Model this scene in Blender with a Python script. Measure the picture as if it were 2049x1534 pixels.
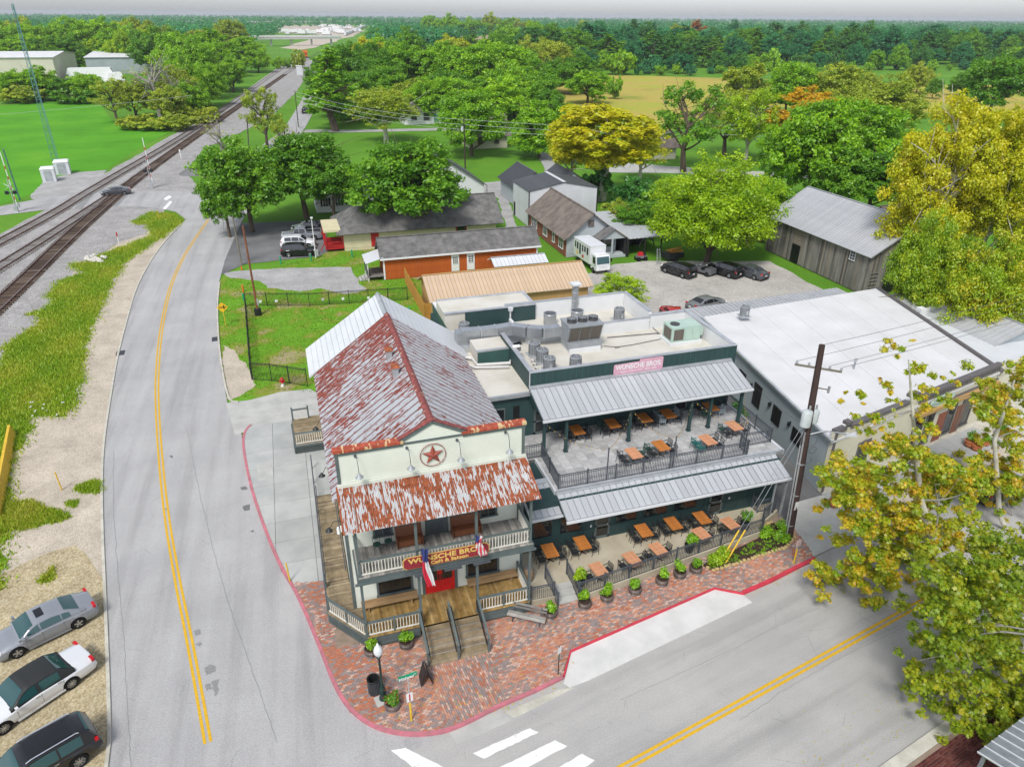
import bpy, bmesh, math, random
import numpy as np
from mathutils import Vector, Matrix
from mathutils.geometry import tessellate_polygon
random.seed(11); rng = np.random.default_rng(11)
for _o in list(bpy.data.objects): bpy.data.objects.remove(_o)
SC = bpy.context.scene; COL = SC.collection
# ------------------------------------------------------------------ camera
CAM_H = 29.2; TILT = 0.479104; YAW = 0.308430; ROLL = 0.00806; FPX = 1416.99; PW, PH = 2049, 1534
_fw = np.array([math.sin(YAW)*math.cos(TILT), math.cos(YAW)*math.cos(TILT), -math.sin(TILT)])
_r0 = np.array([math.cos(YAW), -math.sin(YAW), 0.0]); _u0 = np.cross(_r0, _fw)
_r = _r0*math.cos(ROLL)+_u0*math.sin(ROLL); _u = _u0*math.cos(ROLL)-_r0*math.sin(ROLL)
cd = bpy.data.cameras.new('camera'); cam = bpy.data.objects.new('camera', cd); COL.objects.link(cam)
cd.sensor_fit = 'HORIZONTAL'; cd.sensor_width = 36; cd.lens = 36*FPX/PW; cd.clip_end = 30000; cd.clip_start = .5
cam.matrix_world = Matrix(((_r[0], _u[0], -_fw[0], 0), (_r[1], _u[1], -_fw[1], 0), (_r[2], _u[2], -_fw[2], CAM_H), (0, 0, 0, 1)))
SC.camera = cam
SC.render.resolution_x = 1024; SC.render.resolution_y = 766
SC.view_settings.view_transform = 'Standard'; SC.view_settings.look = 'None'; SC.view_settings.gamma = 1
SC.view_settings.exposure = 1.06
# ------------------------------------------------------------------ sky and sun: bright overcast
SUN_EL, SUN_AZ = 52, 215
wd = bpy.data.worlds.new('World'); SC.world = wd; wd.use_nodes = True
wn = wd.node_tree; bg = wn.nodes['Background']
sky = wn.nodes.new('ShaderNodeTexSky'); sky.sky_type = 'NISHITA'; sky.sun_disc = False
sky.sun_elevation = math.radians(SUN_EL); sky.sun_rotation = math.radians(SUN_AZ); sky.air_density = 1.0; sky.dust_density = 1.4; sky.ozone_density = 1.0
hs = wn.nodes.new('ShaderNodeHueSaturation'); hs.inputs['Saturation'].default_value = .28
wn.links.new(sky.outputs[0], hs.inputs['Color']); mx_ = wn.nodes.new('ShaderNodeMix'); mx_.data_type = 'RGBA'; mx_.blend_type = 'MULTIPLY'; mx_.inputs[0].default_value = 1; mx_.inputs[7].default_value = (.96, .985, 1.05, 1); wn.links.new(hs.outputs[0], mx_.inputs[6]); wn.links.new(mx_.outputs[2], bg.inputs[0]); bg.inputs[1].default_value = 0.1
sd = bpy.data.lights.new('sun', 'SUN'); sd.energy = 1.5; sd.angle = math.radians(14); sd.color = (1, .96, .9)
so = bpy.data.objects.new('sun', sd); COL.objects.link(so)
_sa, _se = math.radians(SUN_AZ), math.radians(SUN_EL)
so.rotation_euler = Vector((math.sin(_sa)*math.cos(_se), math.cos(_sa)*math.cos(_se), math.sin(_se))).to_track_quat('Z', 'Y').to_euler()
# ------------------------------------------------------------------ pixel of the photograph -> point on a level plane / on a wall plane
def ray(x, y): return _fw*FPX + _r*(x-(PW/2)) - _u*(y-(PH/2))
def px(x, y, z=0.0):
    d = ray(x, y); s = (z-CAM_H)/d[2]; return (d[0]*s, d[1]*s, z)
def pxY(x, y, Y):
    d = ray(x, y); s = Y/d[1]; return (d[0]*s, Y, CAM_H+d[2]*s)
def pxX(x, y, X):
    d = ray(x, y); s = X/d[0]; return (X, d[1]*s, CAM_H+d[2]*s)
def pxs(L, z=0.0): return [px(a, b, z)[:2] for a, b in L]
# ------------------------------------------------------------------ materials
class NT:
    def __init__(s, m): s.t = m.node_tree; s.n = s.t.nodes; s.b = s.n['Principled BSDF']; s.out = s.n['Material Output']
    def new(s, k, **kw):
        n = s.n.new('ShaderNode'+k)
        for a, v in kw.items():
            if a.startswith('_'): n.inputs[a[1:].replace('_', ' ')].default_value = v
            else: setattr(n, a, v)
        return n
    def l(s, a, b): s.t.links.new(a, b)
    def math(s, op, a, b=None, clamp=False):
        n = s.new('Math', operation=op, use_clamp=clamp)
        for i, v in enumerate((a, b)):
            if v is None: continue
            if isinstance(v, (int, float)): n.inputs[i].default_value = v
            else: s.l(v, n.inputs[i])
        return n.outputs[0]
    def mix(s, f, a, b, blend='MIX'):
        n = s.new('Mix', data_type='RGBA', blend_type=blend)
        for i, v in ((0, f), (6, a), (7, b)):
            if isinstance(v, (int, float)): n.inputs[i].default_value = v
            elif isinstance(v, (tuple, list)): n.inputs[i].default_value = (*v[:3], 1)
            else: s.l(v, n.inputs[i])
        return n.outputs[2]
    def ramp(s, f, stops):
        n = s.new('ValToRGB'); e = n.color_ramp.elements
        while len(e) < len(stops): e.new(.5)
        for i, (p, c) in enumerate(stops): e[i].position = p; e[i].color = (*((c,)*3 if isinstance(c, (int, float)) else c[:3]), 1)
        s.l(f, n.inputs[0]); return n.outputs[0]
    def coord(s, scale=(1, 1, 1), world=False, rot=(0, 0, 0)):
        src = s.new('NewGeometry').outputs['Position'] if world else s.new('TexCoord').outputs['Object']
        if any(rot): r_ = s.new('Mapping'); r_.inputs['Rotation'].default_value = rot; s.l(src, r_.inputs[0]); src = r_.outputs[0]
        mp = s.new('Mapping'); mp.inputs['Scale'].default_value = scale; s.l(src, mp.inputs[0]); return mp.outputs[0]
    def noise(s, sc, scale=(1, 1, 1), detail=4, rough=.6, world=False, rot=(0, 0, 0), dist=0):
        n = s.new('TexNoise'); n.inputs['Scale'].default_value = sc; n.inputs['Detail'].default_value = detail; n.inputs['Roughness'].default_value = rough; n.inputs['Distortion'].default_value = dist
        s.l(s.coord(scale, world, rot), n.inputs['Vector']); return n.outputs[0]
    def var(s):
        a = s.new('Attribute'); a.attribute_name = 'v'; o = s.new('ObjectInfo')
        return s.math('FRACT', s.math('ADD', a.outputs['Fac'], o.outputs['Random']))
    def bump(s, h, st=.3, d=.02):
        b = s.new('Bump'); b.inputs['Strength'].default_value = st; b.inputs['Distance'].default_value = d; s.l(h, b.inputs['Height']); s.l(b.outputs[0], s.b.inputs['Normal'])
MATS = {}
def newmat(name, rough=.8, metal=0):
    m = bpy.data.materials.new(name); m.use_nodes = True; t = NT(m); t.b.inputs['Roughness'].default_value = rough; t.b.inputs['Metallic'].default_value = metal
    if rough >= .75: t.b.inputs['Specular IOR Level'].default_value = .12
    MATS[name] = m; return m, t
def dk(c, f): return tuple(min(1, x*f) for x in c)
def mat(name, c, c2=None, sc=3, scale=(1, 1, 1), rough=.8, metal=0, bump=0, bsc=None, bd=.01, rnd=0, lo=.35, hi=.65, world=False, detail=4):
    """two-tone noise colour, optional per-piece variation, fine bump"""
    m, t = newmat(name, rough, metal); c2 = c2 or dk(c, .8)
    col = t.ramp(t.noise(sc, scale, detail, world=world), [(lo, c2), (hi, c)])
    if rnd: col = t.mix(1, col, t.ramp(t.var(), [(0, 1-rnd), (1, 1+rnd*.5 if rnd < .6 else 1)]), 'MULTIPLY')
    t.l(col, t.b.inputs['Base Color'])
    if bump: t.bump(t.noise(bsc or sc*6, scale, 3, world=world), bump, bd)
    return m
def ramp_mat(name, stops, rough=.8, sc=6, scale=(1, 1, 1), amt=.25, bump=0, world=False, bsc=40, bd=.01):
    """colour picked per piece from a ramp, grain by noise"""
    m, t = newmat(name, rough); col = t.ramp(t.var(), stops); n = t.noise(sc, scale, 4, world=world)
    col = t.mix(1, col, t.ramp(n, [(.3, 1-amt), (.7, 1.0)]), 'MULTIPLY'); t.l(col, t.b.inputs['Base Color'])
    if bump: t.bump(t.noise(bsc, scale, 3, world=world), bump, bd)
    return m
mat('asphalt', (.27, .268, .265), (.215, .214, .214), .35, rough=.9)
def _asph(name, light, dark, ang=None):
    m, t = newmat(name, .9); n1 = t.noise(.22, detail=5); n2 = t.noise(14, detail=3, rough=.7); n3 = t.noise(55, detail=2, rough=.8)
    c = t.ramp(n1, [(.3, dark), (.7, light)]); c = t.mix(1, c, t.ramp(n2, [(.3, .86), (.7, 1.06)]), 'MULTIPLY'); c = t.mix(1, c, t.ramp(n3, [(.36, .62), (.5, 1.0), (.64, 1.28)]), 'MULTIPLY')
    if ang is not None:
        st = t.noise(.9, (1, .045, 1), 4, .6, rot=(0, 0, ang)); c = t.mix(1, c, t.ramp(st, [(.32, .84), (.5, 1.0), (.7, 1.07)]), 'MULTIPLY'); sp = t.noise(1.7, detail=6, rough=.75); c = t.mix(t.ramp(sp, [(.68, 0), (.74, .45)]), c, (.12, .12, .12))
    v = t.new('TexVoronoi', feature='DISTANCE_TO_EDGE'); v.inputs['Scale'].default_value = .33; v.inputs['Randomness'].default_value = 1
    w = t.new('TexNoise'); w.inputs['Scale'].default_value = 1.3; w.inputs['Detail'].default_value = 5; co = t.coord()
    ad = t.new('Mix', data_type='VECTOR'); ad.inputs[0].default_value = .16; t.l(co, w.inputs['Vector']); t.l(co, ad.inputs[4]); t.l(w.outputs['Color'], ad.inputs[5]); t.l(ad.outputs[1], v.inputs['Vector'])
    crack = t.math('LESS_THAN', v.outputs[0], .004); patch = t.math('GREATER_THAN', t.noise(.5, detail=2), .56)
    c = t.mix(t.math('MULTIPLY', t.math('MULTIPLY', crack, patch), .2), c, (.09, .09, .09)); t.l(c, t.b.inputs['Base Color']); t.bump(n3, .3, .008); return m
MATS.pop('asphalt'); _asph('asphalt', (.4, .395, .39), (.33, .328, .328), .02); _asph('asphalt_street', (.41, .4, .38), (.33, .325, .315), 1.37); _asph('asphalt_old', (.2, .2, .2), (.11, .11, .113)); _asph('asphalt_patch', (.27, .27, .265), (.21, .21, .21))
def _grass(name, stops, sc=.12):
    m, t = newmat(name, .95); n1 = t.noise(sc, detail=6, rough=.65); n2 = t.noise(9, detail=3)
    c = t.ramp(n1, stops); c = t.mix(1, c, t.ramp(n2, [(.25, .62), (.75, 1.2)]), 'MULTIPLY'); t.l(c, t.b.inputs['Base Color']); t.bump(n2, .6, .06); return m
_grass('meadow', [(.3, (.07, .23, .012)), (.5, (.085, .3, .014)), (.7, (.13, .34, .02))], .07); _grass('lawn', [(.36, (.34, .28, .16)), (.44, (.22, .25, .035)), (.52, (.12, .27, .018)), (.7, (.15, .34, .025))], .3)
_grass('ground', [(.3, (.075, .2, .016)), (.7, (.13, .29, .024))], .05); _grass('verge', [(.3, (.24, .24, .04)), (.5, (.2, .28, .025)), (.7, (.12, .28, .02))], .4)
_grass('hayfield', [(.3, (.22, .27, .035)), (.46, (.42, .33, .08)), (.6, (.34, .36, .05)), (.8, (.2, .29, .03))], .03)
def _gravel(name, a, b, c, sc=24, big=.35):
    m, t = newmat(name, .95); v = t.new('TexVoronoi'); v.inputs['Scale'].default_value = sc; t.l(t.coord(), v.inputs['Vector'])
    col = t.ramp(v.outputs['Color'], [(0, b), (.5, a), (1, c)]); col = t.mix(1, col, t.ramp(t.noise(big, detail=6, rough=.7), [(.3, .72), (.7, 1.12)]), 'MULTIPLY'); t.l(col, t.b.inputs['Base Color']); t.bump(v.outputs['Distance'], .7, .03); return m
_gravel('ballast', (.32, .31, .3), (.17, .155, .145), (.45, .44, .43), 11); _gravel('sand', (.47, .41, .33), (.34, .29, .22), (.56, .51, .43), 16); _gravel('gravel', (.36, .355, .345), (.24, .235, .23), (.46, .455, .45), 15); _gravel('dirt_lot', (.42, .4, .37), (.33, .31, .28), (.5, .48, .45), 8, .15)
_gravel('ochre_sand', (.41, .34, .21), (.25, .2, .11), (.54, .48, .34), 12, .5)
mat('concrete', (0.430, 0.430, 0.404), (0.353, 0.353, 0.331), .9, rough=.9, bump=.2, bsc=40); mat('concrete_warm', (0.447, 0.404, 0.310), (0.361, 0.318, 0.232), .7, rough=.85, bump=.15, bsc=40); mat('concrete_white', (0.585, 0.576, 0.559), (0.490, 0.490, 0.473), .8, rough=.85)
mat('slab', (.4, .405, .39), (.33, .34, .33), .6, rough=.9, rnd=.12, bump=.15, bsc=40); mat('kerb_pink', (.5, .15, .19), (.33, .13, .145), 2.6, rough=.7, bump=.2); mat('kerb_red', (.55, .035, .065), (.42, .03, .05), 2, rough=.6); mat('kerb_grey', (.5, .48, .42), (.38, .37, .31), 1.5, rough=.9)
mat('yellow_line', (.62, .37, .008), (.5, .29, .008), 7, rough=.7); mat('white_line', (0.688, 0.688, 0.671), (0.387, 0.387, 0.378), 3.2, rough=.7, lo=.28, hi=.42, detail=8); mat('yellow_paint', (.66, .43, .025), (.55, .35, .02), 3, rough=.6)
ramp_mat('brick', [(0, (.27, .23, .22)), (.12, (.32, .25, .23)), (.2, (.4, .17, .11)), (.45, (.52, .19, .1)), (.62, (.47, .19, .125)), (.78, (.58, .28, .17)), (.9, (.42, .26, .22)), (1, (.62, .45, .36))], .9, 5, amt=.3, world=True, bump=.3, bsc=60)
mat('mortar', (.3, .22, .17), (.2, .16, .12), 1.2, rough=.95)
ramp_mat('deck_wood', [(0, (.2, .155, .1)), (.35, (.32, .25, .15)), (.7, (.27, .21, .14)), (1, (.42, .34, .22))], .8, 2.2, amt=.45, world=True, bump=.2)
ramp_mat('deck_gold', [(0, (.25, .15, .05)), (.35, (.4, .26, .09)), (.7, (.31, .2, .075)), (1, (.5, .36, .16))], .75, 2.2, amt=.5, world=True, bump=.2)
ramp_mat('grey_wood', [(0, (.2, .19, .175)), (.5, (.3, .285, .26)), (1, (.42, .4, .36))], .85, 2.5, amt=.4, world=True, bump=.2)
ramp_mat('barn_wood', [(0, (.12, .11, .1)), (.4, (.22, .21, .19)), (.75, (.3, .28, .25)), (1, (.27, .23, .18))], .9, 1.5, scale=(1, 1, .2), amt=.5, world=True, bump=.3)
ramp_mat('sleeper', [(0, (.07, .05, .04)), (.5, (.12, .085, .065)), (1, (.19, .15, .12))], .9, 5, amt=.4)
ramp_mat('sleeper_grey', [(0, (.2, .185, .17)), (.5, (.26, .24, .225)), (1, (.3, .29, .28))], .9, 5, amt=.4)
mat('rail_rust', (.22, .09, .05), (.13, .055, .035), 3, rough=.55, metal=.4); mat('rail_top', (.45, .4, .38), (.36, .3, .28), 3, rough=.35, metal=.8)
mat('siding_white', (0.593, 0.611, 0.542), (0.533, 0.555, 0.486), .6, rough=.7); mat('trim_grey', (.095, .12, .118), (.075, .095, .094), 2, rough=.6); mat('baluster_white', (0.636, 0.619, 0.550), (0.533, 0.516, 0.456), 3, rough=.7)
mat('forest_green', (.02, .052, .053), (.015, .041, .042), .8, rough=.6); mat('forest_green_light', (.03, .085, .075), (.022, .068, .06), .8, rough=.6)
mat('iron', (.085, .095, .11), (.065, .075, .088), 4, rough=.5, metal=.2); mat('black_iron', (.012, .014, .015), rough=.5); mat('black', (.006, .006, .007), rough=.5); mat('red_door', (.62, .012, .016), (.5, .01, .012), 3, rough=.4)
mat('red_paint', (.45, .015, .02), (.36, .012, .015), 2, rough=.5); mat('maroon', (.24, .018, .03), (.2, .014, .022), 2, rough=.5); mat('gold', (.62, .43, .12), (.54, .36, .09), 6, rough=.5); mat('brown_star', (.3, .06, .035), (.2, .035, .025), 4, rough=.6)
mat('table_wood', (.5, .19, .045), (.4, .14, .03), 5, rough=.45, rnd=.16); mat('table_pale', (.58, .29, .16), (.48, .22, .11), 5, rough=.45, rnd=.12); mat('chair_metal', (.045, .05, .055), rough=.4, metal=.4); mat('chair_teal', (.02, .14, .13), rough=.45)
mat('chair_green', (.03, .08, .06), rough=.5); mat('chair_pale', (.35, .42, .46), rough=.5); mat('bench_brown', (.19, .065, .025), (.12, .04, .018), 4, scale=(1, 4, 4), rough=.45); mat('bench_tan', (.33, .21, .1), (.22, .14, .07), 3, scale=(.5, 4, 4), rough=.7)
ramp_mat('barrel', [(0, (.1, .075, .06)), (.5, (.16, .12, .1)), (1, (.21, .16, .14))], .8, 6, scale=(1, 1, .2), amt=.4); mat('hoop', (.16, .16, .17), rough=.5, metal=.5); mat('soil', (.05, .035, .025), rough=1); mat('terracotta', (.45, .15, .06), (.36, .11, .04), 3, rough=.7)
mat('galv', (.52, .54, .56), (.4, .42, .44), 1.2, rough=.42, metal=.55, rnd=.08); mat('seam_metal', (.5, .515, .53), (.38, .395, .41), .9, scale=(1, .3, 1), rough=.45, metal=.15, rnd=.1); mat('seam_dark', (.3, .33, .35), rough=.5, metal=.4)
mat('white_roof', (.6, .6, .605), (.52, .52, .515), .3, rough=.6, detail=8); mat('cream_roof', (0.550, 0.529, 0.473), (0.456, 0.430, 0.361), .5, rough=.7, lo=.3, hi=.6, detail=6); mat('white_wall', (0.619, 0.628, 0.628), (0.568, 0.576, 0.576), .5, rough=.8); mat('bluegrey_wall', (0.344, 0.387, 0.404), (0.292, 0.335, 0.353), .3, rough=.8, bump=.15, bsc=25); mat('cream_wall', (0.550, 0.525, 0.413), (0.499, 0.473, 0.361), .4, rough=.8)
mat('dark_trim', (.12, .11, .11), rough=.6); mat('paver', (.44, .44, .435), (.35, .35, .35), 2.5, rough=.85, rnd=.22, bump=.2, bsc=30); mat('hvac', (.3, .32, .335), (.25, .265, .28), 2, rough=.5, metal=.2); mat('hvac_dark', (.05, .05, .052), rough=.6); mat('hvac_green', (.38, .5, .43), (.33, .44, .38), 1, rough=.5); mat('coil', (.13, .11, .085), (.08, .07, .06), 30, rough=.6); mat('duct', (.42, .44, .46), (.34, .36, .38), 2, rough=.35, metal=.7); mat('insul', (0.602, 0.593, 0.576), (0.516, 0.507, 0.490), 4, rough=.8)
mat('shingle', (.17, .165, .16), (.095, .093, .09), 1.1, rough=.95, bump=.4, bsc=14, detail=7); mat('shingle_brown', (.2, .17, .145), (.12, .10, .09), .9, rough=.95, bump=.4, bsc=14, detail=7); mat('shingle_tan', (.33, .26, .19), (.25, .19, .14), 1, rough=.95); mat('charcoal', (.085, .09, .098), (.065, .07, .078), .6, rough=.5, rnd=.1); mat('black_roof', (.05, .053, .06), rough=.55, rnd=.15)
mat('orange_wall', (.42, .1, .022), (.35, .08, .018), 1.5, rough=.75, rnd=.06); mat('tan_roof', (0.516, 0.396, 0.284), (0.456, 0.344, 0.241), .7, rough=.5, rnd=.07); mat('tan_wall', (.42, .27, .11), (.36, .22, .09), 1, rough=.8); mat('fence_wood', (.5, .27, .06), (.4, .2, .045), 2, rough=.8, rnd=.2); mat('cream_siding', (0.568, 0.516, 0.344), (0.516, 0.464, 0.301), .7, rough=.8); mat('brick_wall', (.27, .11, .07), (.2, .075, .05), 6, rough=.9); mat('grey_siding', (.4, .43, .45), (.36, .39, .41), .6, rough=.8); mat('purple', (.12, .03, .22), (.08, .02, .15), 8, rough=.7); mat('barn_tin', (.5, .5, .515), (.42, .425, .44), .8, rough=.5, metal=.3, rnd=.07); mat('ind_wall', (.55, .53, .43), (.5, .48, .39), .1, rough=.8); mat('pale_metal', (0.568, 0.585, 0.602), (0.516, 0.533, 0.550), .5, rough=.5, rnd=.04)
mat('amber', (.62, .38, .05), rough=.5); mat('burnt', (.035, .035, .037), (.02, .02, .02), 3, rough=.9); mat('sign_pink', (.6, .34, .42), (.5, .26, .34), 5, rough=.6); mat('sign_green', (.0, .3, .15), rough=.4); mat('sign_yellow', (.8, .47, .01), rough=.45); mat('white_paint', (0.688, 0.688, 0.688), (0.619, 0.619, 0.619), 3, rough=.5); mat('orange_paint', (.7, .13, .02), rough=.6); mat('teal_steel', (.1, .26, .26), (.08, .2, .2), 1, rough=.5); mat('pole_wood', (.07, .045, .04), (.04, .028, .025), 3, scale=(1, 1, .1), rough=.85, bump=.3); mat('pole_grey', (.2, .18, .15), (.14, .125, .1), 3, scale=(1, 1, .1), rough=.85); mat('pole_rust', (.24, .09, .045), (.15, .06, .035), 2, rough=.8); mat('transformer', (.46, .5, .5), (.4, .44, .44), 3, rough=.4); mat('porcelain', (.3, .31, .32), rough=.3); mat('lamp_green', (.01, .035, .03), rough=.4); mat('globe', (0.645, 0.662, 0.671), rough=.15); mat('wire', (.05, .05, .055), rough=.6); mat('wire_pale', (.42, .45, .45), rough=.5); mat('flag_red', (.62, .02, .05), rough=.7); mat('flag_white', (0.671, 0.671, 0.671), rough=.7); mat('flag_blue', (.03, .045, .18), rough=.7); mat('rock', (.62, .6, .54), (.42, .4, .35), 4, rough=.95, bump=.4, bsc=15); mat('rock_ochre', (.48, .36, .17), (.33, .25, .12), 4, rough=.95)
mat('tyre', (.014, .014, .014), rough=.8); mat('rim', (.5, .51, .53), rough=.3, metal=.8); mat('rim_dark', (.12, .12, .125), rough=.35, metal=.7); mat('tail', (.5, .005, .012), rough=.15); mat('headlight', (.75, .77, .78), rough=.1); mat('chrome', (.7, .71, .72), rough=.15, metal=.9); mat('plastic', (.015, .015, .016), rough=.6)
def paint(name, c, rough=.25):
    m, t = newmat(name, rough, .15); t.b.inputs['Base Color'].default_value = (*c, 1); t.b.inputs['Coat Weight'].default_value = .6; t.b.inputs['Coat Roughness'].default_value = .06; return m
paint('car_silver', (.22, .235, .26)); paint('car_white', (.66, .67, .68)); paint('car_black', (.008, .008, .01)); paint('car_grey', (.07, .075, .085)); paint('car_red', (.4, .01, .02)); paint('car_midgrey', (.16, .165, .175)); mat('vinyl', (.016, .018, .018), (.01, .011, .011), 30, rough=.6); mat('pano', (.01, .011, .013), rough=.08)
def glass(name, c, r=.06):
    m, t = newmat(name, r); t.b.inputs['Base Color'].default_value = (*c, 1); t.b.inputs['Specular IOR Level'].default_value = .8; return m
glass('glass', (.012, .014, .016)); glass('glass_teal', (.015, .06, .062)); glass('glass_grey', (.05, .06, .068), .1); glass('pane_white', (.5, .52, .53), .3)
def _rust(name, base, rust, sx, thr, along='X', grad=None, yy=(4.6, 1.3, 1.3)):
    m, t = newmat(name, .6); big = t.noise(.55, (1, 1, 1), 3, world=True)
    sc = (1.3, 4.6, 1.3) if along == 'X' else yy; n = t.noise(sx, sc, 3, .5, world=True)
    f = t.math('ADD', n, t.math('MULTIPLY', t.math('SUBTRACT', big, .5), .55))
    if grad:
        sp = t.new('SeparateXYZ'); t.l(t.new('NewGeometry').outputs['Position'], sp.inputs[0]); mr = t.new('MapRange'); mr.inputs[1].default_value = grad[0]; mr.inputs[2].default_value = grad[1]; mr.inputs[3].default_value = grad[2]; mr.inputs[4].default_value = grad[3]; t.l(sp.outputs[1], mr.inputs[0]); f = t.math('ADD', f, mr.outputs[0])
    msk = t.ramp(f, [(thr-.012, 0), (thr+.012, 1)]); rc = t.ramp(t.noise(5, detail=4, world=True), [(.3, dk(rust, .55)), (.55, rust), (.75, dk(rust, 1.5))])
    c = t.mix(msk, t.ramp(t.noise(2, (1, 1, 1), 4, world=True), [(.3, dk(base, .82)), (.7, base)]), rc); t.l(c, t.b.inputs['Base Color'])
    t.l(t.ramp(msk, [(0, .45), (1, .9)]), t.b.inputs['Roughness']); return m
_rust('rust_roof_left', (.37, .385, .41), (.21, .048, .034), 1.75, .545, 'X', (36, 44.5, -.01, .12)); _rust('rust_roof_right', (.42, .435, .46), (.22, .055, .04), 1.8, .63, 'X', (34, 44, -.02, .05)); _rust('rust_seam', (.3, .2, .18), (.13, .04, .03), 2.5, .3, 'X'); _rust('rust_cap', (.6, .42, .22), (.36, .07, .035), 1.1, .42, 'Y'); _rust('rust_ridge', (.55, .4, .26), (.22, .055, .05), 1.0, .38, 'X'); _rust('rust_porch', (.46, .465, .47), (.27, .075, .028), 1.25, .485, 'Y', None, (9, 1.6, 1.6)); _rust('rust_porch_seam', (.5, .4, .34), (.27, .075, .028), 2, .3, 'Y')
_rust('tin_far', (.44, .46, .48), (.3, .14, .08), 1, .72, 'X')
def leafmat(name, stops, trans=.4):
    m, t = newmat(name, .6); t.n.remove(t.b); a = t.new('Attribute'); a.attribute_name = 'v'; o = t.new('ObjectInfo')
    f = t.math('ADD', t.math('MULTIPLY', a.outputs['Fac'], .72), t.math('MULTIPLY', o.outputs['Random'], .28)); c = t.ramp(f, stops)
    d = t.new('BsdfDiffuse'); tr = t.new('BsdfTranslucent'); t.l(c, d.inputs[0]); c2 = t.mix(1, c, (1.25, 1.2, .5), 'MULTIPLY'); t.l(c2, tr.inputs[0])
    g = t.new('BsdfGlossy'); g.inputs['Roughness'].default_value = .45; mx = t.new('MixShader'); mx.inputs[0].default_value = trans; t.l(d.outputs[0], mx.inputs[1]); t.l(tr.outputs[0], mx.inputs[2])
    m2 = t.new('MixShader'); m2.inputs[0].default_value = .035; t.l(mx.outputs[0], m2.inputs[1]); t.l(g.outputs[0], m2.inputs[2]); t.l(m2.outputs[0], t.out.inputs[0]); return m
leafmat('leaf_oak', [(0, (0.068, 0.194, 0.011)), (.5, (0.116, 0.295, 0.013)), (1, (0.253, 0.473, 0.020))]); leafmat('leaf_dark', [(0, (0.034, 0.140, 0.023)), (.5, (0.065, 0.227, 0.031)), (1, (0.132, 0.355, 0.043))]); leafmat('leaf_mid', [(0, (0.111, 0.270, 0.011)), (.5, (0.213, 0.439, 0.013)), (1, (0.408, 0.641, 0.020))]); leafmat('leaf_lime', [(0, (0.178, 0.327, 0.006)), (.5, (0.312, 0.490, 0.009)), (1, (0.505, 0.638, 0.014))]); leafmat('leaf_yellow', [(0, (.3, .4, .006)), (.5, (.5, .52, .01)), (1, (.64, .56, .016))]); leafmat('leaf_olive', [(0, (0.170, 0.268, 0.022)), (.5, (0.316, 0.413, 0.030)), (1, (0.535, 0.583, 0.056))]); leafmat('leaf_teal', [(0, (0.021, 0.140, 0.053)), (.5, (0.040, 0.223, 0.075)), (1, (0.077, 0.329, 0.089))]); leafmat('leaf_syc', [(0, (0.108, 0.240, 0.009)), (.3, (0.228, 0.348, 0.011)), (.6, (0.408, 0.420, 0.013)), (.85, (0.600, 0.420, 0.019)), (1, (0.624, 0.324, 0.032))], .35); leafmat('leaf_syc_green', [(0, (0.138, 0.275, 0.009)), (.4, (0.250, 0.400, 0.011)), (.8, (0.413, 0.475, 0.013)), (1, (0.575, 0.425, 0.017))], .35); leafmat('leaf_syc_olive', [(0, (.12, .21, .008)), (.4, (.22, .31, .01)), (.75, (.36, .37, .012)), (1, (.52, .36, .02))], .35); leafmat('leaf_rust', [(0, (0.281, 0.105, 0.032)), (1, (0.527, 0.211, 0.047))]); leafmat('leaf_gold', [(0, (0.356, 0.277, 0.010)), (.5, (0.554, 0.370, 0.012)), (1, (0.726, 0.449, 0.024))])
leafmat('blade', [(0, (.13, .29, .012)), (.45, (.24, .38, .018)), (.8, (.4, .43, .04)), (1, (.52, .45, .1))], .2); leafmat('blade_green', [(0, (0.093, 0.241, 0.014)), (1, (0.232, 0.414, 0.026))], .2)
mat('bark', (.13, .1, .075), (.075, .058, .045), 3, scale=(1, 1, .2), rough=.95, bump=.4); mat('bark_pale', (.55, .53, .46), (.36, .33, .26), 1.2, rough=.85); mat('bark_grey', (.3, .28, .25), (.2, .185, .165), 3, rough=.9)
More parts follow.
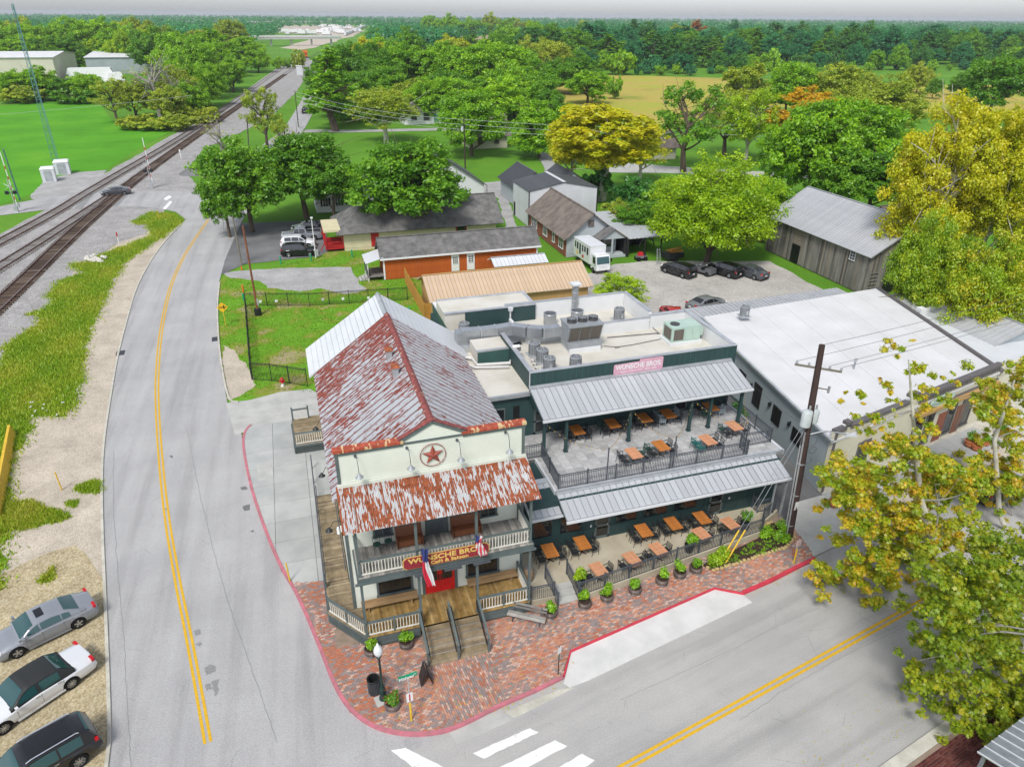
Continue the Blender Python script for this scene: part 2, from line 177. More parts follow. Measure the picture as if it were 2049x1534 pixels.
# ------------------------------------------------------------------ mesh builder, things and parts
ORG = {}
class MB:
    def __init__(s): s.v = []; s.f = []; s.a = []; s.m = []; s.cur = 0; s.mi = 0
    def _add(s, vs, fs):
        o = len(s.v); s.v += [tuple(p) for p in vs]; s.f += [tuple(i+o for i in f) for f in fs]; s.a += [s.cur]*len(vs); s.m += [s.mi]*len(fs); return s
    def box(s, x0, y0, z0, x1, y1, z1):
        return s._add([(x0, y0, z0), (x1, y0, z0), (x1, y1, z0), (x0, y1, z0), (x0, y0, z1), (x1, y0, z1), (x1, y1, z1), (x0, y1, z1)], [(0, 3, 2, 1), (4, 5, 6, 7), (0, 1, 5, 4), (1, 2, 6, 5), (2, 3, 7, 6), (3, 0, 4, 7)])
    def ob(s, c, sx, sy, sz, rz=0.0, taper=1.0):
        ca, sa = math.cos(rz), math.sin(rz); vs = []
        for k, z in ((1, 0), (taper, sz)):
            for a, b in ((-1, -1), (1, -1), (1, 1), (-1, 1)):
                x, y = a*sx/2*k, b*sy/2*k; vs.append((c[0]+x*ca-y*sa, c[1]+x*sa+y*ca, c[2]+z))
        return s._add(vs, [(0, 3, 2, 1), (4, 5, 6, 7), (0, 1, 5, 4), (1, 2, 6, 5), (2, 3, 7, 6), (3, 0, 4, 7)])
    def beam(s, p, q, w, h=None, up=(0, 0, 1)):
        """rectangular bar from p to q, w wide, h deep"""
        h = h or w; p, q = Vector(p), Vector(q); d = (q-p).normalized(); u = Vector(up)
        if abs(d.dot(u)) > .99: u = Vector((0, 1, 0))
        a = d.cross(u).normalized()*w/2; b = a.cross(d).normalized()*h/2; vs = []
        for e in (p, q): vs += [e-a-b, e+a-b, e+a+b, e-a+b]
        return s._add(vs, [(3, 2, 1, 0), (4, 5, 6, 7), (0, 1, 5, 4), (1, 2, 6, 5), (2, 3, 7, 6), (3, 0, 4, 7)])
    def tube(s, pts, r, n=6, cap=True):
        pts = [Vector(p) for p in pts]; rs = r if isinstance(r, (list, tuple)) else [r]*len(pts); vs = []; fs = []
        for i, p in enumerate(pts):
            d = (pts[min(i+1, len(pts)-1)]-pts[max(i-1, 0)]).normalized(); u = Vector((0, 0, 1)) if abs(d.z) < .9 else Vector((1, 0, 0)); a = d.cross(u).normalized(); b = a.cross(d)
            for k in range(n): t = 2*math.pi*k/n; vs.append(p+(a*math.cos(t)+b*math.sin(t))*rs[i])
        for i in range(len(pts)-1):
            for k in range(n): fs.append((i*n+k, i*n+(k+1) % n, (i+1)*n+(k+1) % n, (i+1)*n+k))
        if cap: fs += [tuple(range(n-1, -1, -1)), tuple((len(pts)-1)*n+k for k in range(n))]
        return s._add(vs, fs)
    def cyl(s, c, r, h, n=16, r2=None):
        return s.tube([c, (c[0], c[1], c[2]+h)], [r, r if r2 is None else r2], n)
    def lathe(s, c, prof, n=16):
        vs = []; fs = []
        for r, z in prof:
            for k in range(n): t = 2*math.pi*k/n; vs.append((c[0]+r*math.cos(t), c[1]+r*math.sin(t), c[2]+z))
        for i in range(len(prof)-1):
            for k in range(n): fs.append((i*n+k, i*n+(k+1) % n, (i+1)*n+(k+1) % n, (i+1)*n+k))
        fs += [tuple(range(n-1, -1, -1)), tuple((len(prof)-1)*n+k for k in range(n))]
        return s._add(vs, fs)
    def poly(s, pts): return s._add(pts, [tuple(range(len(pts)))])
    def prism(s, poly, z0, z1):
        n = len(poly); A = sum(poly[i][0]*poly[(i+1) % n][1]-poly[(i+1) % n][0]*poly[i][1] for i in range(n)); poly = poly if A > 0 else poly[::-1]
        tri = tessellate_polygon([[Vector((p[0], p[1], 0)) for p in poly]]); vs = [(p[0], p[1], z0) for p in poly]+[(p[0], p[1], z1) for p in poly]; fs = []
        for t in tri:
            a, b, c = [poly[i] for i in t]; cr = (b[0]-a[0])*(c[1]-a[1])-(b[1]-a[1])*(c[0]-a[0]); t = t if cr > 0 else t[::-1]
            fs.append(tuple(i+n for i in t)); fs.append(tuple(t[::-1]))
        fs += [(i, (i+1) % n, (i+1) % n+n, i+n) for i in range(n)]
        return s._add(vs, fs)
    def sheet(s, poly, z):
        tri = tessellate_polygon([[Vector((p[0], p[1], 0)) for p in poly]]); fs = []
        for t in tri:
            a, b, c = [poly[i] for i in t]; cr = (b[0]-a[0])*(c[1]-a[1])-(b[1]-a[1])*(c[0]-a[0]); fs.append(tuple(t if cr > 0 else t[::-1]))
        return s._add([(p[0], p[1], z) for p in poly], fs)
    def wallprism(s, poly, y0, y1):
        """polygon in (x,z) extruded in y"""
        o = MB().prism([(p[0], p[1]) for p in poly], 0, 1); return s._add([(x, y1 if z < .5 else y0, zz) for x, zz, z in [(v[0], v[1], v[2]) for v in o.v]], o.f)
    def xprism(s, poly, x0, x1):
        """polygon in (y,z) extruded in x"""
        o = MB().prism(poly, 0, 1); return s._add([(x0 if z < .5 else x1, y, zz) for y, zz, z in o.v], o.f)
    def slab4(s, a, b, c, d, t):
        """quad plate with thickness t downward along normal"""
        a, b, c, d = map(Vector, (a, b, c, d)); n = (b-a).cross(d-a).normalized()*t; return s._add([a, b, c, d, a-n, b-n, c-n, d-n], [(0, 1, 2, 3), (7, 6, 5, 4), (0, 4, 5, 1), (1, 5, 6, 2), (2, 6, 7, 3), (3, 7, 4, 0)])
    def mesh(s, name, mats, off=(0, 0, 0), smooth=False):
        me = bpy.data.meshes.new(name); me.from_pydata([(p[0]-off[0], p[1]-off[1], p[2]-off[2]) for p in s.v], [], s.f)
        for m in (mats if isinstance(mats, (list, tuple)) else [mats]): me.materials.append(MATS[m])
        if any(s.a): me.attributes.new('v', 'FLOAT', 'POINT').data.foreach_set('value', s.a)
        if any(s.m): me.polygons.foreach_set('material_index', s.m)
        if smooth: me.polygons.foreach_set('use_smooth', [True]*len(me.polygons))
        me.update(); return me
    def build(s, name, mats, parent=None, kind=None, smooth=False, label=None):
        off = ORG[parent.name] if parent else (0, 0, 0); ob = bpy.data.objects.new(name, s.mesh(name, mats, off, smooth)); COL.objects.link(ob)
        if parent: ob.parent = parent
        ORG[ob.name] = off
        if kind: ob['kind'] = kind
        if label: ob['label'] = label
        if smooth:
            try:
                md = ob.modifiers.new('es', 'EDGE_SPLIT'); md.split_angle = math.radians(40)
            except Exception: pass
        return ob
def tag(o, label, cat, group=None):
    o['label'] = label; o['category'] = cat
    if group: o['group'] = group
    return o
def thing(name, label, cat, loc=(0, 0, 0), group=None):
    o = bpy.data.objects.new(name, None); o.empty_display_size = .2; COL.objects.link(o); o.location = loc; ORG[o.name] = tuple(loc); return tag(o, label, cat, group)
def lone(name, mb, m, label, cat, group=None, kind=None, smooth=False):
    """a thing that is one mesh, with its origin at its base"""
    xs = np.array(mb.v); c = (float((xs[:, 0].min()+xs[:, 0].max())/2), float((xs[:, 1].min()+xs[:, 1].max())/2), float(xs[:, 2].min()))
    ob = bpy.data.objects.new(name, mb.mesh(name, m, c, smooth)); COL.objects.link(ob); ob.location = c; ORG[ob.name] = c
    if kind: ob['kind'] = kind
    return tag(ob, label, cat, group)
def struct(name, mb, m, parent=None, smooth=False):
    return mb.build(name, m, parent, None if parent else 'structure', smooth)
def piece(name, me, parent, loc, rz=0.0, scale=None, rot=None):
    ob = bpy.data.objects.new(name, me); COL.objects.link(ob); o = ORG[parent.name]; ob.parent = parent; ob.location = (loc[0]-o[0], loc[1]-o[1], loc[2]-o[2]); ob.rotation_euler = rot or (0, 0, rz)
    if scale: ob.scale = scale
    return ob
def kids(o): return [c for c in COL.objects if c.parent == o]
KIDS = {}
def copy_tree(root, loc, rz=0.0, label=None, group=None, scale=None, parent=None):
    if root.name not in KIDS: KIDS[root.name] = list(root.children)
    c = root.copy(); COL.objects.link(c); c.parent = parent
    if parent is None:
        c.location = loc; c.rotation_euler = (0, 0, rz)
        if scale: c.scale = scale if isinstance(scale, (tuple, list)) else (scale,)*3
        if label: c['label'] = label
        if group: c['group'] = group
    for k in KIDS[root.name]: copy_tree(k, None, parent=c)
    return c
def jag(poly, amp, step):
    out = []; n = len(poly)
    for i in range(n):
        a, b = poly[i], poly[(i+1) % n]; L = math.hypot(b[0]-a[0], b[1]-a[1]); k = max(1, int(L/step)); nx, ny = -(b[1]-a[1])/max(L, 1e-6), (b[0]-a[0])/max(L, 1e-6)
        for j in range(k): t = j/k; r = random.uniform(-amp, amp) if j else 0; out.append((a[0]+(b[0]-a[0])*t+nx*r, a[1]+(b[1]-a[1])*t+ny*r))
    return out
def smooth_line(P_, it=2):
    for _ in range(it):
        Q = [P_[0]]
        for a, b in zip(P_[:-1], P_[1:]): Q += [(a[0]*.75+b[0]*.25, a[1]*.75+b[1]*.25), (a[0]*.25+b[0]*.75, a[1]*.25+b[1]*.75)]
        Q.append(P_[-1]); P_ = Q
    return P_
def offset(P_, d):
    out = []
    for i, p in enumerate(P_):
        a, b = P_[max(i-1, 0)], P_[min(i+1, len(P_)-1)]; L = math.hypot(b[0]-a[0], b[1]-a[1]) or 1; out.append((p[0]-(b[1]-a[1])/L*d, p[1]+(b[0]-a[0])/L*d))
    return out
def ribbon(mb, P_, d0, d1, z):
    A, B = offset(P_, d0), offset(P_, d1)
    for i in range(len(P_)-1): mb._add([(*B[i], z), (*B[i+1], z), (*A[i+1], z), (*A[i], z)], [(0, 1, 2, 3)] if d0 > d1 else [(3, 2, 1, 0)])
    return mb
def kerb(mb, P_, w, z0, z1):
    A, B = P_, offset(P_, w)
    for i in range(len(P_)-1):
        a, b, c, d = A[i], A[i+1], B[i+1], B[i]; mb._add([(*a, z0), (*b, z0), (*c, z0), (*d, z0), (*a, z1), (*b, z1), (*c, z1), (*d, z1)], [(4, 5, 6, 7), (7, 6, 5, 4), (0, 1, 5, 4), (2, 3, 7, 6)][0 if w > 0 else 1:][:1]+[(0, 1, 5, 4), (2, 3, 7, 6)])
    a, d = A[0], B[0]; mb._add([(*a, z0), (*d, z0), (*d, z1), (*a, z1)], [(0, 1, 2, 3)]); a, d = A[-1], B[-1]; mb._add([(*a, z0), (*d, z0), (*d, z1), (*a, z1)], [(0, 1, 2, 3)]); return mb
def inside(p, poly):
    r = False; n = len(poly)
    for i in range(n):
        a, b = poly[i], poly[i-1]
        if (a[1] > p[1]) != (b[1] > p[1]) and p[0] < (b[0]-a[0])*(p[1]-a[1])/(b[1]-a[1])+a[0]: r = not r
    return r
def text(body, size, m, parent, loc, rot, name='lettering', depth=.01, bold=0.0, sx=1.0):
    cu = bpy.data.curves.new(name, 'FONT'); cu.body = body; cu.size = size; cu.align_x = 'CENTER'; cu.align_y = 'CENTER'; cu.extrude = depth; cu.offset = bold; t = bpy.data.objects.new('tmp', cu); COL.objects.link(t)
    dg = bpy.context.evaluated_depsgraph_get(); me = bpy.data.meshes.new_from_object(t.evaluated_get(dg)); bpy.data.objects.remove(t); me.materials.clear(); me.materials.append(MATS[m])
    o = piece(name, me, parent, loc, rot=rot); o.scale = (sx, 1, 1); return o
# ================================================================== ground, roads, railway
struct('ground', MB().sheet([(-7000, -300), (7000, -300), (7000, 8000), (-7000, 8000)], -.06), 'ground')
def zone(name, P_, z, m, amp=0, step=1.0, ext=()):
    q = pxs(P_)+list(ext); q = jag(q, amp, step) if amp else q; return struct(name, MB().sheet(q, z), m)
LEDGE = pxs([(224, 1534), (222, 1400), (214, 1200), (207, 1050), (206, 950), (210, 880), (222, 800), (238, 705), (257, 635), (270, 586), (293, 537), (326, 488), (363, 449)])
LEDGE = [(LEDGE[0][0]+.2, 4)]+LEDGE; LEDGE = smooth_line(LEDGE)
zone('meadow', [(0, 198), (190, 196), (232, 250), (345, 262), (300, 283), (160, 372), (60, 390), (0, 408)], -.03, 'meadow', 0, 1, [(-75, 150), (-120, 260), (-80, 318)])
zone('ballast_bed', [(0, 468), (98, 416), (156, 378), (335, 275), (420, 232), (600, 104), (608, 104), (628, 130), (592, 185), (545, 232), (475, 268), (405, 300), (372, 345), (405, 384), (330, 420), (318, 436), (290, 468), (240, 484), (205, 506), (150, 540), (115, 590), (60, 660), (0, 742)], -.02, 'ballast', .25, 2.5, [(-38, 74), (-60, 74), (-56, 116)])
zone('sand_shoulder', [(318, 436), (363, 449), (326, 488), (293, 537), (270, 586), (257, 635), (238, 705), (222, 800), (210, 880), (206, 950), (207, 1050), (214, 1200), (222, 1400), (224, 1534), (0, 1534), (0, 742), (60, 660), (115, 590), (150, 540), (205, 506), (240, 484), (290, 468)], -.012, 'sand', 0, 1)
zone('parking_sand', [(-60, 1180), (60, 1120), (150, 1090), (200, 1150), (214, 1200), (222, 1400), (224, 1534), (228, 1900), (-260, 1900)], -.006, 'ochre_sand', .2, 1)
zone('box_pad', [(60, 392), (90, 360), (150, 345), (215, 340), (200, 360), (156, 384), (100, 400), (68, 404)], -.014, 'gravel', .2, 1)
VERGE = jag(pxs([(362, 443), (346, 428), (300, 424), (282, 436), (262, 444), (300, 452), (306, 470), (262, 488), (215, 505), (160, 528), (132, 526), (172, 545), (125, 560), (96, 590), (112, 606), (55, 628), (88, 636), (48, 668), (10, 692), (0, 732), (-60, 800), (-60, 1190), (0, 1180), (8, 1050), (20, 930), (52, 880), (66, 832), (138, 832), (150, 800), (165, 750), (170, 690), (190, 640), (215, 580), (245, 530), (270, 510), (330, 470)]), .4, .55)
struct('grass_verge', MB().sheet(VERGE, .0), 'verge')
TUFTS = [jag(pxs(L), .18, .5) for L in ([(150, 975), (185, 960), (204, 965), (204, 985), (165, 985)], [(0, 1010), (60, 1000), (120, 1022), (140, 1035), (90, 1048), (40, 1060), (0, 1055)], [(130, 1005), (158, 1000), (150, 1016)], [(70, 1165), (110, 1130), (100, 1165)])]
for q in TUFTS: struct('grass_patch', MB().sheet(q, .004), 'verge')
# lawn side
zone('lawn', [(434, 600), (440, 562), (452, 548), (500, 540), (600, 528), (640, 500), (760, 490), (830, 500), (1000, 560), (900, 650), (640, 790), (620, 778), (560, 784), (500, 800), (458, 806), (444, 742), (436, 660)], -.02, 'lawn', .12, 1.2)
GRV = [(446, 546), (500, 540), (620, 535), (702, 534), (706, 546), (732, 580), (690, 588), (640, 576), (600, 583), (535, 576), (520, 562), (462, 556)]; zone('gravel_patch', GRV, -.012, 'gravel', .3, 1.0)
SPT = [(446, 690), (470, 700), (500, 745), (512, 770), (480, 792), (458, 800), (444, 742)]; zone('sand_patch', SPT, -.013, 'sand', .2, .6)
zone('old_parking', [(436, 550), (450, 512), (482, 446), (520, 445), (650, 440), (660, 500), (640, 512), (560, 520), (490, 528), (452, 546)], -.010, 'asphalt_old', .15, 1.2)
zone('side_driveway', [(452, 806), (500, 800), (560, 784), (620, 778), (660, 800), (660, 850), (586, 846), (490, 864), (470, 870)], .003, 'concrete')
zone('back_lot', [(1100, 610), (1130, 565), (1230, 528), (1290, 522), (1540, 522), (1600, 555), (1668, 590), (1700, 640), (1300, 680), (1100, 660)], -.016, 'dirt_lot', .2, 1.5)
zone('gravel_lane', [(925, 370), (1000, 362), (1045, 360), (1045, 380), (1015, 392), (1040, 470), (1018, 470), (995, 395), (950, 390)], -.018, 'gravel', .2, 1.5)
zone('back_street', [(1230, 322), (1330, 332), (1500, 342), (1640, 348), (1640, 358), (1490, 352), (1330, 346), (1200, 345)], -.017, 'concrete', .1, 3)
zone('house_street', [(612, 259), (700, 260), (880, 256), (960, 262), (960, 267), (880, 261), (700, 265), (605, 265)], -.017, 'gravel')
zone('house_driveway', [(1075, 305), (1100, 305), (1118, 345), (1092, 345)], -.015, 'gravel', .2, 1.5)
zone('hayfield', [(1085, 148), (1300, 152), (1560, 160), (1800, 168), (2300, 176), (2300, 235), (1800, 225), (1500, 212), (1330, 262), (1085, 200)], -.03, 'hayfield')
zone('rail_yard', [(470, 52), (700, 50), (730, 62), (700, 75), (640, 92), (600, 100), (560, 96), (640, 70), (480, 62)], -.02, 'sand', 6, 40)
# roads
REDGE = pxs([(482, 446), (450, 520), (438, 566), (433, 608), (435, 677), (442, 739), (455, 805), (470, 835), (484, 870), (485, 895), (500, 975), (530, 1065), (562, 1140), (590, 1185)])
FAR_L = pxs([(400, 402), (440, 352), (567, 260), (601, 205), (622, 165), (626, 135), (622, 120)]); FAR_R = pxs([(628, 120), (634, 135), (640, 165), (637, 205), (611, 255), (520, 382)])
struct('side_road', MB().sheet(LEDGE+FAR_L+FAR_R+REDGE+pxs([(640, 1300), (700, 1425)])+[(5, 21.5), (8, 12), (6, 4)], -.004), 'asphalt')
struct('crossing_road', MB().sheet([(-160, 118)]+pxs([(0, 431), (98, 419), (156, 416), (235, 412), (277, 413), (326, 418), (352, 424), (370, 438), (450, 440), (440, 395), (407, 384), (326, 382), (277, 384), (156, 387), (65, 400), (0, 413)])+[(-160, 124)], .0), 'asphalt')
SD = Vector((.979, .202, 0)); SN = Vector((-.202, .979, 0))
K0 = px(1128, 1358); struct('main_street', MB().sheet([(1.5, 6), (12, 12.05), (21.6, 14.0), (25.3, 14.75), (90, 28.1), (90, 40.5), (52, 31.85), (33.2, 27.5), (26.6, 26.05), (21.8, 25.05), (10.0, 22.7), (4.7, 21.6), (2.2, 20.9), (0.2, 19)], .0), 'asphalt_street')
struct('road_patch', MB().sheet(pxs([(893, 1455), (1003, 1420), (1025, 1440), (914, 1488)]), .004), 'concrete'); struct('gutter_apron', MB().sheet(pxs([(1010, 1424), (1120, 1378), (1150, 1375), (1030, 1436)]), .0042), 'kerb_grey')
for L in ([(390, 1288), (400, 1283), (405, 1288), (399, 1294)], [(408, 1336), (420, 1328), (432, 1333), (430, 1344), (412, 1350)], [(424, 1362), (438, 1358), (436, 1388), (430, 1392)], [(388, 1262), (400, 1258), (402, 1268), (390, 1272)], [(410, 1370), (420, 1366), (424, 1378), (412, 1382)]): struct('tar_patch', MB().sheet(jag(pxs(L), .05, .1), .003), 'asphalt_patch')
for L in ([(372, 850), (378, 877), (402, 1001), (445, 1169), (474, 1255), (517, 1374), (555, 1485)], [(262, 1534), (250, 1300), (236, 1150), (226, 1010), (228, 900)], [(1480, 1440), (1600, 1360), (1730, 1290), (1850, 1235)], [(1240, 1400), (1400, 1330), (1560, 1250), (1640, 1215)]): struct('road_seam', ribbon(MB(), [(x+random.gauss(0, .02), y+random.gauss(0, .02)) for x, y in smooth_line(pxs(L), 4)], -.011, .011, .0044), 'asphalt_patch')
for L in ([(480, 975), (492, 972), (496, 978), (484, 980)], [(486, 1012), (500, 1008), (500, 1020), (488, 1022)], [(500, 1062), (507, 1059), (508, 1066)], [(338, 912), (345, 910), (346, 916)], [(330, 1018), (336, 1014), (338, 1024)]): struct('oil_stain', MB().sheet(jag(pxs(L), .04, .1), .0042), 'asphalt_old')
# painted lines
CL = smooth_line(pxs([(416, 1485), (380, 1283), (354, 1159), (330, 1015), (318, 880), (314, 800), (314, 755), (319, 682), (330, 617), (341, 573), (357, 534), (375, 500), (417, 439)]), 2)
for a in (-.125, .125): struct('centre_line', ribbon(MB(), CL, a-.068, a+.068, .0045), 'yellow_line')
A, B = px(1250, 1534), px(1825, 1215); d = (Vector(B)-Vector(A)).normalized(); ML = [tuple((Vector(A)+d*t)[:2]) for t in (-4, 0, 30, 70)]
for a in (-.13, .13): struct('centre_line', ribbon(MB(), ML, a-.07, a+.07, .0045), 'yellow_line')
for L in ([(782, 1500), (812, 1495), (900, 1540), (860, 1560)], [(946, 1506), (1060, 1456), (1078, 1464), (968, 1517)], [(992, 1538), (1110, 1480), (1135, 1492), (1020, 1552)], [(1100, 1545), (1165, 1507), (1190, 1520), (1120, 1570)]): struct('crosswalk_bar', MB().sheet(jag(pxs(L), .02, .2), .0048), 'white_line')
for L in ([(327, 398), (338, 391), (344, 394), (333, 401)], [(325, 418), (340, 402), (345, 404), (332, 419)]): struct('stop_bar', MB().sheet(pxs(L), .0048), 'white_line')
def seg(P_, i0, i1): return P_[i0:i1]
kb = thing('road_kerb', 'low pale concrete kerb between the curving road and the sand shoulder', 'kerb', (*LEDGE[3], 0)); kerb(MB(), offset(LEDGE, .16), -.16, -.02, .07).build('kerb_stone', 'kerb_grey', kb)
K_LAWN = smooth_line(pxs([(438, 566), (433, 608), (435, 677), (442, 739), (455, 803), (476, 806)]), 2); lone('lawn_kerb', kerb(MB(), K_LAWN, .16, -.02, .1), 'kerb_grey', 'pale concrete kerb along the lawn side of the curving road', 'kerb')
KPINK = smooth_line(pxs([(500, 852), (487, 866), (484, 895), (499, 975), (529, 1065), (562, 1142), (592, 1188), (638, 1298), (668, 1378), (698, 1424), (745, 1459), (810, 1475), (880, 1471), (930, 1453), (1000, 1416), (1070, 1387), (1129, 1358)]), 2)
pk = lone('pink_kerb', kerb(MB(), KPINK, .17, -.03, .15), 'kerb_pink', 'faded pink painted kerb curving round the brick street corner', 'kerb')
pt = px(855, 1477)
for i, (w, xx) in enumerate((('NO PARKING', 770), ('FIRE LANE', 826), ('TOW AWAY ZONE', 880))):
    a, b = px(xx-14, 1478-abs(xx-820)*.06), px(xx+14, 1478-abs(xx-800)*.06)
KRED = pxs([(1488, 1190), (1545, 1165), (1605, 1134)]); KRED.append((KRED[-1][0]+SD.x*1.2, KRED[-1][1]+SD.y*1.2)); lone('red_kerb', kerb(MB(), KRED, .2, -.03, .16), 'kerb_red', 'bright red painted kerb between the white lay-by and the alley drive', 'kerb')
APR = pxs([(1128, 1366), (1143, 1306), (1430, 1180), (1488, 1191), (1505, 1205), (1180, 1360), (1140, 1375)]); struct('white_layby', MB().prism(APR, -.03, .035), 'concrete_white')
RK = pxs([(1129, 1358), (1143, 1306), (1430, 1180), (1488, 1191)]); lone('layby_kerb', kerb(MB(), RK, .09, -.02, .15), 'kerb_red', 'thin red painted kerb around the white lay-by', 'kerb')
# near side walk at the bottom right
q0 = Vector((12, 12.05, 0)); NK = [tuple((q0+SD*t)[:2]) for t in (-3, 0, 30, 60)]
lone('street_kerb', kerb(MB(), NK[::-1], .55, -.03, .1), 'kerb_grey', 'grey concrete kerb along the street by the dark brick walk', 'kerb')
NB = [NK[0], NK[-1], tuple((Vector((*NK[-1], 0))-SN*4)[:2]), tuple((Vector((*NK[0], 0))-SN*4)[:2])]; nw = struct('near_walk', MB().sheet(offset(NK, -.56)[:]+[NB[2], NB[3]], .08), 'mortar')
# brick pavement
BRK = [p for p in KPINK if p[1] < 33.5]; BRK = offset(BRK, .17); PAVE = BRK+[tuple(p) for p in offset(RK, .1)[1:]]+offset(KRED, .21)[1:]+pxs([(1622, 1105), (1600, 1075), (1540, 1010), (1300, 960)])+[(20, 30), (12, 30.6), (0, 31), (-.9, 32.85)]
pav = struct('brick_pavement', MB().sheet(PAVE, .118), 'mortar')
def lay(poly, parent, ang, bl, bw, h, z0, budget, nearpt, mname, colf, hole=None, j=.012):
    ca, sa = math.cos(ang), math.sin(ang); pts = np.array(poly); R = [(p[0]*ca+p[1]*sa, -p[0]*sa+p[1]*ca) for p in poly]; x0, x1 = min(r[0] for r in R), max(r[0] for r in R); y0, y1 = min(r[1] for r in R), max(r[1] for r in R); cells = []
    for k in range(int((y1-y0)/bw)+1):
        for i in range(int((x1-x0)/bl)+2):
            u, v = x0+(i+(.5 if k % 2 else 0))*bl, y0+(k+.5)*bw; p = (u*ca-v*sa, u*sa+v*ca)
            if inside(p, poly) and not (hole and hole(p)): cells.append(p)
    cells.sort(key=lambda p: (p[0]-nearpt[0])**2+(p[1]-nearpt[1])**2); mk = []
    for i in range(14):
        m = MB(); m.cur = (i+.5)/14; a, b, e = (bl-j)/2, (bw-j)/2, .006; m._add([(-a, -b, 0), (a, -b, 0), (a, b, 0), (-a, b, 0), (-a+e, -b+e, h), (a-e, -b+e, h), (a-e, b-e, h), (-a+e, b-e, h)], [(4, 5, 6, 7), (0, 1, 5, 4), (1, 2, 6, 5), (2, 3, 7, 6), (3, 0, 4, 7)]); mk.append(m)
    me = [m.mesh('brick', mname) for m in mk]; rest = MB()
    for n, p in enumerate(cells):
        i = colf(p); r = ang+random.gauss(0, .012); dz = random.uniform(-.004, .004)
        if n < budget: piece('brick', me[i], parent, (p[0], p[1], z0+dz), r)
        else:
            m = mk[i]; c, s_ = math.cos(r), math.sin(r); rest.cur = m.cur; rest._add([(p[0]+v[0]*c-v[1]*s_, p[1]+v[0]*s_+v[1]*c, z0+dz+v[2]) for v in m.v], m.f)
    rest.build('brick_field', mname, parent, 'stuff'); return len(cells)
MATS['brick'].node_tree  # per-brick tone comes from attribute v only
for n in MATS['brick'].node_tree.nodes:
    if n.type == 'OBJECT_INFO': MATS['brick'].node_tree.links.remove(n.outputs['Random'].links[0])
ramp_cx = lambda p: int(min(13, max(0, random.gauss(6.4+2.1*math.sin(p[0]*1.15+1.3*math.sin(p[1]*.9))*math.cos(p[1]*1.05)+(2 if p[0] < 1.5 else 0), 1.9))))
hole = lambda p: (p[1] > 27.6 and -.6 < p[0] < 10.2) or (p[1] > 27.5+max(0, (p[0]-12)*.14) and p[0] > 10)
RX = lambda p: 3.7 < p[0] < 6.9
lay(PAVE, pav, .115, .225, .112, .025, .118, 290, (2.5, 21), 'brick', ramp_cx, lambda p: hole(p) or RX(p)); lay([(3.72, 20.7), (6.88, 21.7), (6.88, 25.6), (3.72, 25.6)], pav, .115+math.pi/2, .225, .112, .025, .118, 0, (5, 21), 'brick', ramp_cx, lambda p: not inside(p, PAVE))
ramp_mat('brick_dark', [(0, (.09, .03, .03)), (.5, (.14, .04, .035)), (1, (.18, .07, .06))], .9, 5, amt=.4)
lay([(14, 8.4), (33, 12.2), (33, 15.6), (14, 11.8)], nw, .203, .24, .12, .025, .08, 120, (24.4, 13.4), 'brick_dark', lambda p: random.randrange(14))
# slab lot beside the saloon
def clip(poly, x0, y0, x1, y1):
    for ax, v, sg in ((0, x0, 1), (0, x1, -1), (1, y0, 1), (1, y1, -1)):
        out = []
        for i in range(len(poly)):
            a, b = poly[i-1], poly[i]; ia, ib = (a[ax]-v)*sg >= 0, (b[ax]-v)*sg >= 0
            if ia != ib: t = (v-a[ax])/(b[ax]-a[ax]); out.append((a[0]+(b[0]-a[0])*t, a[1]+(b[1]-a[1])*t))
            if ib: out.append(b)
        poly = out
        if len(poly) < 3: return []
    return poly
KS = offset([p for p in KPINK if p[1] > 32.9], .18); LOT = KS+[(-2.6, 32.9), (.35, 32.9), (.35, 52.2), (-1.5, 52.2)]; lot = struct('concrete_walk', MB().sheet(LOT, .05), 'kerb_grey')
xs_, ys_ = [-8, -3.45, -1.15, .35], [32.9, 35.0, 37.1, 39.2, 41.3, 43.5, 45.8, 48.2, 50.3, 52.3]
for i in range(3):
    for k in range(9):
        c = clip(LOT, xs_[i]+.012, ys_[k]+.012, xs_[i+1]-.012, ys_[k+1]-.012)
        if len(c) > 2: MB().prism(c, .04, .13+random.uniform(0, .004)).build('slab', 'slab', lot)
MB().prism(pxs([(513, 930), (543, 924), (548, 955), (517, 962)], .13), .12, .14).build('hatch_cover', 'concrete', lot)
# alley and walk by the white building
struct('alley', MB().sheet([(28.3, 26.6), (33, 27.6), (33.2, 33), (36, 52), (29.5, 52), (28.9, 37), (28.4, 31)], .0), 'asphalt_old')
struct('alley_apron', MB().prism([(27.0, 26.15), (33.2, 27.5), (32.6, 31.4), (29.6, 31.2), (28.2, 29.2), (27.4, 27.7)], -.03, .1), 'concrete')
FW = [(33.3, 27.6), (52, 31.9), (70, 36), (69, 40.5), (50, 36.2), (32.6, 31.7)]; fw = struct('shop_walk', MB().prism(FW, -.03, .1), 'kerb_grey'); i = 0
dfx = Vector((.976, .22, 0)); dfy = Vector((-.22, .976, 0)); o_ = Vector((33.35, 27.7, 0))
for i in range(14):
    for k in range(3):
        q = [o_+dfx*(i*1.3+.015)+dfy*(k*1.3+.015), o_+dfx*(i*1.3+1.285)+dfy*(k*1.3+.015), o_+dfx*(i*1.3+1.285)+dfy*(k*1.3+1.285), o_+dfx*(i*1.3+.015)+dfy*(k*1.3+1.285)]; MB().prism([tuple(v[:2]) for v in q], .09, .125).build('slab', 'sand' if k == 0 else 'slab', fw)
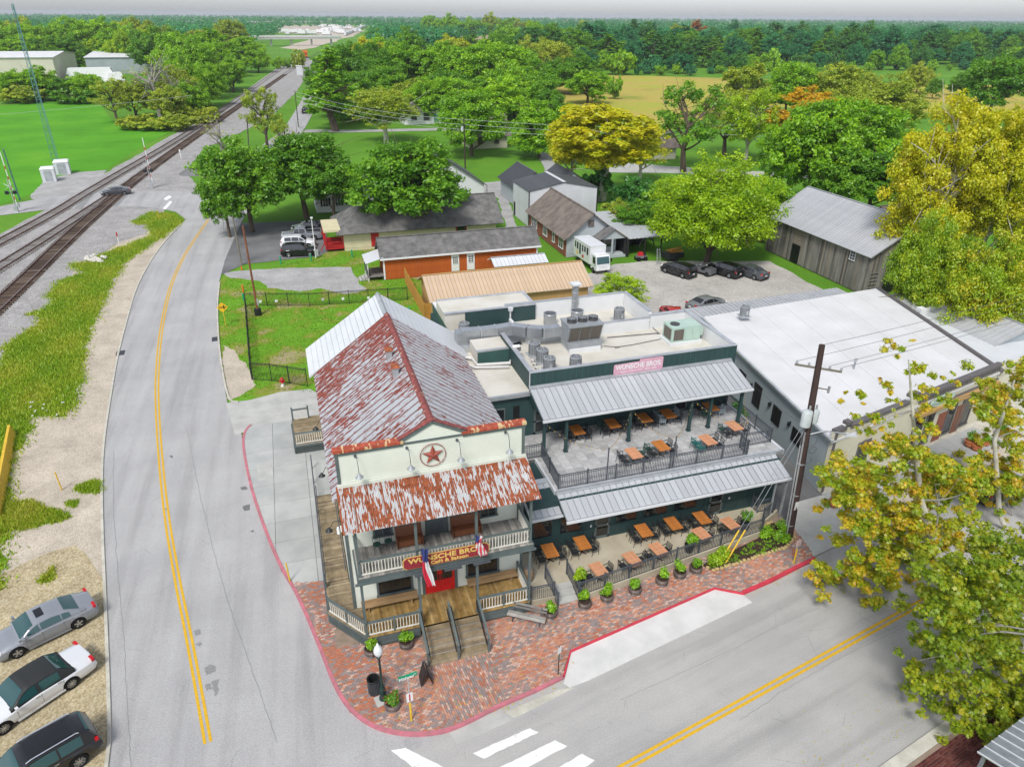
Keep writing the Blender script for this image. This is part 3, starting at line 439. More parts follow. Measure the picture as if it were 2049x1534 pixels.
# railway
def track(name, label, C, gauge, sp, individual, zt=.0, ntie=300, sm='sleeper'):
    C = smooth_line(C, 2); t = thing(name, label, 'railway', (*C[len(C)//3], 0), 'railway tracks')
    for s_ in (-1, 1):
        R = offset(C, s_*gauge/2); r = kerb(MB(), offset(R, -.035), .07, .12, .3).build('rail', 'rail_rust', t); ribbon(MB(), R, -.034, .034, .304).build('rail_head', 'rail_top', r)
    me = MB().ob((0, 0, 0), 2.7, .24, .17).mesh('sleeper', 'sleeper'); n = 0; acc = 0; rest = MB()
    for a, b in zip(C[:-1], C[1:]):
        L = math.hypot(b[0]-a[0], b[1]-a[1]); s_ = acc; an = math.atan2(b[1]-a[1], b[0]-a[0])-math.pi/2
        while s_ < L:
            p = (a[0]+(b[0]-a[0])*s_/L, a[1]+(b[1]-a[1])*s_/L, -.02+random.uniform(-.01, .01))
            if n < individual: piece('sleeper', me, t, p, an+random.gauss(0, .01))
            elif n < individual+ntie: rest.cur = random.random(); rest.ob(p, 2.6, .24, .15, an)
            n += 1; s_ += sp
        acc = s_-L
    if rest.v: rest.build('sleeper_field', sm, t, 'stuff')
    return t
TN = [(-33.6, 70), (-32.1, 89), (-31.0, 117), (-29.7, 135.5), (-27.6, 162), (-16.6, 247), (22.4, 542), (60, 800)]; TF = [(-45, 92), (-39.6, 115.5), (-36.1, 133.7), (-34.4, 148), (-25, 206), (-19.6, 249), (23.6, 621)]; TM = [(-41.5, 76), (-36.2, 103), (-31.9, 130), (-28.6, 152), (-26.6, 168)]
track('railway_track', 'brown railway track with dark exposed sleepers next to the grass verge', TN, 1.75, .62, 290); track('railway_track', 'railway track beside the green meadow, sleepers half buried in ballast', TF, 1.75, .62, 0, ntie=330, sm='sleeper_grey'); track('railway_track', 'middle railway track joining the verge-side track beyond the crossing', TM, 1.6, .62, 0, ntie=150, sm='sleeper_grey')
for P_ in ([(150, 416), (178, 386), (188, 386), (165, 416)], [(205, 413), (240, 384), (262, 384), (236, 412)]): struct('crossing_panel', MB().prism(pxs(P_), -.02, .012), 'asphalt_patch')
# ================================================================== the saloon
def lapwall(mb, p0, d, L, z0, z1, pitch, nrm, span=None):
    d, nrm, p0 = Vector(d), Vector(nrm), Vector(p0); n = max(1, round((z1-z0)/pitch)); pitch = (z1-z0)/n
    for i in range(n):
        za, zb = z0+i*pitch, z0+(i+1)*pitch; (a0, a1), (b0, b1) = (span(za), span(zb)) if span else ((0, L), (0, L))
        if a1-a0 < .02: continue
        A, B = p0+d*a0, p0+d*a1; C, D = p0+d*b1, p0+d*b0; o1, o2 = nrm*.03, nrm*.008
        mb._add([(A+o2).to_tuple()[:2]+(za,), (B+o2).to_tuple()[:2]+(za,), (B+o1).to_tuple()[:2]+(za,), (A+o1).to_tuple()[:2]+(za,), (C+o2).to_tuple()[:2]+(zb,), (D+o2).to_tuple()[:2]+(zb,)], [(0, 1, 2, 3), (3, 2, 4, 5)])
    return mb
def window(parent, p0, d, nrm, x0, x1, z0, z1, frame='trim_grey', pane='glass', mull=(1, 1), fw=.11, name='window', depth=.07):
    """window on the wall line p0+d*x with outward normal nrm: casing, sill, glazing bars and a recessed pane"""
    p0, d, nrm = Vector(p0), Vector(d), Vector(nrm); M = MB()
    def bar(a0, a1, b0, b1, o0, o1, mb):
        A, B = p0+d*a0, p0+d*a1; q = [A+nrm*o0, B+nrm*o0, B+nrm*o1, A+nrm*o1]; mb._add([(v.x, v.y, b0) for v in q]+[(v.x, v.y, b1) for v in q], [(0, 1, 2, 3), (7, 6, 5, 4), (0, 4, 5, 1), (1, 5, 6, 2), (2, 6, 7, 3), (3, 7, 4, 0)])
    bar(x0, x0+fw, z0, z1, .0, depth, M); bar(x1-fw, x1, z0, z1, .0, depth, M); bar(x0, x1, z1, z1+fw*1.2, .0, depth+.02, M); bar(x0-.04, x1+.04, z0-fw*.7, z0, .0, depth+.05, M)
    for i in range(1, mull[0]): c = x0+fw+(x1-x0-2*fw)*i/mull[0]; bar(c-.025, c+.025, z0, z1, .032, .055, M)
    for i in range(1, mull[1]): c = z0+(z1-z0)*i/mull[1]; bar(x0+fw, x1-fw, c-.025, c+.025, .033, .056, M)
    w = M.build(name, frame, parent); g = MB(); bar(x0+fw*.5, x1-fw*.5, z0, z1, .012, .034, g); g.build('pane', pane, w); return w
SF = 29.35; SX0, SX1 = .6, 10.0; DZ = .9
sal = thing('saloon', 'two storey white clapboard saloon with rusty metal roof and star on its false front', 'building', (5.3, 36, 0))
MB().box(SX0+.02, SF+.02, .05, SX1-.02, 48, 8.0).wallprism([(SX0+.05, 8.0), (SX1-.05, 8.0), (5.3, 11.35)], SF+.5, 47.9).build('wall', 'siding_white', sal)
b = MB(); lapwall(b, (SX0, SF, 0), (1, 0, 0), SX1-SX0, DZ, 10.78, .145, (0, -1, 0)); lapwall(b, (SX0, SF, 0), (1, 0, 0), 0, 10.8, 11.62, .145, (0, -1, 0), lambda z: (4.7-1.55*(11.66-z)/.86, 4.7+1.55*(11.66-z)/.86)); b.box(SX0, SF+.0, 8, SX1, SF+.22, 10.78); b.wallprism([(3.78, 10.75), (6.84, 10.75), (5.3, 11.62)], SF, SF+.22); b.build('clapboard_front', 'siding_white', sal)
lapwall(MB(), (SX0, 48, 0), (0, -1, 0), 48-SF, .4, 8.0, .16, (-1, 0, 0)).build('clapboard_side', 'siding_white', sal); lapwall(MB(), (SX1, SF, 0), (0, 1, 0), 48-SF, .4, 8.0, .16, (1, 0, 0)).build('clapboard_side', 'siding_white', sal)
lapwall(MB(), (SX1, 48, 0), (-1, 0, 0), 9.4, .4, 11.3, .16, (0, 1, 0), lambda z: (0, 9.4) if z < 8 else (4.7*(z-8)/3.5, 9.4-4.7*(z-8)/3.5)).build('clapboard_gable', 'siding_white', sal)
for x in (SX0-.05, SX1-.11): MB().box(x, SF-.05, DZ-.1, x+.16, SF-.02, 10.75).build('corner_board', 'trim_grey', sal)
for x in (SX0-.05, SX1+.01): MB().box(x, SF-.02, .3, x+.04, SF+.14, 8 if x < 5 else 10.7).build('corner_board', 'trim_grey', sal)
for x0, x1 in ((SX0-.08, 3.8), (6.8, SX1+.08)):
    f = MB().box(x0, SF-.075, 10.62, x1, SF-.02, 10.8).build('frieze', 'trim_grey', sal); MB().box(x0-.05, SF-.13, 10.8, x1+.03, SF+.3, 10.95).build('parapet_cap', 'rust_cap', f)
MB().box(3.7, SF-.07, 10.7, 6.9, SF-.022, 10.81).build('pediment_trim', 'trim_grey', sal)
for s in (-1, 1):
    r = MB().beam((5.3+s*1.68, SF-.05, 10.86), (5.3, SF-.05, 11.72), .07, .14, (0, 0, 1)).build('pediment_rake', 'trim_grey', sal); MB().beam((5.3+s*1.75, SF+.08, 10.97), (5.3+s*.0, SF+.08, 11.83), .3, .03).build('rake_cap', 'rust_ridge', r)
# main roof: V-crimp panels, ridge along y
def crimp_panel(w, L, slope, m):
    """flat sheet w wide (y), L long down slope, ridges at the edges and the middle"""
    M = MB(); prof = [(-w/2, 0, 1), (-w/2+.02, .04, 1), (-w/2+.045, 0, 0), (-.03, 0, 0), (-.012, .022, 0), (.006, 0, 0), (w/2-.025, 0, 0), (w/2-.02, .012, 1), (w/2, .012, 1)]
    for i in range(len(prof)-1):
        (a, ha, _), (c, hc, k) = prof[i], prof[i+1]; M.mi = 1 if i in (0, 1) else 0; M._add([(0, a, ha), (L, a, ha), (L, c, hc), (0, c, hc)], [(0, 1, 2, 3)])
    return M
RY0, RY1, EX = SF+.02, 43.9, .42; ZE, ZR = 7.95, 11.72; HALF = 4.7+EX; L_ = math.hypot(HALF, ZR-ZE); AN = math.atan2(ZR-ZE, HALF); n = 24; w = (RY1-RY0)/n
pl = crimp_panel(w, L_, AN, 0); mL = pl.mesh('roof_panel', ['rust_roof_left', 'rust_seam']); mR = pl.mesh('roof_panel', ['rust_roof_right', 'rust_seam'])
roof = MB().wallprism([(SX0-EX, ZE-.03), (5.3, ZR-.05), (SX1+EX, ZE-.03), (SX1+EX, ZE-.12), (5.3, ZR-.16), (SX0-EX, ZE-.12)], RY0+.3, RY1-.01).build('roof', 'grey_wood', sal)
for i in range(n):
    y = RY0+(i+.5)*w
    for s, me in ((-1, mL), (1, mR)):
        dz = random.uniform(0, .008); o = piece('roof_panel', me, roof, (5.3, y, ZR+dz)); o.rotation_euler = (0, AN, math.pi) if s < 0 else (0, AN, 0); o.rotation_mode = 'XYZ'
MB().wallprism([(5.12, ZR-.06), (5.3, ZR+.09), (5.48, ZR-.06), (5.48, ZR-.12), (5.3, ZR+.02), (5.12, ZR-.12)], RY0-.05, RY1+.1).build('ridge_cap', 'rust_ridge', roof)
g = MB().wallprism([(-.12, ZE-.05), (5.3, ZR-.14), (SX1+.75, ZE-.05), (SX1+.75, ZE-.2), (5.3, ZR-.3), (-.12, ZE-.2)], RY1, 48.4).build('rear_roof', 'pale_metal', sal)
for k in range(1, 15):
    for s in (-1, 1):
        t = k/15; x = 5.3+s*t*5.4; z = ZR-.14-(ZR-ZE-.09)*t+.004; MB().box(x-.02, RY1+.05, z-.03, x+.02, 48.38, z+.012).build('roof_lap', 'galv', g)
MB().wallprism([(5.1, ZR-.26), (5.3, ZR-.06), (5.5, ZR-.26)], RY1+.1, 48.45).build('ridge_cap', 'galv', g)
for y, x in ((38.2, 4.55), (35.85, 4.55)):
    z = ZR-(5.3-x)*math.tan(AN); v = MB().box(x-.16, y-.16, z-.1, x+.16, y+.16, z+.55).build('roof_vent', 'galv', sal); MB().ob((x, y, z+.55), .5, .46, .18, 0, .6).build('vent_cap', 'rust_porch_seam', v)
# porch roof of corrugated sheets
pr = MB().box(.55, 27.05, 7.78, 9.95, 27.25, 7.93).build('porch_roof', 'trim_grey', sal); MB().xprism([(27.0, 7.93), (29.3, 8.83), (29.3, 8.7), (27.0, 7.8)], .62, 9.9).build('porch_rafter', 'grey_wood', pr); MB().box(.5, SF-.16, 8.85, 10.1, SF-.03, 9.02).build('flashing', 'siding_white', pr)
ns = 14; X0_, X1_ = .42, 10.1; w = (X1_-X0_)/ns; M = MB(); nw_ = 9; pts = [(i/(nw_*4)*(w+.03), .016*math.cos(i/4*2*math.pi)) for i in range(nw_*4+1)]
for i in range(len(pts)-1): (a, ha), (c, hc) = pts[i], pts[i+1]; M.mi = 1 if i < 5 else 0; M._add([(a, 0, ha), (c, 0, hc), (c, 2.72, hc), (a, 2.72, ha)], [(0, 1, 2, 3)])
me = M.mesh('corrugated_sheet', ['rust_porch', 'rust_porch_seam'])
for i in range(ns): o = piece('corrugated_sheet', me, pr, (X0_+i*w, 26.78, 7.92+.004*(i % 2))); o.rotation_euler = (math.atan2(.96, 2.52), 0, 0)
# decks and posts
PX = (.99, 3.83, 6.86, 9.72); PY = 27.2
for x in PX:
    for z0, z1 in ((DZ, 4.62), (4.9, 7.85)):
        p = MB().box(x-.065, PY-.065, z0, x+.065, PY+.065, z1).build('post', 'trim_grey', sal); MB().ob((x, PY, z0), .2, .2, .12).build('post_block', 'trim_grey', p); MB().ob((x, PY, z1-.14), .22, .22, .14).build('post_block', 'trim_grey', p)
plank = MB().box(-.066, 0, 0, .066, 2.24, .035).mesh('plank', 'deck_gold'); plank2 = MB().box(-.066, 0, 0, .066, 2.3, .035).mesh('plank', 'grey_wood')
up = MB().box(.82, 27.08, 4.62, 9.9, 27.2, 4.9).box(.82, 27.2, 4.66, .96, SF-.03, 4.9).box(9.76, 27.2, 4.66, 9.9, SF-.03, 4.9).box(.96, 27.2, 4.8, 9.76, SF-.03, 4.86).build('balcony', 'trim_grey', sal); MB().box(.7, 26.98, 4.52, 10.0, 27.09, 4.62).build('cornice', 'trim_grey', up)
for i in range(64): piece('plank', plank2, up, (.9+(i+.5)*.1395, 27.02, 4.905))
dk_ = MB().box(.96, 27.25, .72, 9.78, SF, .88).prism([(-.82, 29.45), (-.82, 31.5), (.58, 31.5), (.58, 29.4), (.98, 29.3), (.98, 27.2)], .72, .88).build('porch_deck', 'trim_grey', sal)
for i in range(63): x = .98+(i+.5)*.1395; piece('plank', plank, dk_, (x, 27.06, .885)) if not 3.6 < x < 7.1 else piece('plank', plank, dk_, (x, 27.06, .885))
dp = MB().box(0, -.066, 0, 1.0, .066, .035).mesh('plank', 'deck_wood')
for i in range(16):
    y = 27.35+i*.14; x0 = .98-(y-27.15)*.8 if y < 29.35 else -.82
    o = piece('plank', dp, dk_, (max(x0, -.82), y, .883)); o.scale = ((.96 if y < 29.4 else .58)-max(x0, -.82), 1, 1)
for i in range(14): o = piece('plank', dp, dk_, (-.82, 29.6+i*.14, .883)); o.scale = (1.38, 1, 1)
side = MB().slab4((-.82, 31.55, .88), (.5, 31.55, .88), (.5, 41.2, .16), (-.82, 41.2, .16), .14).build('side_ramp', 'grey_wood', sal); nr = 67
for i in range(nr): t = (i+.5)/nr; o = piece('plank', dp, side, (-.84, 31.55+9.65*t, .885-.72*t)); o.scale = (1.36, 1, 1)
# stairs
st = MB().xprism([(27.1, .7), (27.1, 0), (25.3, 0), (25.3, .12)], 3.8, 6.8).build('stairs', 'grey_wood', sal); tr = MB().box(0, 0, 0, 3.1, .185, .04).mesh('tread', 'deck_wood')
for k in range(5):
    y = 27.05-(k+1)*.36; z = .9-(k+1)*.135; MB().box(3.78, y, z-.16, 6.82, y+.36, z-.002).build('riser', 'grey_wood', st)
    for j in range(2): piece('tread', tr, st, (3.75, y-.02+j*.19, z))
for j in range(2): piece('tread', tr, st, (3.75, 25.0+.06+j*.1, .14)) if j == 0 else None
for x, dbl in ((3.72, 1), (5.28, 2), (6.86, 1)):
    h = MB(); h.box(x-.05, 27.0, .9, x+.05, 27.1, 1.95).box(x-.05, 25.05, .12, x+.05, 25.15, 1.15); h.beam((x, 27.3, 1.98), (x, 25.0, 1.14), .11, .06); hr = h.build('stair_rail', 'trim_grey', st)
    for o in ((-.1,) if x > 6 else (.1,) if x < 4 else (-.11, .11)): MB().tube([(x+o, 27.15, 1.5), (x+o, 27.15, 1.78), (x+o, 25.1, 1.0), (x+o, 25.0, .78), (x+o, 25.1, .72), (x+o, 27.1, 1.48)], .022, 6).build('grab_rail', 'black_iron', hr)
# railings with white balusters
bal = MB().box(-.02, -.02, 0, .02, .02, .66).mesh('baluster', 'baluster_white')
def railing(a, b, z, parent, posts=True, white=True, h=.92, z2=None):
    a, b = Vector((*a, z)), Vector((*b, z if z2 is None else z2)); L = (b-a).length; d = (b-a)/L; r = MB().beam(a+Vector((0, 0, h)), b+Vector((0, 0, h)), .13, .06).build('railing', 'trim_grey', parent)
    MB().beam(a+Vector((0, 0, .1)), b+Vector((0, 0, .1)), .06, .06).beam(a+Vector((0, 0, h-.07)), b+Vector((0, 0, h-.07)), .05, .06).build('rail_bar', 'baluster_white', r); k = int(L/.155)
    for i in range(1, k): p = a+d*(L*i/k); piece('baluster', bal, r, (p.x, p.y, p.z+.13), math.atan2(d.y, d.x))
    return r
for a, b in (((.99, PY), (3.83, PY)), ((6.86, PY), (9.72, PY)), ((-.72, 29.5), (.95, 27.25))):
    railing(a, b, DZ, sal); m_ = ((a[0]+b[0])/2, (a[1]+b[1])/2); MB().ob((*m_, DZ), .1, .1, .98).build('newel', 'trim_grey', sal)
for p in ((-.74, 29.55), (9.72, 29.2), (-.74, 31.4)): MB().ob((*p, DZ), .11, .11, 1.05).build('newel', 'trim_grey', sal)
railing((9.72, PY), (9.72, 29.25), DZ, sal); railing((.99, PY), (9.72, PY), 4.92, sal); railing((.99, PY), (.99, 29.25), 4.92, sal); railing((9.72, PY), (9.72, 29.25), 4.92, sal); MB().ob((9.72, 29.2, 4.92), .11, .11, 1.15).build('newel', 'trim_grey', sal)
hr = MB(); 
for y in np.arange(29.6, 45, 1.9): zz = .88-.72*max(0, min(1, (y-31.55)/9.65)); hr.tube([(-.78, y, zz-.1), (-.78, y, zz+1.0)], .035, 6)
hr.tube([(-.78, 29.6, 1.9), (-.78, 31.5, 1.9), (-.78, 41.2, 1.18), (-.78, 45, 1.15)], .04, 6).tube([(-.78, 29.6, 1.4), (-.78, 31.5, 1.4), (-.78, 41.2, .68), (-.78, 45, .65)], .03, 6).tube([(-.68, 31.5, 1.75), (-.68, 41.2, 1.05)], .03, 6).tube([(.42, 31.5, 1.75), (.42, 40.5, 1.05)], .03, 6); hr.build('ramp_rail', 'iron', sal)
# skirt and lattice
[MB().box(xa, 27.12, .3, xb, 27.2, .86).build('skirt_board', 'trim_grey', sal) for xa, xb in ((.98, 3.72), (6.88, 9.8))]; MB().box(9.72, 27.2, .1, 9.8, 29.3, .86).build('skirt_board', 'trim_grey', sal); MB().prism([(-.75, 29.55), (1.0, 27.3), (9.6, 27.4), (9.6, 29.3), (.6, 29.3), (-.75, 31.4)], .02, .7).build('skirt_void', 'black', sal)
def lattice(a, b, z0, z1, parent):
    a, b = Vector((*a, 0)), Vector((*b, 0)); L = (b-a).length; d = (b-a)/L; M = MB(); H_ = z1-z0; k = int((L+H_)/.13)
    for s in (0, 1):
        for i in range(k):
            t0, t1 = i*.13-H_, i*.13; za, zb = z0, z1
            if t0 < 0: za = z0-t0; t0 = 0
            if t1 > L: zb = z1-(t1-L); t1 = L
            if zb-za < .02: continue
            if s: t0, t1 = L-t0, L-t1
            p, q = a+d*t0, a+d*t1; M.beam((p.x, p.y, za), (q.x, q.y, zb), .012+.004*s, .035, (-d.y, d.x, 0))
    M.beam((a.x, a.y, z1), (b.x, b.y, z1), .05, .12); return M.build('lattice', 'trim_grey', parent)
lattice((-.8, 29.5), (1.0, 27.13), .13, .8, sal); lattice((1.0, 27.1), (3.7, 27.1), .13, .32, sal); lattice((6.9, 27.1), (9.8, 27.1), .13, .32, sal); lattice((-.82, 31.6), (-.82, 29.5), .13, .8, sal)
# doors and windows
W0 = (SX0, SF-.03, 0)
def fwin(x0, x1, z0, z1, **k): return window(sal, (0, SF-.03, 0), (1, 0, 0), (0, -1, 0), x0, x1, z0, z1, **k)
fwin(1.85, 3.8, 1.52, 3.3); fwin(6.75, 8.65, 1.55, 3.3); fwin(1.95, 2.95, 5.5, 7.3, mull=(2, 2), pane='glass_grey'); fwin(7.55, 8.55, 5.5, 7.3, mull=(2, 2)); 
d = MB().box(4.3, SF-.12, .9, 4.45, SF-.03, 3.45).box(6.1, SF-.12, .9, 6.25, SF-.03, 3.45).box(4.3, SF-.12, 3.45, 6.25, SF-.03, 3.62).build('door_frame', 'trim_grey', sal)
for x0, x1, hx in ((4.46, 5.27, 5.2), (5.28, 6.09, 5.35)):
    D = MB().box(x0, SF-.09, .92, x1, SF-.04, 1.75).box(x0, SF-.09, 1.75, x0+.13, SF-.04, 3.4).box(x1-.13, SF-.09, 1.75, x1, SF-.04, 3.4).box(x0+.13, SF-.09, 3.2, x1-.13, SF-.04, 3.4).build('door', 'red_door', sal); MB().box(x0+.13, SF-.07, 1.75, x1-.13, SF-.05, 3.2).build('pane', 'glass', D); [MB().box(x0+.15, SF-.105, za, x1-.15, SF-.09, zb).build('door_panel', 'red_door', D) for za, zb in ((1.05, 1.35), (1.42, 1.68))]; MB().box(hx-.03, SF-.14, 1.75, hx+.03, SF-.09, 2.15).build('handle', 'black_iron', D)
d = MB().box(4.65, SF-.12, 4.92, 4.78, SF-.03, 7.3).box(5.72, SF-.12, 4.92, 5.85, SF-.03, 7.3).box(4.65, SF-.12, 7.3, 5.85, SF-.03, 7.5).build('door_frame', 'trim_grey', sal); D = MB().box(4.78, SF-.09, 4.93, 5.72, SF-.04, 7.3).build('door', 'trim_grey', sal); [MB().box(4.92, SF-.105, za, 5.58, SF-.088, zb).build('door_panel', 'iron', D) for za, zb in ((5.1, 5.75), (6.9, 7.2))]; MB().box(4.92, SF-.1, 5.95, 5.58, SF-.088, 6.85).build('pane', 'glass', D)
# gooseneck lamps
def goose(p, out, name_label, grp, scale=1.0, cap='hvac'):
    x, y, z = p; ox, oy = out; t = thing('gooseneck_lamp', name_label, 'wall lamp', p, grp); MB().tube([(x, y, z), (x+ox*.15, y+oy*.15, z+.12), (x+ox*.35, y+oy*.35, z+.1), (x+ox*.5, y+oy*.5, z-.25), (x+ox*.55, y+oy*.55, z-.7*scale)], .018, 6).build('arm', 'iron' if cap == 'hvac' else 'black_iron', t); MB().lathe((x+ox*.55, y+oy*.55, z-.7*scale-.16), [(.02, .2), (.06, .17), (.09, .1), (.2, .0), (.19, -.01), (.05, .06)][::-1] if False else [(.2, -.02), (.2, 0), (.1, .1), (.06, .18), (.02, .22)], 14).build('shade', cap, t, smooth=True); MB().cyl((x, y-.0, z-.06), .06, .12, 8).build('wall_plate', 'iron', t); return t
for x, w_ in ((1.5, 'at the ramp end of the white false front'), (3.98, 'beside the star, on its ramp side'), (6.48, 'beside the star, on its annex side'), (9.0, 'at the annex end of the white false front')): goose((x, SF-.06, 10.5), (.12, -1), 'thin gooseneck lamp with metal shade '+w_, 'lamps along the false front')
for y, z, w_ in ((41.6, 5.6, 'on the side wall, nearest the wooden landing'), (36.4, 5.4, 'on the side wall, halfway along the ramp'), (31.4, 5.2, 'on the side wall, above the white floodlight')): goose((.55, y, z), (-1.3, -.1), 'black gooseneck lamp '+w_, 'lamps along the side wall', .35, 'black_iron')
t = thing('floodlight', 'white twin floodlight below the gooseneck lamp on the side wall', 'lamp', (.5, 31.2, 4.9)); MB().box(.42, 31.1, 4.75, .57, 31.35, 5.0).build('housing', 'white_paint', t); MB().cyl((.3, 31.1, 4.7), .09, .2, 10, .05).cyl((.3, 31.38, 4.7), .09, .2, 10, .05).build('lamp_head', 'white_paint', t)
# star emblem
sx, sy, sz = 5.24, SF-.1, 9.88; t = thing('star_emblem', 'brown five pointed metal star in a ring on the white front', 'emblem', (sx, sy, sz-.65)); V = []
for i in range(10): r = .58 if i % 2 == 0 else .225; a = math.pi/2+i*math.pi/5; V.append((sx+r*math.cos(a), sy, sz+r*math.sin(a)))
M = MB(); M._add(V+[(sx, sy-.14, sz), (sx, sy+.02, sz)], [((i+1) % 10, i, 10) for i in range(10)]+[(i, (i+1) % 10, 11) for i in range(10)]); M.build('star', 'brown_star', t); MB().tube([(sx+.64*math.cos(a*math.pi/18), sy, sz+.64*math.sin(a*math.pi/18)) for a in range(37)], .02, 6, False).build('ring', 'brown_star', t)
# sign board
t = thing('saloon_sign', 'long maroon sign board with gold lettering on the balcony rail', 'sign', (5.25, 26.98, 5.0)); M = MB(); pts = [(3.1, 5.12), (3.28, 4.98), (7.24, 4.98), (7.42, 5.12), (7.42, 5.52), (7.24, 5.66), (3.28, 5.66), (3.1, 5.52)]; M.wallprism(pts, 26.95, 27.02); M.build('board', 'maroon', t); M = MB(); M.wallprism([(5.26+(x-5.26)*1.018, 5.32+(z-5.32)*1.1) for x, z in pts], 26.97, 27.0); M.build('border', 'gold', t)
text('WUNSCHE BROS.', .40, 'gold', t, (5.26, 26.94, 5.44), (math.pi/2, 0, 0), sx=1.22, bold=.012); text('Café & Saloon', .27, 'gold', t, (5.4, 26.94, 5.13), (math.pi/2, 0, 0), sx=1.25, bold=.008)
MB().tube([(3.1, 26.95, 4.72), (7.4, 26.95, 4.72)], .035, 6).build('light_bar', 'iron', t)
for k in range(3): MB().box(3.6+k*1.5, 26.85, 4.45, 4.5+k*1.5, 27.0, 4.52).build('light_strip', 'iron', t)
t = thing('notice_plate', 'small red notice plate beside the red doors', 'sign', (6.42, SF-.06, 2.4)); MB().box(6.3, SF-.06, 2.4, 6.56, SF-.032, 2.65).build('plate', 'red_paint', t); MB().box(6.35, SF-.065, 2.46, 6.51, SF-.06, 2.6).build('print', 'white_paint', t)
# flags on raked poles
def flag(x, kind, label):
    t = thing('flag', label, 'flag', (x, 27.1, 5.6)); top = Vector((x+.02, 26.55, 6.5)) if kind == 'star' else Vector((x, 26.45, 6.75)); MB().tube([(x, 27.1, 5.5), top], .02, 6).build('staff', 'iron', t); n, m_ = 10, 24; L, Wd = (2.45, .42) if kind == 'star' else (1.35, .42); V = []; F = []
    for i in range(m_+1):
        for j in range(n+1): u, v = j/n, i/m_; V.append((top.x-.1+u*Wd*(1-.45*v*(1-v)*1.5)+.05*math.sin(v*7+u*3)+.22*v*v, top.y+.06*math.sin(u*14+v*4), top.z-.05-L*v-.14*u*(1-v)))
    def cells(name, sel, m):
        fs = [(i*(n+1)+j, i*(n+1)+j+1, (i+1)*(n+1)+j+1, (i+1)*(n+1)+j) for i in range(m_) for j in range(n) if sel(i/m_, (j+.5)/n)]; M = MB(); M._add(V, fs); M.build(name, m, t, smooth=True)
    if kind == 'star': cells('blue_band', lambda v, u: v < .32, 'flag_blue'); cells('white_stripe', lambda v, u: v >= .32 and u > .5, 'flag_white'); cells('red_stripe', lambda v, u: v >= .32 and u <= .5, 'flag_red')
    else: cells('canton', lambda v, u: v < .3 and u < .5, 'flag_blue'); cells('red_stripes', lambda v, u: not (v < .3 and u < .5) and int((u*5+v*6)) % 2 == 0, 'flag_red'); cells('white_stripes', lambda v, u: not (v < .3 and u < .5) and int((u*5+v*6)) % 2 == 1, 'flag_white')
    return t
flag(4.0, 'star', 'flag with blue, white and red bands hanging from a raked pole on the balcony'); flag(6.7, 'stripes', 'small flag with red and white stripes hanging from a raked pole on the balcony')
# benches and chairs on the porch
def pew(x0, x1, y, z, label):
    t = thing('church_pew', label, 'bench', ((x0+x1)/2, y, z)); MB().box(x0+.03, y-.42, z+.42, x1-.03, y, z+.47).build('seat', 'bench_brown', t); MB().slab4((x0+.03, y-.02, z+.42), (x1-.03, y-.02, z+.42), (x1-.03, y+.14, z+1.0), (x0+.03, y+.14, z+1.0), .035).build('backrest', 'bench_brown', t)
    for x in (x0, x1-.04): MB().xprism([(y-.46, z), (y+.1, z), (y+.2, z+1.05), (y+.08, z+1.05), (y-.05, z+.65), (y-.46, z+.6)], x, x+.04).build('end_panel', 'bench_brown', t)
    MB().box(x0+.1, y-.4, z+.1, x1-.1, y-.36, z+.42).build('apron', 'bench_brown', t)
pew(3.05, 4.4, 29.0, 4.945, 'short brown wooden pew beside the two stools on the balcony'); pew(5.95, 7.5, 29.0, 4.945, 'longer brown wooden pew between balcony door and window')
def plankbench(x0, x1, label):
    t = thing('plank_bench', label, 'bench', ((x0+x1)/2, 28.9, DZ)); MB().box(x0, 28.72, DZ+.42, x1, 29.08, DZ+.48).build('seat', 'bench_tan', t); MB().box(x0, 29.08, DZ+.46, x1, 29.13, DZ+.62).build('backrest', 'bench_tan', t)
    for x in (x0+.35, x1-.35): MB().box(x-.03, 28.76, DZ, x+.03, 29.04, DZ+.42).build('leg', 'bench_tan', t); MB().beam((x, 28.9, DZ+.08), (x+(.3 if x < (x0+x1)/2 else -.3), 28.9, DZ+.42), .05, .05).build('brace', 'bench_tan', t)
plankbench(.95, 3.95, 'long low plank bench under the window left of the red doors'); plankbench(6.75, 9.6, 'long low plank bench under the window right of the red doors')
def stool(p, label):
    t = thing('bistro_stool', label, 'chair', p, 'stools on the balcony'); x, y, z = p; MB().cyl((x, y, z+.46), .2, .04, 16).build('seat', 'chair_green', t)
    for a in range(4): c, s = math.cos(a*math.pi/2+.8), math.sin(a*math.pi/2+.8); MB().tube([(x+c*.15, y+s*.15, z+.46), (x+c*.22, y+s*.22, z)], .012, 5).build('leg', 'chair_metal', t)
    MB().tube([(x-.17, y+.1, z+.48), (x-.19, y+.2, z+.75), (x-.1, y+.22, z+.95), (x+.1, y+.22, z+.95), (x+.19, y+.2, z+.75), (x+.17, y+.1, z+.48)], .012, 5).tube([(x-.1, y+.19, z+.5), (x+.1, y+.22, z+.9)], .01, 5).tube([(x+.1, y+.19, z+.5), (x-.1, y+.22, z+.9)], .01, 5).build('backrest', 'chair_metal', t)
stool((2.05, 28.75, 4.945), 'round seated bistro chair on the balcony, nearer the corner post'); stool((2.65, 28.85, 4.945), 'round seated bistro chair on the balcony, nearer the short pew')
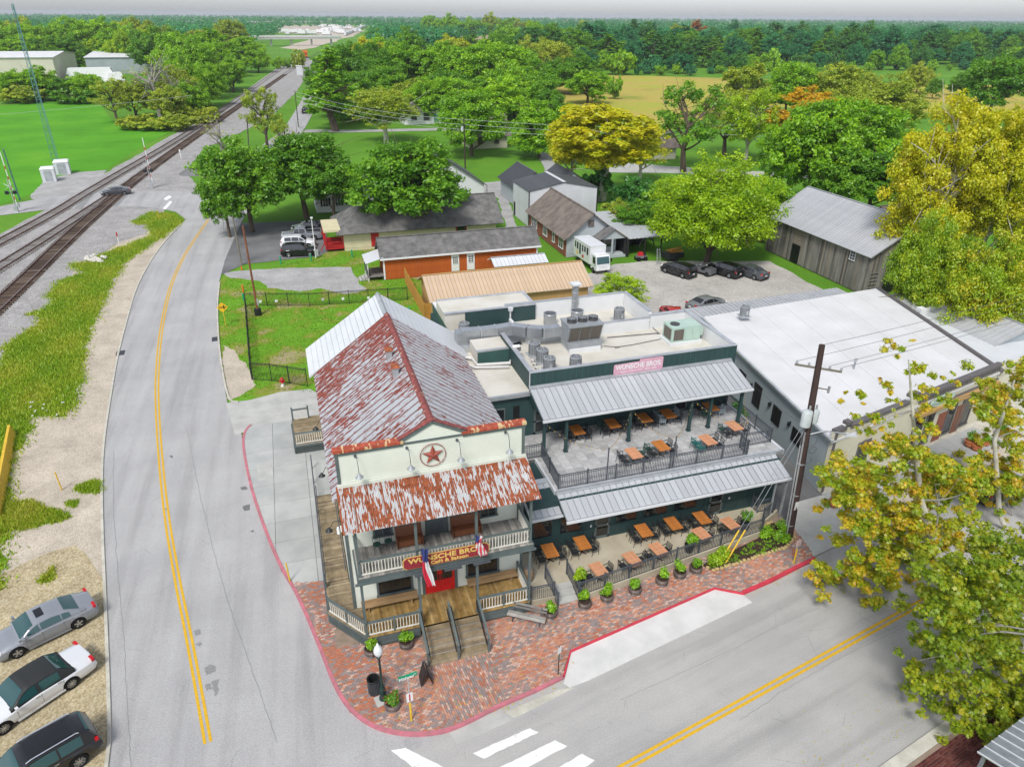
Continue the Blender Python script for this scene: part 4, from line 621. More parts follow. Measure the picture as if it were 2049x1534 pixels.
# wooden landing at the back of the side walk
t = thing('wooden_landing', 'small grey wooden landing with rail and lattice at the rear side door', 'landing', (-.9, 48.5, .1)); MB().box(-1.85, 47.1, .75, .4, 51.2, .86).build('frame', 'grey_wood', t)
for i in range(28): o = piece('plank', dp, t, (-1.85, 47.17+i*.145, .865)); o.scale = (2.25, 1, 1)
lattice((-1.87, 47.07), (.4, 47.07), .13, .75, t); lattice((-1.88, 51.2), (-1.88, 47.1), .13, .75, t); railing((-1.8, 47.15), (.3, 47.15), .88, t); railing((-1.8, 50.9), (-.6, 50.9), .88, t)
for p in ((-1.8, 47.15), (-1.8, 50.9), (-.6, 50.9)): MB().ob((*p, .1), .12, .12, 2.6 if p[0] < -1 and p[1] < 48 else 1.9).build('post', 'trim_grey', t)
for k in range(3): MB().box(-1.8, 51.2+k*.3, .1, -.5, 51.5+k*.3, .66-k*.2).build('step', 'bench_tan', t)
# ================================================================== foliage helper
STAR = [(0, 1), (.2, .42), (.82, .5), (.46, -.02), (.5, -.62), (0, -.34), (-.5, -.62), (-.46, -.02), (-.82, .5), (-.2, .42)]
def leafmesh(name, pts, nrm, size, v, m, star=False):
    n = len(pts); nrm = nrm/np.linalg.norm(nrm, axis=1, keepdims=True).clip(1e-6); ref = rng.normal(size=(n, 3)); a = np.cross(nrm, ref); a /= np.linalg.norm(a, axis=1, keepdims=True).clip(1e-6); b = np.cross(nrm, a)
    sh = np.array(STAR if star else [(0, 1), (.62, .1), (0, -1), (-.62, .1)])*.5; k = len(sh); s = size[:, None]
    V = (pts[:, None, :]+a[:, None, :]*(sh[None, :, 0, None]*s[:, :, None])+b[:, None, :]*(sh[None, :, 1, None]*s[:, :, None])); V = V+nrm[:, None, :]*(-(np.abs(sh[:, 0]))[None, :, None]*s[:, :, None]*.45)
    me = bpy.data.meshes.new(name); me.vertices.add(n*k); me.vertices.foreach_set('co', V.reshape(-1).astype(np.float32)); me.loops.add(n*k); me.loops.foreach_set('vertex_index', np.arange(n*k, dtype=np.int32)); me.polygons.add(n); me.polygons.foreach_set('loop_start', np.arange(0, n*k, k, dtype=np.int32)); me.polygons.foreach_set('loop_total', np.full(n, k, dtype=np.int32))
    me.attributes.new('v', 'FLOAT', 'POINT').data.foreach_set('value', np.repeat(v, k).astype(np.float32)); me.materials.append(MATS[m]); me.update(calc_edges=True); return me
def clumps(C, R, per, size, m, name='foliage', up=.5, star=False, flat=.75, vs=.25, shell=.55):
    """leaf faces scattered through clumps C (n,3) of radius R (n)"""
    C = np.asarray(C, float); R = np.asarray(R, float); P_ = []; N = []; V = []; S = []
    for c, r in zip(C, R):
        k = max(4, int(per*(r/np.mean(R))**2)); d = rng.normal(size=(k, 3)); d /= np.linalg.norm(d, axis=1, keepdims=True); q = d*(rng.uniform(shell, 1, (k, 1))**.8)*r; q[:, 2] *= flat; P_.append(c+q); N.append(d*.7+rng.normal(size=(k, 3))*.45+np.array([0, 0, up])); bv = rng.uniform(.15, .85); V.append(np.clip(bv+rng.normal(0, vs, k), 0, 1)); S.append(size*rng.uniform(.65, 1.3, k))
    return leafmesh(name, np.vstack(P_), np.vstack(N), np.concatenate(S), np.concatenate(V), m, star)
def addmesh(name, me, parent, loc=None):
    ob = bpy.data.objects.new(name, me); COL.objects.link(ob); ob.parent = parent
    if loc is not None: ob.location = loc
    return ob
# ================================================================== the annex with two terraces
AY0, AY1, AZ = 31.3, 38.35, 4.2
ann = thing('restaurant_annex', 'dark green two storey annex with metal awnings, upper terrace and white flat roof', 'building', (20, 36, 0))
MB().box(11.1, AY0, .0, 28.2, 38.2, 3.95).build('lower_wall', 'forest_green', ann); MB().box(10.06, AY1, 0, 13.45, 53.9, 7.4).box(13.45, AY1, 0, 28.6, 45.0, 7.6).box(15, 45, 0, 25.7, 50, 7.6).build('upper_wall', 'forest_green', ann)
# lower wall panelling
for i in range(21): x = 11.35+i*.83; MB().box(x-.035, AY0-.025, .5, x+.035, AY0, 3.6).build('batten', 'forest_green', ann)
MB().box(11.1, AY0-.03, .5, 28.2, AY0, .72).box(11.1, AY0-.03, 1.25, 28.2, AY0-.002, 1.33).build('wall_rail', 'forest_green', ann)
for x0, x1 in ((11.3, 12.6), (13.0, 14.5), (16.7, 18.2), (18.6, 20.3), (20.7, 22.4)): window(ann, (0, AY0, 0), (1, 0, 0), (0, -1, 0), x0, x1, 1.45, 2.75, frame='forest_green', fw=.07, depth=.05)
def mdoor(x0, x1, Y, z, h, parent):
    D = MB().box(x0, Y-.06, z, x0+.12, Y, z+h).box(x1-.12, Y-.06, z, x1, Y, z+h).box(x0, Y-.06, z+h-.12, x1, Y, z+h).box(x0, Y-.06, z, x1, Y, z+.2).box(x0, Y-.06, z+.95, x1, Y, z+1.08).build('door', 'trim_grey', parent); MB().box(x0+.12, Y-.03, z+.2, x1-.12, Y-.01, z+h-.12).build('pane', 'glass', D); MB().box(x1-.2, Y-.1, z+.98, x1-.14, Y-.06, z+1.12).build('handle', 'galv', D); return D
mdoor(15.35, 16.35, AY0, .5, 2.3, ann); mdoor(23.3, 24.3, AY0, .5, 2.3, ann)
for x in (15.1, 24.8): MB().box(x-.05, AY0-.03, 1.5, x+.05, AY0-.005, 1.65).build('switch_plate', 'white_paint', ann)
def seamroof(x0, x1, ya, za, yb, zb, n, name, m='seam_metal', gut=True):
    r = MB().slab4((x0, ya, za-.02), (x1, ya, za-.02), (x1, yb, zb-.02), (x0, yb, zb-.02), .06).build(name, 'galv', ann); L = math.hypot(yb-ya, zb-za); w = (x1-x0)/n; M = MB().box(.003, 0, 0, w-.003, L, .012); M.mi = 1; M.box(-.014, 0, 0, .014, L, .05); me = M.mesh('roof_panel', [m, 'seam_dark']); a = math.atan2(zb-za, yb-ya)
    for i in range(n): o = piece('roof_panel', me, r, (x0+i*w, ya, za)); o.rotation_euler = (a, 0, 0)
    if gut: MB().box(x0-.05, ya-.14, za-.16, x1+.05, ya-.01, za-.03).build('gutter', 'pale_metal', r)
    MB().slab4((x0, yb-.25, zb+.0), (x1, yb-.25, zb+.0), (x1, yb+.05, zb+.12), (x0, yb+.05, zb+.12), .02).build('flashing', 'galv', r); return r
seamroof(12.95, 28.1, 30.0, 3.42, 31.95, 4.12, 36, 'lower_awning'); seamroof(10.95, 12.93, 30.75, 3.4, 33.3, 4.1, 5, 'side_awning'); seamroof(13.35, 28.35, 35.45, 7.0, 38.3, 7.85, 35, 'upper_awning')
MB().xprism([(30.05, 3.38), (31.28, 3.82), (31.28, 3.3)], 12.96, 13.0).build('awning_end', 'forest_green', ann); MB().box(28.0, 30.1, .1, 28.12, 30.22, 3.4).build('downpipe', 'galv', ann); MB().box(27.2, 30.1, .5, 27.28, 30.2, 3.3).build('post', 'galv', ann)
MB().box(13.4, 35.52, 6.72, 28.3, 35.66, 6.98).build('awning_beam', 'forest_green', ann); MB().xprism([(35.5, 6.97), (38.3, 7.8), (38.3, 6.9)], 13.36, 13.42).build('awning_end', 'forest_green', ann); MB().xprism([(35.5, 6.97), (38.3, 7.8), (38.3, 6.9)], 28.28, 28.34).build('awning_end', 'forest_green', ann)
for x in (13.55, 15.05, 19.5, 24.0, 25.5, 27.85):
    p = MB().box(x-.09, 35.66, AZ, x+.09, 35.84, 6.75).build('post', 'forest_green', ann); MB().ob((x, 35.75, AZ), .26, .26, .14).build('post_block', 'forest_green', p); MB().ob((x, 35.75, 6.6), .24, .24, .14).build('post_block', 'forest_green', p)
# terrace
ter = MB().box(13.0, 31.9, 3.95, 28.6, AY1, AZ-.03).box(10.06, 35.5, 3.95, 13.0, AY1, AZ-.03).build('terrace_deck', 'dark_trim', ann); MB().box(12.9, 31.75, 3.98, 28.7, 31.9, AZ+.02).build('terrace_fascia', 'galv', ann); MB().box(28.6, 31.8, 3.9, 28.8, 38.3, AZ+.02).box(12.86, 31.9, 3.7, 13.0, 35.5, AZ+.02).build('terrace_fascia', 'pale_metal', ann)
pvm = MB(); pvm._add([(-.303, -.303, 0), (.303, -.303, 0), (.303, .303, 0), (-.303, .303, 0), (-.297, -.297, .03), (.297, -.297, .03), (.297, .297, .03), (-.297, .297, .03)], [(4, 5, 6, 7), (0, 1, 5, 4), (1, 2, 6, 5), (2, 3, 7, 6), (3, 0, 4, 7)]); pvm = pvm.mesh('paver', 'paver')
for i in range(25):
    for k in range(10): piece('paver', pvm, ter, (13.32+i*.623, 32.23+k*.645, AZ-.03+random.uniform(0, .006)), 0, (1.02, 1.055, 1))
for i in range(5):
    for k in range(4): piece('paver', pvm, ter, (10.36+i*.6, 35.85+k*.66, AZ-.03), 0, (.98, 1.07, 1))
# upper wall openings
wy = AY1
mdoor(13.75, 14.75, wy, AZ, 2.3, ann); mdoor(24.3, 25.3, wy, AZ, 2.3, ann)
for i in range(5): window(ann, (0, wy, 0), (1, 0, 0), (0, -1, 0), 15.4+i*1.72, 17.0+i*1.72, AZ+.95, AZ+2.4, frame='trim_grey', mull=(2, 1), fw=.08)
MB().box(15.2, wy-.4, AZ+.88, 24.1, wy-.05, AZ+.94).build('bar_ledge', 'forest_green', ann); window(ann, (0, wy, 0), (1, 0, 0), (0, -1, 0), 26.0, 27.6, AZ+.95, AZ+2.4, frame='trim_grey', fw=.08); window(ann, (0, wy, 0), (1, 0, 0), (0, -1, 0), 10.75, 11.75, AZ+.7, AZ+2.3, frame='trim_grey', fw=.08); MB().box(12.3, wy-.03, AZ, 12.75, wy, AZ+2.4).build('door', 'black', ann)
lapwall(MB(), (10.06, wy, 0), (1, 0, 0), 18.5, AZ, 7.3, .2, (0, -1, 0)).build('clapboard', 'forest_green', ann)
# roofs and parapets
MB().box(10.3, AY1-.12, 7.4, 13.45, 54, 7.56).build('low_roof', 'cream_roof', ann); MB().box(10.4, AY1-.32, 7.36, 13.4, AY1-.1, 7.6).build('roof_edge', 'galv', ann); MB().box(13.7, 38.55, 7.6, 28.45, 45.0, 7.76).box(15.2, 45.0, 7.6, 25.4, 49.6, 7.745).build('main_roof', 'cream_roof', ann)
def parapet(x0, y0, x1, y1, z0, z1, out, m_in='white_wall'):
    p = MB().box(x0, y0, z0, x1, y1, z1).build('parapet', m_in, ann); MB().box(x0-.03, y0-.03, z1, x1+.03, y1+.03, z1+.05).build('coping', 'galv', p)
    if out == 'front': MB().box(x0-.012, y0-.025, z0-.02, x1+.012, y0-.002, z1-.005).build('cladding', 'forest_green', p)
    elif out == 'left': MB().box(x0-.025, y0+.01, z0-.02, x0-.002, y1, z1-.005).build('cladding', 'forest_green', p)
    elif out == 'right': MB().box(x1+.002, y0+.01, z0-.3, x1+.025, y1, z1-.005).build('cladding', 'forest_green', p)
    return p
fp = parapet(13.45, 38.32, 28.7, 38.55, 7.4, 8.85, 'front'); parapet(13.45, 38.56, 13.7, 45.0, 7.4, 8.85, 'left'); parapet(28.46, 38.56, 28.7, 45.2, 7.4, 8.85, 'right'); parapet(25.45, 45.0, 28.45, 45.22, 7.4, 8.85, None); parapet(25.42, 45.25, 25.65, 49.8, 7.4, 9.1, None); parapet(15.2, 49.6, 25.4, 49.82, 7.4, 9.1, None); parapet(15.4, 44.98, 25.4, 45.16, 7.5, 8.7, None)
for i in range(36): x = 13.7+i*.42; MB().box(x-.025, 38.27, 7.95, x+.025, 38.298, 8.8).build('batten', 'forest_green_light', fp)
E1 = MB().box(11.2, 43.0, 7.56, 13.45, 45.2, 8.55).build('roof_block', 'cream_roof', ann); MB().box(11.18, 42.97, 7.56, 13.45, 42.998, 8.5).build('cladding', 'forest_green_light', E1); MB().box(11.15, 42.95, 8.55, 13.46, 43.2, 8.62).build('coping', 'galv', E1)
E2 = MB().box(10.3, 49.4, 7.56, 17.6, 52.4, 9.0).build('roof_block', 'cream_roof', ann); MB().box(11.9, 49.35, 7.6, 17.62, 49.39, 8.97).build('cladding', 'forest_green', E2); MB().box(10.28, 49.3, 9.0, 17.66, 49.6, 9.07).box(10.28, 52.2, 9.0, 17.66, 52.45, 9.07).box(17.4, 49.6, 9.0, 17.66, 52.2, 9.07).build('coping', 'galv', E2)
E3 = MB().box(12.0, 45.9, 7.56, 15.6, 46.1, 8.1).box(15.4, 46.1, 7.56, 15.6, 49.3, 8.1).build('roof_curb', 'white_wall', ann); MB().box(11.9, 45.85, 8.1, 15.65, 46.15, 8.16).build('coping', 'galv', E3); MB().box(10.3, 46.2, 7.565, 12.0, 49.3, 7.6).build('roof_patch', 'white_roof', ann)
MB().box(10.25, 46.3, 0, 10.28, 53.8, 8.2).build('side_cladding', 'forest_green_light', ann); MB().box(10.3, 52.45, 7.3, 13.5, 54, 8.3).build('roof_curb', 'white_wall', ann)
t = thing('scupper_box', 'pale metal scupper head and downpipe on the green roof wall', 'drain', (15.5, 49.3, 7.6)); MB().ob((15.5, 49.2, 8.75), .3, .2, .3, 0, 1.3).build('head', 'pale_metal', t); MB().box(15.45, 49.18, 7.7, 15.55, 49.3, 8.75).build('pipe', 'pale_metal', t)
# old sign on the parapet
a, b_ = pxY(1228, 745, 38.2), pxY(1327, 722, 38.2); t = thing('faded_sign', 'weathered pink and white name board on the green parapet', 'sign', ((a[0]+b_[0])/2, 38.24, 8.2)); x0, x1 = a[0], b_[0]; xm = (x0+x1)/2
MB().wallprism([(x0, 7.98), (x0+.06, 7.92), (x1-.06, 7.92), (x1, 7.98), (x1, 8.78), (x1-.06, 8.84), (x1-1.75, 8.84), (x1-1.75, 8.7), (x0+.06, 8.66), (x0, 8.6)], 38.2, 38.25).build('board', 'sign_pink', t)
text('WUNSCHE BROS.', .5, 'white_paint', t, (xm, 38.195, 8.42), (math.pi/2, 0, 0), sx=.86, bold=.01, depth=.004); text('Steaks - Chicken - Fish - Salads - BAR', .17, 'white_paint', t, (xm, 38.195, 8.1), (math.pi/2, 0, 0), sx=1.05, depth=.004)
# iron railings
def ironrail(name, label, pts, z, h=1.0, wall=None, grp=None, sp=.115, zz=None, m='iron', pitch=1.75):
    t = thing(name, label, 'railing', (*pts[0], z), grp)
    for i in range(len(pts)-1):
        a, b = Vector((*pts[i], z if zz is None else zz[i])), Vector((*pts[i+1], z if zz is None else zz[i+1])); L = (b-a).length; k = max(1, round(L/pitch)); d = b-a; U = Vector((0, 0, 1))
        MB().beam(a+U*h, b+U*h, .05, .045).build('top_rail', m, t); MB().beam(a+U*.1, b+U*.1, .035, .035).beam(a+U*(h-.12), b+U*(h-.12), .035, .03).build('bottom_rail', m, t)
        for j in range(k+1):
            if j == 0 and i > 0: continue
            p = a+d*(j/k); MB().ob((p.x, p.y, p.z-.02), .075, .075, h+.1).ob((p.x, p.y, p.z+h+.08), .1, .1, .03).build('rail_post', m, t)
        M = MB(); n = int(L/sp)
        for j in range(1, n): p = a+d*(j/n); M.ob((p.x, p.y, p.z+.1), .022, .022, h-.12)
        if M.v: M.build('balusters', m, t, 'stuff')
    return t
ironrail('terrace_railing', 'dark grey metal railing along the edge of the upper terrace', [(10.1, 35.6), (13.35, 35.6), (13.15, 32.02), (26.1, 32.02), (26.15, 32.9), (28.5, 32.9), (28.5, 38.2)], AZ)
PF = lambda x: 27.1+(x-12.6)*.144
for x, w_ in ((16.3, 'nearest the saloon'), (20.8, 'halfway along')): t = lone('string_light_pole', MB().ob((x, 32.1, AZ), .06, .06, 2.3), 'iron', 'slim dark string light pole at the terrace railing, '+w_, 'pole', 'string light poles')
x = 26.0; lone('string_light_pole', MB().ob((x, 32.2, AZ), .06, .06, 2.3), 'iron', 'slim dark string light pole at the jog in the terrace railing', 'pole', 'string light poles')
def strand(pts, sag, label, bulbs=True, m='wire'):
    t = thing('string_lights', label, 'string lights', pts[0], 'string lights over the terrace')
    for a, b in zip(pts[:-1], pts[1:]):
        a, b = Vector(a), Vector(b); P_ = [a.lerp(b, k/12)-Vector((0, 0, sag*4*(k/12)*(1-k/12))) for k in range(13)]; MB().tube(P_, .008, 4).build('cord', m, t)
        for k in range(1, 12, 1): p = P_[k]; MB().lathe((p.x, p.y, p.z-.11), [(.005, 0), (.032, .03), (.02, .08), (.012, .1)], 6).build('bulb', 'amber', t)
    return t
strand([(13.5, 35.6, 6.7), (16.3, 32.1, 6.45), (19.5, 35.6, 6.7), (20.8, 32.1, 6.45), (24, 35.6, 6.7), (26, 32.2, 6.45), (27.9, 35.6, 6.7)], .5, 'zigzag string of small bulbs hung over the upper terrace')
# patio
pat = struct('patio', MB().prism([(10.05, 27.6), (11.35, 27.6), (11.4, 28.3), (12.65, 28.3), (12.7, PF(12.7)), (25.8, PF(25.8)), (26.4, 29.6), (28.05, 30.4), (28.15, AY0), (10.05, AY0)], .05, .5), 'concrete_warm')
lone('patio_wall', MB().prism([(12.68, PF(12.68)-.2), (25.9, PF(25.9)-.2), (25.9, PF(25.9)+.02), (12.68, PF(12.68)+.02)], .05, .56), 'concrete_warm', 'low concrete wall carrying the patio railing behind the barrel planters', 'wall'); lone('patio_wall', MB().box(9.95, 27.4, .05, 11.38, 27.62, .56), 'concrete_warm', 'short low concrete wall between saloon porch and patio steps', 'wall')
t = thing('patio_steps', 'three concrete steps up to the patio between metal railings', 'steps', (12, 27.6, .1))
for k in range(3): MB().box(11.42, 27.1+k*.4, .05, 12.62, 28.32, .24+k*.125).build('step', 'concrete', t)
ironrail('patio_railing', 'dark metal railing along the low wall of the patio', [(12.6, 27.0), (25.8, PF(25.8)-.1), (26.4, 29.7), (27.6, 30.3)], .5); ironrail('patio_railing', 'short dark metal railing beside the saloon porch', [(9.95, 27.5), (11.3, 27.45)], .45, grp='short rails at patio steps'); ironrail('step_railing', 'dark metal handrail on the porch side of the patio steps', [(11.35, 26.95), (11.3, 28.9)], .3, 1.0, zz=[.12, .5]); ironrail('step_railing', 'dark metal handrail on the planter side of the patio steps', [(12.68, 26.95), (12.62, 28.9)], .3, 1.0, zz=[.12, .5]); ironrail('gate_railing', 'dark metal gate railing closing the alley end of the patio', [(26.6, AY0-.1), (26.6, 30.6), (27.9, 30.5)], .5)
# tables
def mk_table(m, L=1.2, W=.78):
    t = thing('cafe_table', 'x', 'table', (0, 0, 0)); top = MB().box(-W/2, -L/2, .715, W/2, L/2, .735).build('tabletop', m, t); me = MB().box(-W/14+.004, -L/2, 0, W/14-.004, L/2, .02).mesh('slat', m)
    for i in range(7): piece('slat', me, top, (-W/2+W*(i+.5)/7, 0, .7352))
    MB().cyl((0, 0, .03), .035, .69, 8).build('pedestal', 'black_iron', t); f = MB()
    for a in range(4): f.beam((0, 0, .05), (.3*math.cos(a*math.pi/2+.78), .34*math.sin(a*math.pi/2+.78), .015), .05, .03)
    f.build('foot', 'black_iron', t); return t
def mk_chair(m):
    t = thing('patio_chair', 'x', 'chair', (0, 0, 0)); MB().box(-.22, -.22, .43, .22, .2, .455).build('seat', m, t)
    for sx in (-1, 1):
        for y0, y1, zt in ((-.2, -.24, .66), (.2, .26, .86)): MB().tube([(sx*.21, y1, 0), (sx*.21, y0, .44), (sx*.22, y0+(.04 if y0 > 0 else 0), zt)], .016, 5).build('leg', m, t)
        MB().beam((sx*.23, -.22, .66), (sx*.23, .22, .67), .045, .02).build('armrest', m, t)
    bk = MB().beam((-.22, .24, .85), (.22, .24, .85), .03, .04).build('backrest', m, t)
    for i in range(3): MB().beam((-.21, .225, .55+i*.1), (.21, .225, .55+i*.1), .015, .045).build('back_slat', m, bk)
    return t
T = {m: mk_table(m) for m in ('table_wood', 'table_pale')}; CH = {m: mk_chair(m) for m in ('chair_metal', 'chair_teal', 'chair_green', 'chair_pale')}
USED = set()
def put(proto, loc, rz, label, grp, scale=None):
    if proto.name not in USED:
        USED.add(proto.name); KIDS[proto.name] = list(proto.children); proto.location = loc; proto.rotation_euler = (0, 0, rz); proto['label'] = label; proto['group'] = grp
        if scale: proto.scale = scale if isinstance(scale, (tuple, list)) else (scale,)*3
        return proto
    return copy_tree(proto, loc, rz, label, grp, scale or (1, 1, 1))
ORD = ['first', 'second', 'third', 'fourth', 'fifth']
CHAIR_LAB = {'chair_metal': 'dark metal armchair', 'chair_teal': 'teal metal armchair', 'chair_green': 'green metal armchair', 'chair_pale': 'pale metal armchair'}
def dining(tm, x, y, z, rz, chairs, tl, tg, cl, cg):
    put(T[tm], (x, y, z), rz, tl, tg)
    for (dx, dy, cm) in chairs:
        ca, sa = math.cos(rz), math.sin(rz); an = math.atan2(dy, dx) if abs(dx) < abs(dy) else (0 if dx > 0 else math.pi); a = rz+(math.pi/2*3 if dx > 0 else math.pi/2)+random.gauss(0, .15) if abs(dx) > .5 else rz+(0 if dy > 0 else math.pi)
        put(CH[cm], (x+dx*ca-dy*sa, y+dx*sa+dy*ca, z), a, CHAIR_LAB[cm]+' on the '+('saloon' if dx < 0 else 'alley')+' side, '+('' if abs(dy) < .2 else 'wall end, ' if dy > 0 else 'street end, ')+'of '+cl, cg)
four = [(-.62, .3, 'chair_metal'), (-.62, -.32, 'chair_metal'), (.62, .3, 'chair_metal'), (.62, -.32, 'chair_metal')]; two = [(-.62, .0, 'chair_metal'), (.62, .05, 'chair_metal')]
for i, (x, y) in enumerate(((12.08, 30.3), (14.17, 30.38), (18.23, 30.35), (20.3, 30.43), (22.32, 30.4))): dining('table_wood', x, y, .5, 0, four, 'orange wood cafe table by the patio wall, '+ORD[i]+' from the saloon', 'tables along the patio wall', 'the '+ORD[i]+' patio wall table', 'chairs along the patio wall')
for i, (x, y) in enumerate(((14.19, 27.95), (16.42, 28.2), (18.27, 28.5), (21.48, 29.0), (23.72, 29.35))): dining('table_pale', x, y, .5, .14, two, 'pale orange cafe table behind the patio railing, '+ORD[i]+' from the steps', 'tables along the patio railing', 'the '+ORD[i]+' railing table', 'chairs along the patio railing')
for i, (x, y) in enumerate(((16.3, 37.2), (18.9, 37.3), (21.3, 37.35), (23.15, 37.4), (26.5, 37.4))):
    c = [('chair_metal',)*4, ('chair_green', 'chair_metal', 'chair_metal', 'chair_metal'), ('chair_metal',)*4, ('chair_pale', 'chair_pale', 'chair_pale', 'chair_metal'), ('chair_metal', 'chair_green', 'chair_metal', 'chair_pale')][i]
    dining('table_wood', x, y-.25, AZ, 0, [(a, b, m) for (a, b, _), m in zip(four, c)], 'orange wood cafe table under the upper awning, '+ORD[i]+' from the saloon', 'tables under the upper awning', 'the '+ORD[i]+' awning table', 'chairs under the upper awning')
for i, (x, y) in enumerate(((26.6, 34.4), (23.95, 33.35), (20.7, 33.6), (18.65, 33.3))):
    c = [('chair_green', 'chair_metal', 'chair_metal', 'chair_metal'), ('chair_teal', 'chair_teal', 'chair_metal', 'chair_metal'), ('chair_green', 'chair_metal', 'chair_metal', 'chair_metal'), ('chair_metal', 'chair_metal', 'chair_green', 'chair_metal')][i]
    dining('table_pale' if i != 2 else 'table_wood', x, y, AZ, .05, [(a*1.1, b, m) for (a, b, _), m in zip(four, c)], ['pale cafe table in the railing corner of the open terrace', 'pale cafe table with teal chairs on the open terrace', 'deeper orange cafe table on the open terrace', 'pale cafe table of the open terrace nearest the saloon'][i], 'tables on the open terrace', ['the corner terrace table', 'the terrace table with teal chairs', 'the deeper orange terrace table', 'the saloon end terrace table'][i], 'chairs on the open terrace')
# rooftop equipment
RZ = 7.76
def mk_cond():
    t = thing('air_conditioner', 'x', 'air conditioner', (0, 0, 0)); MB().lathe((0, 0, 0), [(.42, 0), (.42, .05), (.4, .06), (.4, .84), (.42, .85), (.42, .9), (.35, .92)], 20).build('casing', 'hvac', t); f = MB()
    for a in range(22): f.beam((.402*math.cos(a*.2856), .402*math.sin(a*.2856), .08), (.402*math.cos(a*.2856), .402*math.sin(a*.2856), .82), .02, .02)
    f.build('fins', 'hvac_dark', t, 'stuff'); g = MB().cyl((0, 0, .921), .33, .01, 20).build('fan_well', 'hvac_dark', t); 
    for r in (.12, .22, .32): MB().tube([(r*math.cos(a*math.pi/10), r*math.sin(a*math.pi/10), .945) for a in range(21)], .009, 4, False).build('grille_ring', 'hvac', g)
    for a in range(5): MB().slab4((.04, -.03, .94), (.3, -.09, .936), (.3, .06, .944), (.04, .03, .944), .006).build('fan_blade', 'hvac', g).rotation_euler = (0, 0, a*2*math.pi/5)
    MB().box(-.05, -.47, .2, .15, -.4, .6).build('control_box', 'galv', t); MB().box(-.5, -.5, -.06, .5, .5, -.001).build('pad', 'galv', t); return t
ac = mk_cond()
for x, y, z, l in ((929, 668, 7.62, 'grey air conditioner unit beside the long roof duct'), (1069, 708, RZ, 'grey air conditioner unit behind two others near the green parapet'), (1085, 722, RZ, 'grey air conditioner unit between two others near the green parapet'), (1099, 739, RZ, 'grey air conditioner unit in the front corner of the green parapet'), (1151, 737, RZ, 'grey air conditioner unit in front of the big chiller'), (1238, 638, RZ, 'dark air conditioner unit alone in the rear roof bay'), (1489, 631, 4.75, 'dark air conditioner unit on the wide white roof')): put(ac, px(x, y, z+.07)[:2]+(z+.07,), random.uniform(-.3, .3), l, 'air conditioners on the roofs', 1.0)
c = px(1160, 695, RZ); t = thing('rooftop_chiller', 'big grey chiller with three fans on the annex roof', 'chiller', c); x0, y0 = c[0]-1.25, c[1]-.8
MB().box(x0+.1, y0-.1, RZ, x0+2.5, y0+1.5, RZ+.35).build('curb', 'white_wall', t); MB().box(x0, y0, RZ+.36, x0+2.6, y0+1.5, RZ+.75).build('base', 'hvac', t); MB().xprism([(y0+.35, RZ+.75), (y0+1.15, RZ+.75), (y0+1.6, RZ+2.0), (y0-.1, RZ+2.0)], x0, x0+2.6).build('body', 'hvac', t); MB().box(x0-.03, y0-.15, RZ+2.0, x0+2.63, y0+1.65, RZ+2.12).build('top', 'hvac', t)
for k in range(3): MB().slab4((x0+.12+k*.82, y0+.29, RZ+.82), (x0+.86+k*.82, y0+.29, RZ+.82), (x0+.86+k*.82, y0-.12, RZ+1.92), (x0+.12+k*.82, y0-.12, RZ+1.92), .03).build('coil_panel', 'coil', t)
for k in range(3):
    f = MB().lathe((x0+.48+k*.82, y0+.7, RZ+2.12), [(.36, 0), (.33, .1), (.33, .22), (.36, .28), (.3, .28)], 20).build('fan', 'hvac_dark', t)
    for a in range(6): MB().slab4((.03, -.03, 0), (.29, -.1, -.02), (.29, .05, .02), (.03, .03, .01), .006)._add([], []); MB().beam((x0+.48+k*.82, y0+.7, RZ+2.41), (x0+.48+k*.82+.3*math.cos(a*1.047), y0+.7+.3*math.sin(a*1.047), RZ+2.41), .09, .01).build('fan_blade', 'hvac', f)
c = px(1362, 680, RZ); t = thing('rooftop_unit', 'pale green packaged air handling unit on the annex roof', 'air conditioner', c); x0, y0 = c[0]-1.2, c[1]-.7
MB().box(x0-.15, y0-.15, RZ, x0+2.5, y0+1.55, RZ+.2).build('curb', 'white_wall', t); MB().box(x0, y0, RZ+.2, x0+2.35, y0+1.4, RZ+1.35).build('casing', 'hvac_green', t); MB().box(x0+.15, y0-.02, RZ+.35, x0+.95, y0-.001, RZ+1.2).build('coil_panel', 'coil', t); MB().box(x0-.02, y0+.15, RZ+.35, x0-.001, y0+1.2, RZ+1.2).build('coil_panel', 'coil', t)
for k in range(2): MB().box(x0+1.05+k*.63, y0-.025, RZ+.3, x0+1.64+k*.63, y0-.001, RZ+1.25).build('access_panel', 'hvac_green', t)
MB().lathe((x0+.55, y0+.7, RZ+1.35), [(.36, 0), (.36, .06), (.3, .06)], 18).build('fan', 'hvac_dark', t); MB().xprism([(y0+.1, RZ+.5), (y0+.1, RZ+1.2), (y0+.7, RZ+.5)], x0+2.36, x0+2.6).build('hood', 'hvac_green', t)
for x, y, l in ((1100, 648, 'open round metal fan curb beside the roof duct'), (1154, 642, 'open round metal fan curb below the tall flue')):
    c = px(x, y, RZ); t = thing('fan_housing', l, 'vent', c); MB().lathe(c, [(.48, 0), (.5, .05), (.5, .9), (.44, .9), (.42, .3)], 22).build('drum', 'duct', t, smooth=True); MB().tube([(c[0]+.51*math.cos(a*math.pi/10), c[1]+.51*math.sin(a*math.pi/10), c[2]+.9) for a in range(21)], .025, 5, False).build('rim', 'galv', t)
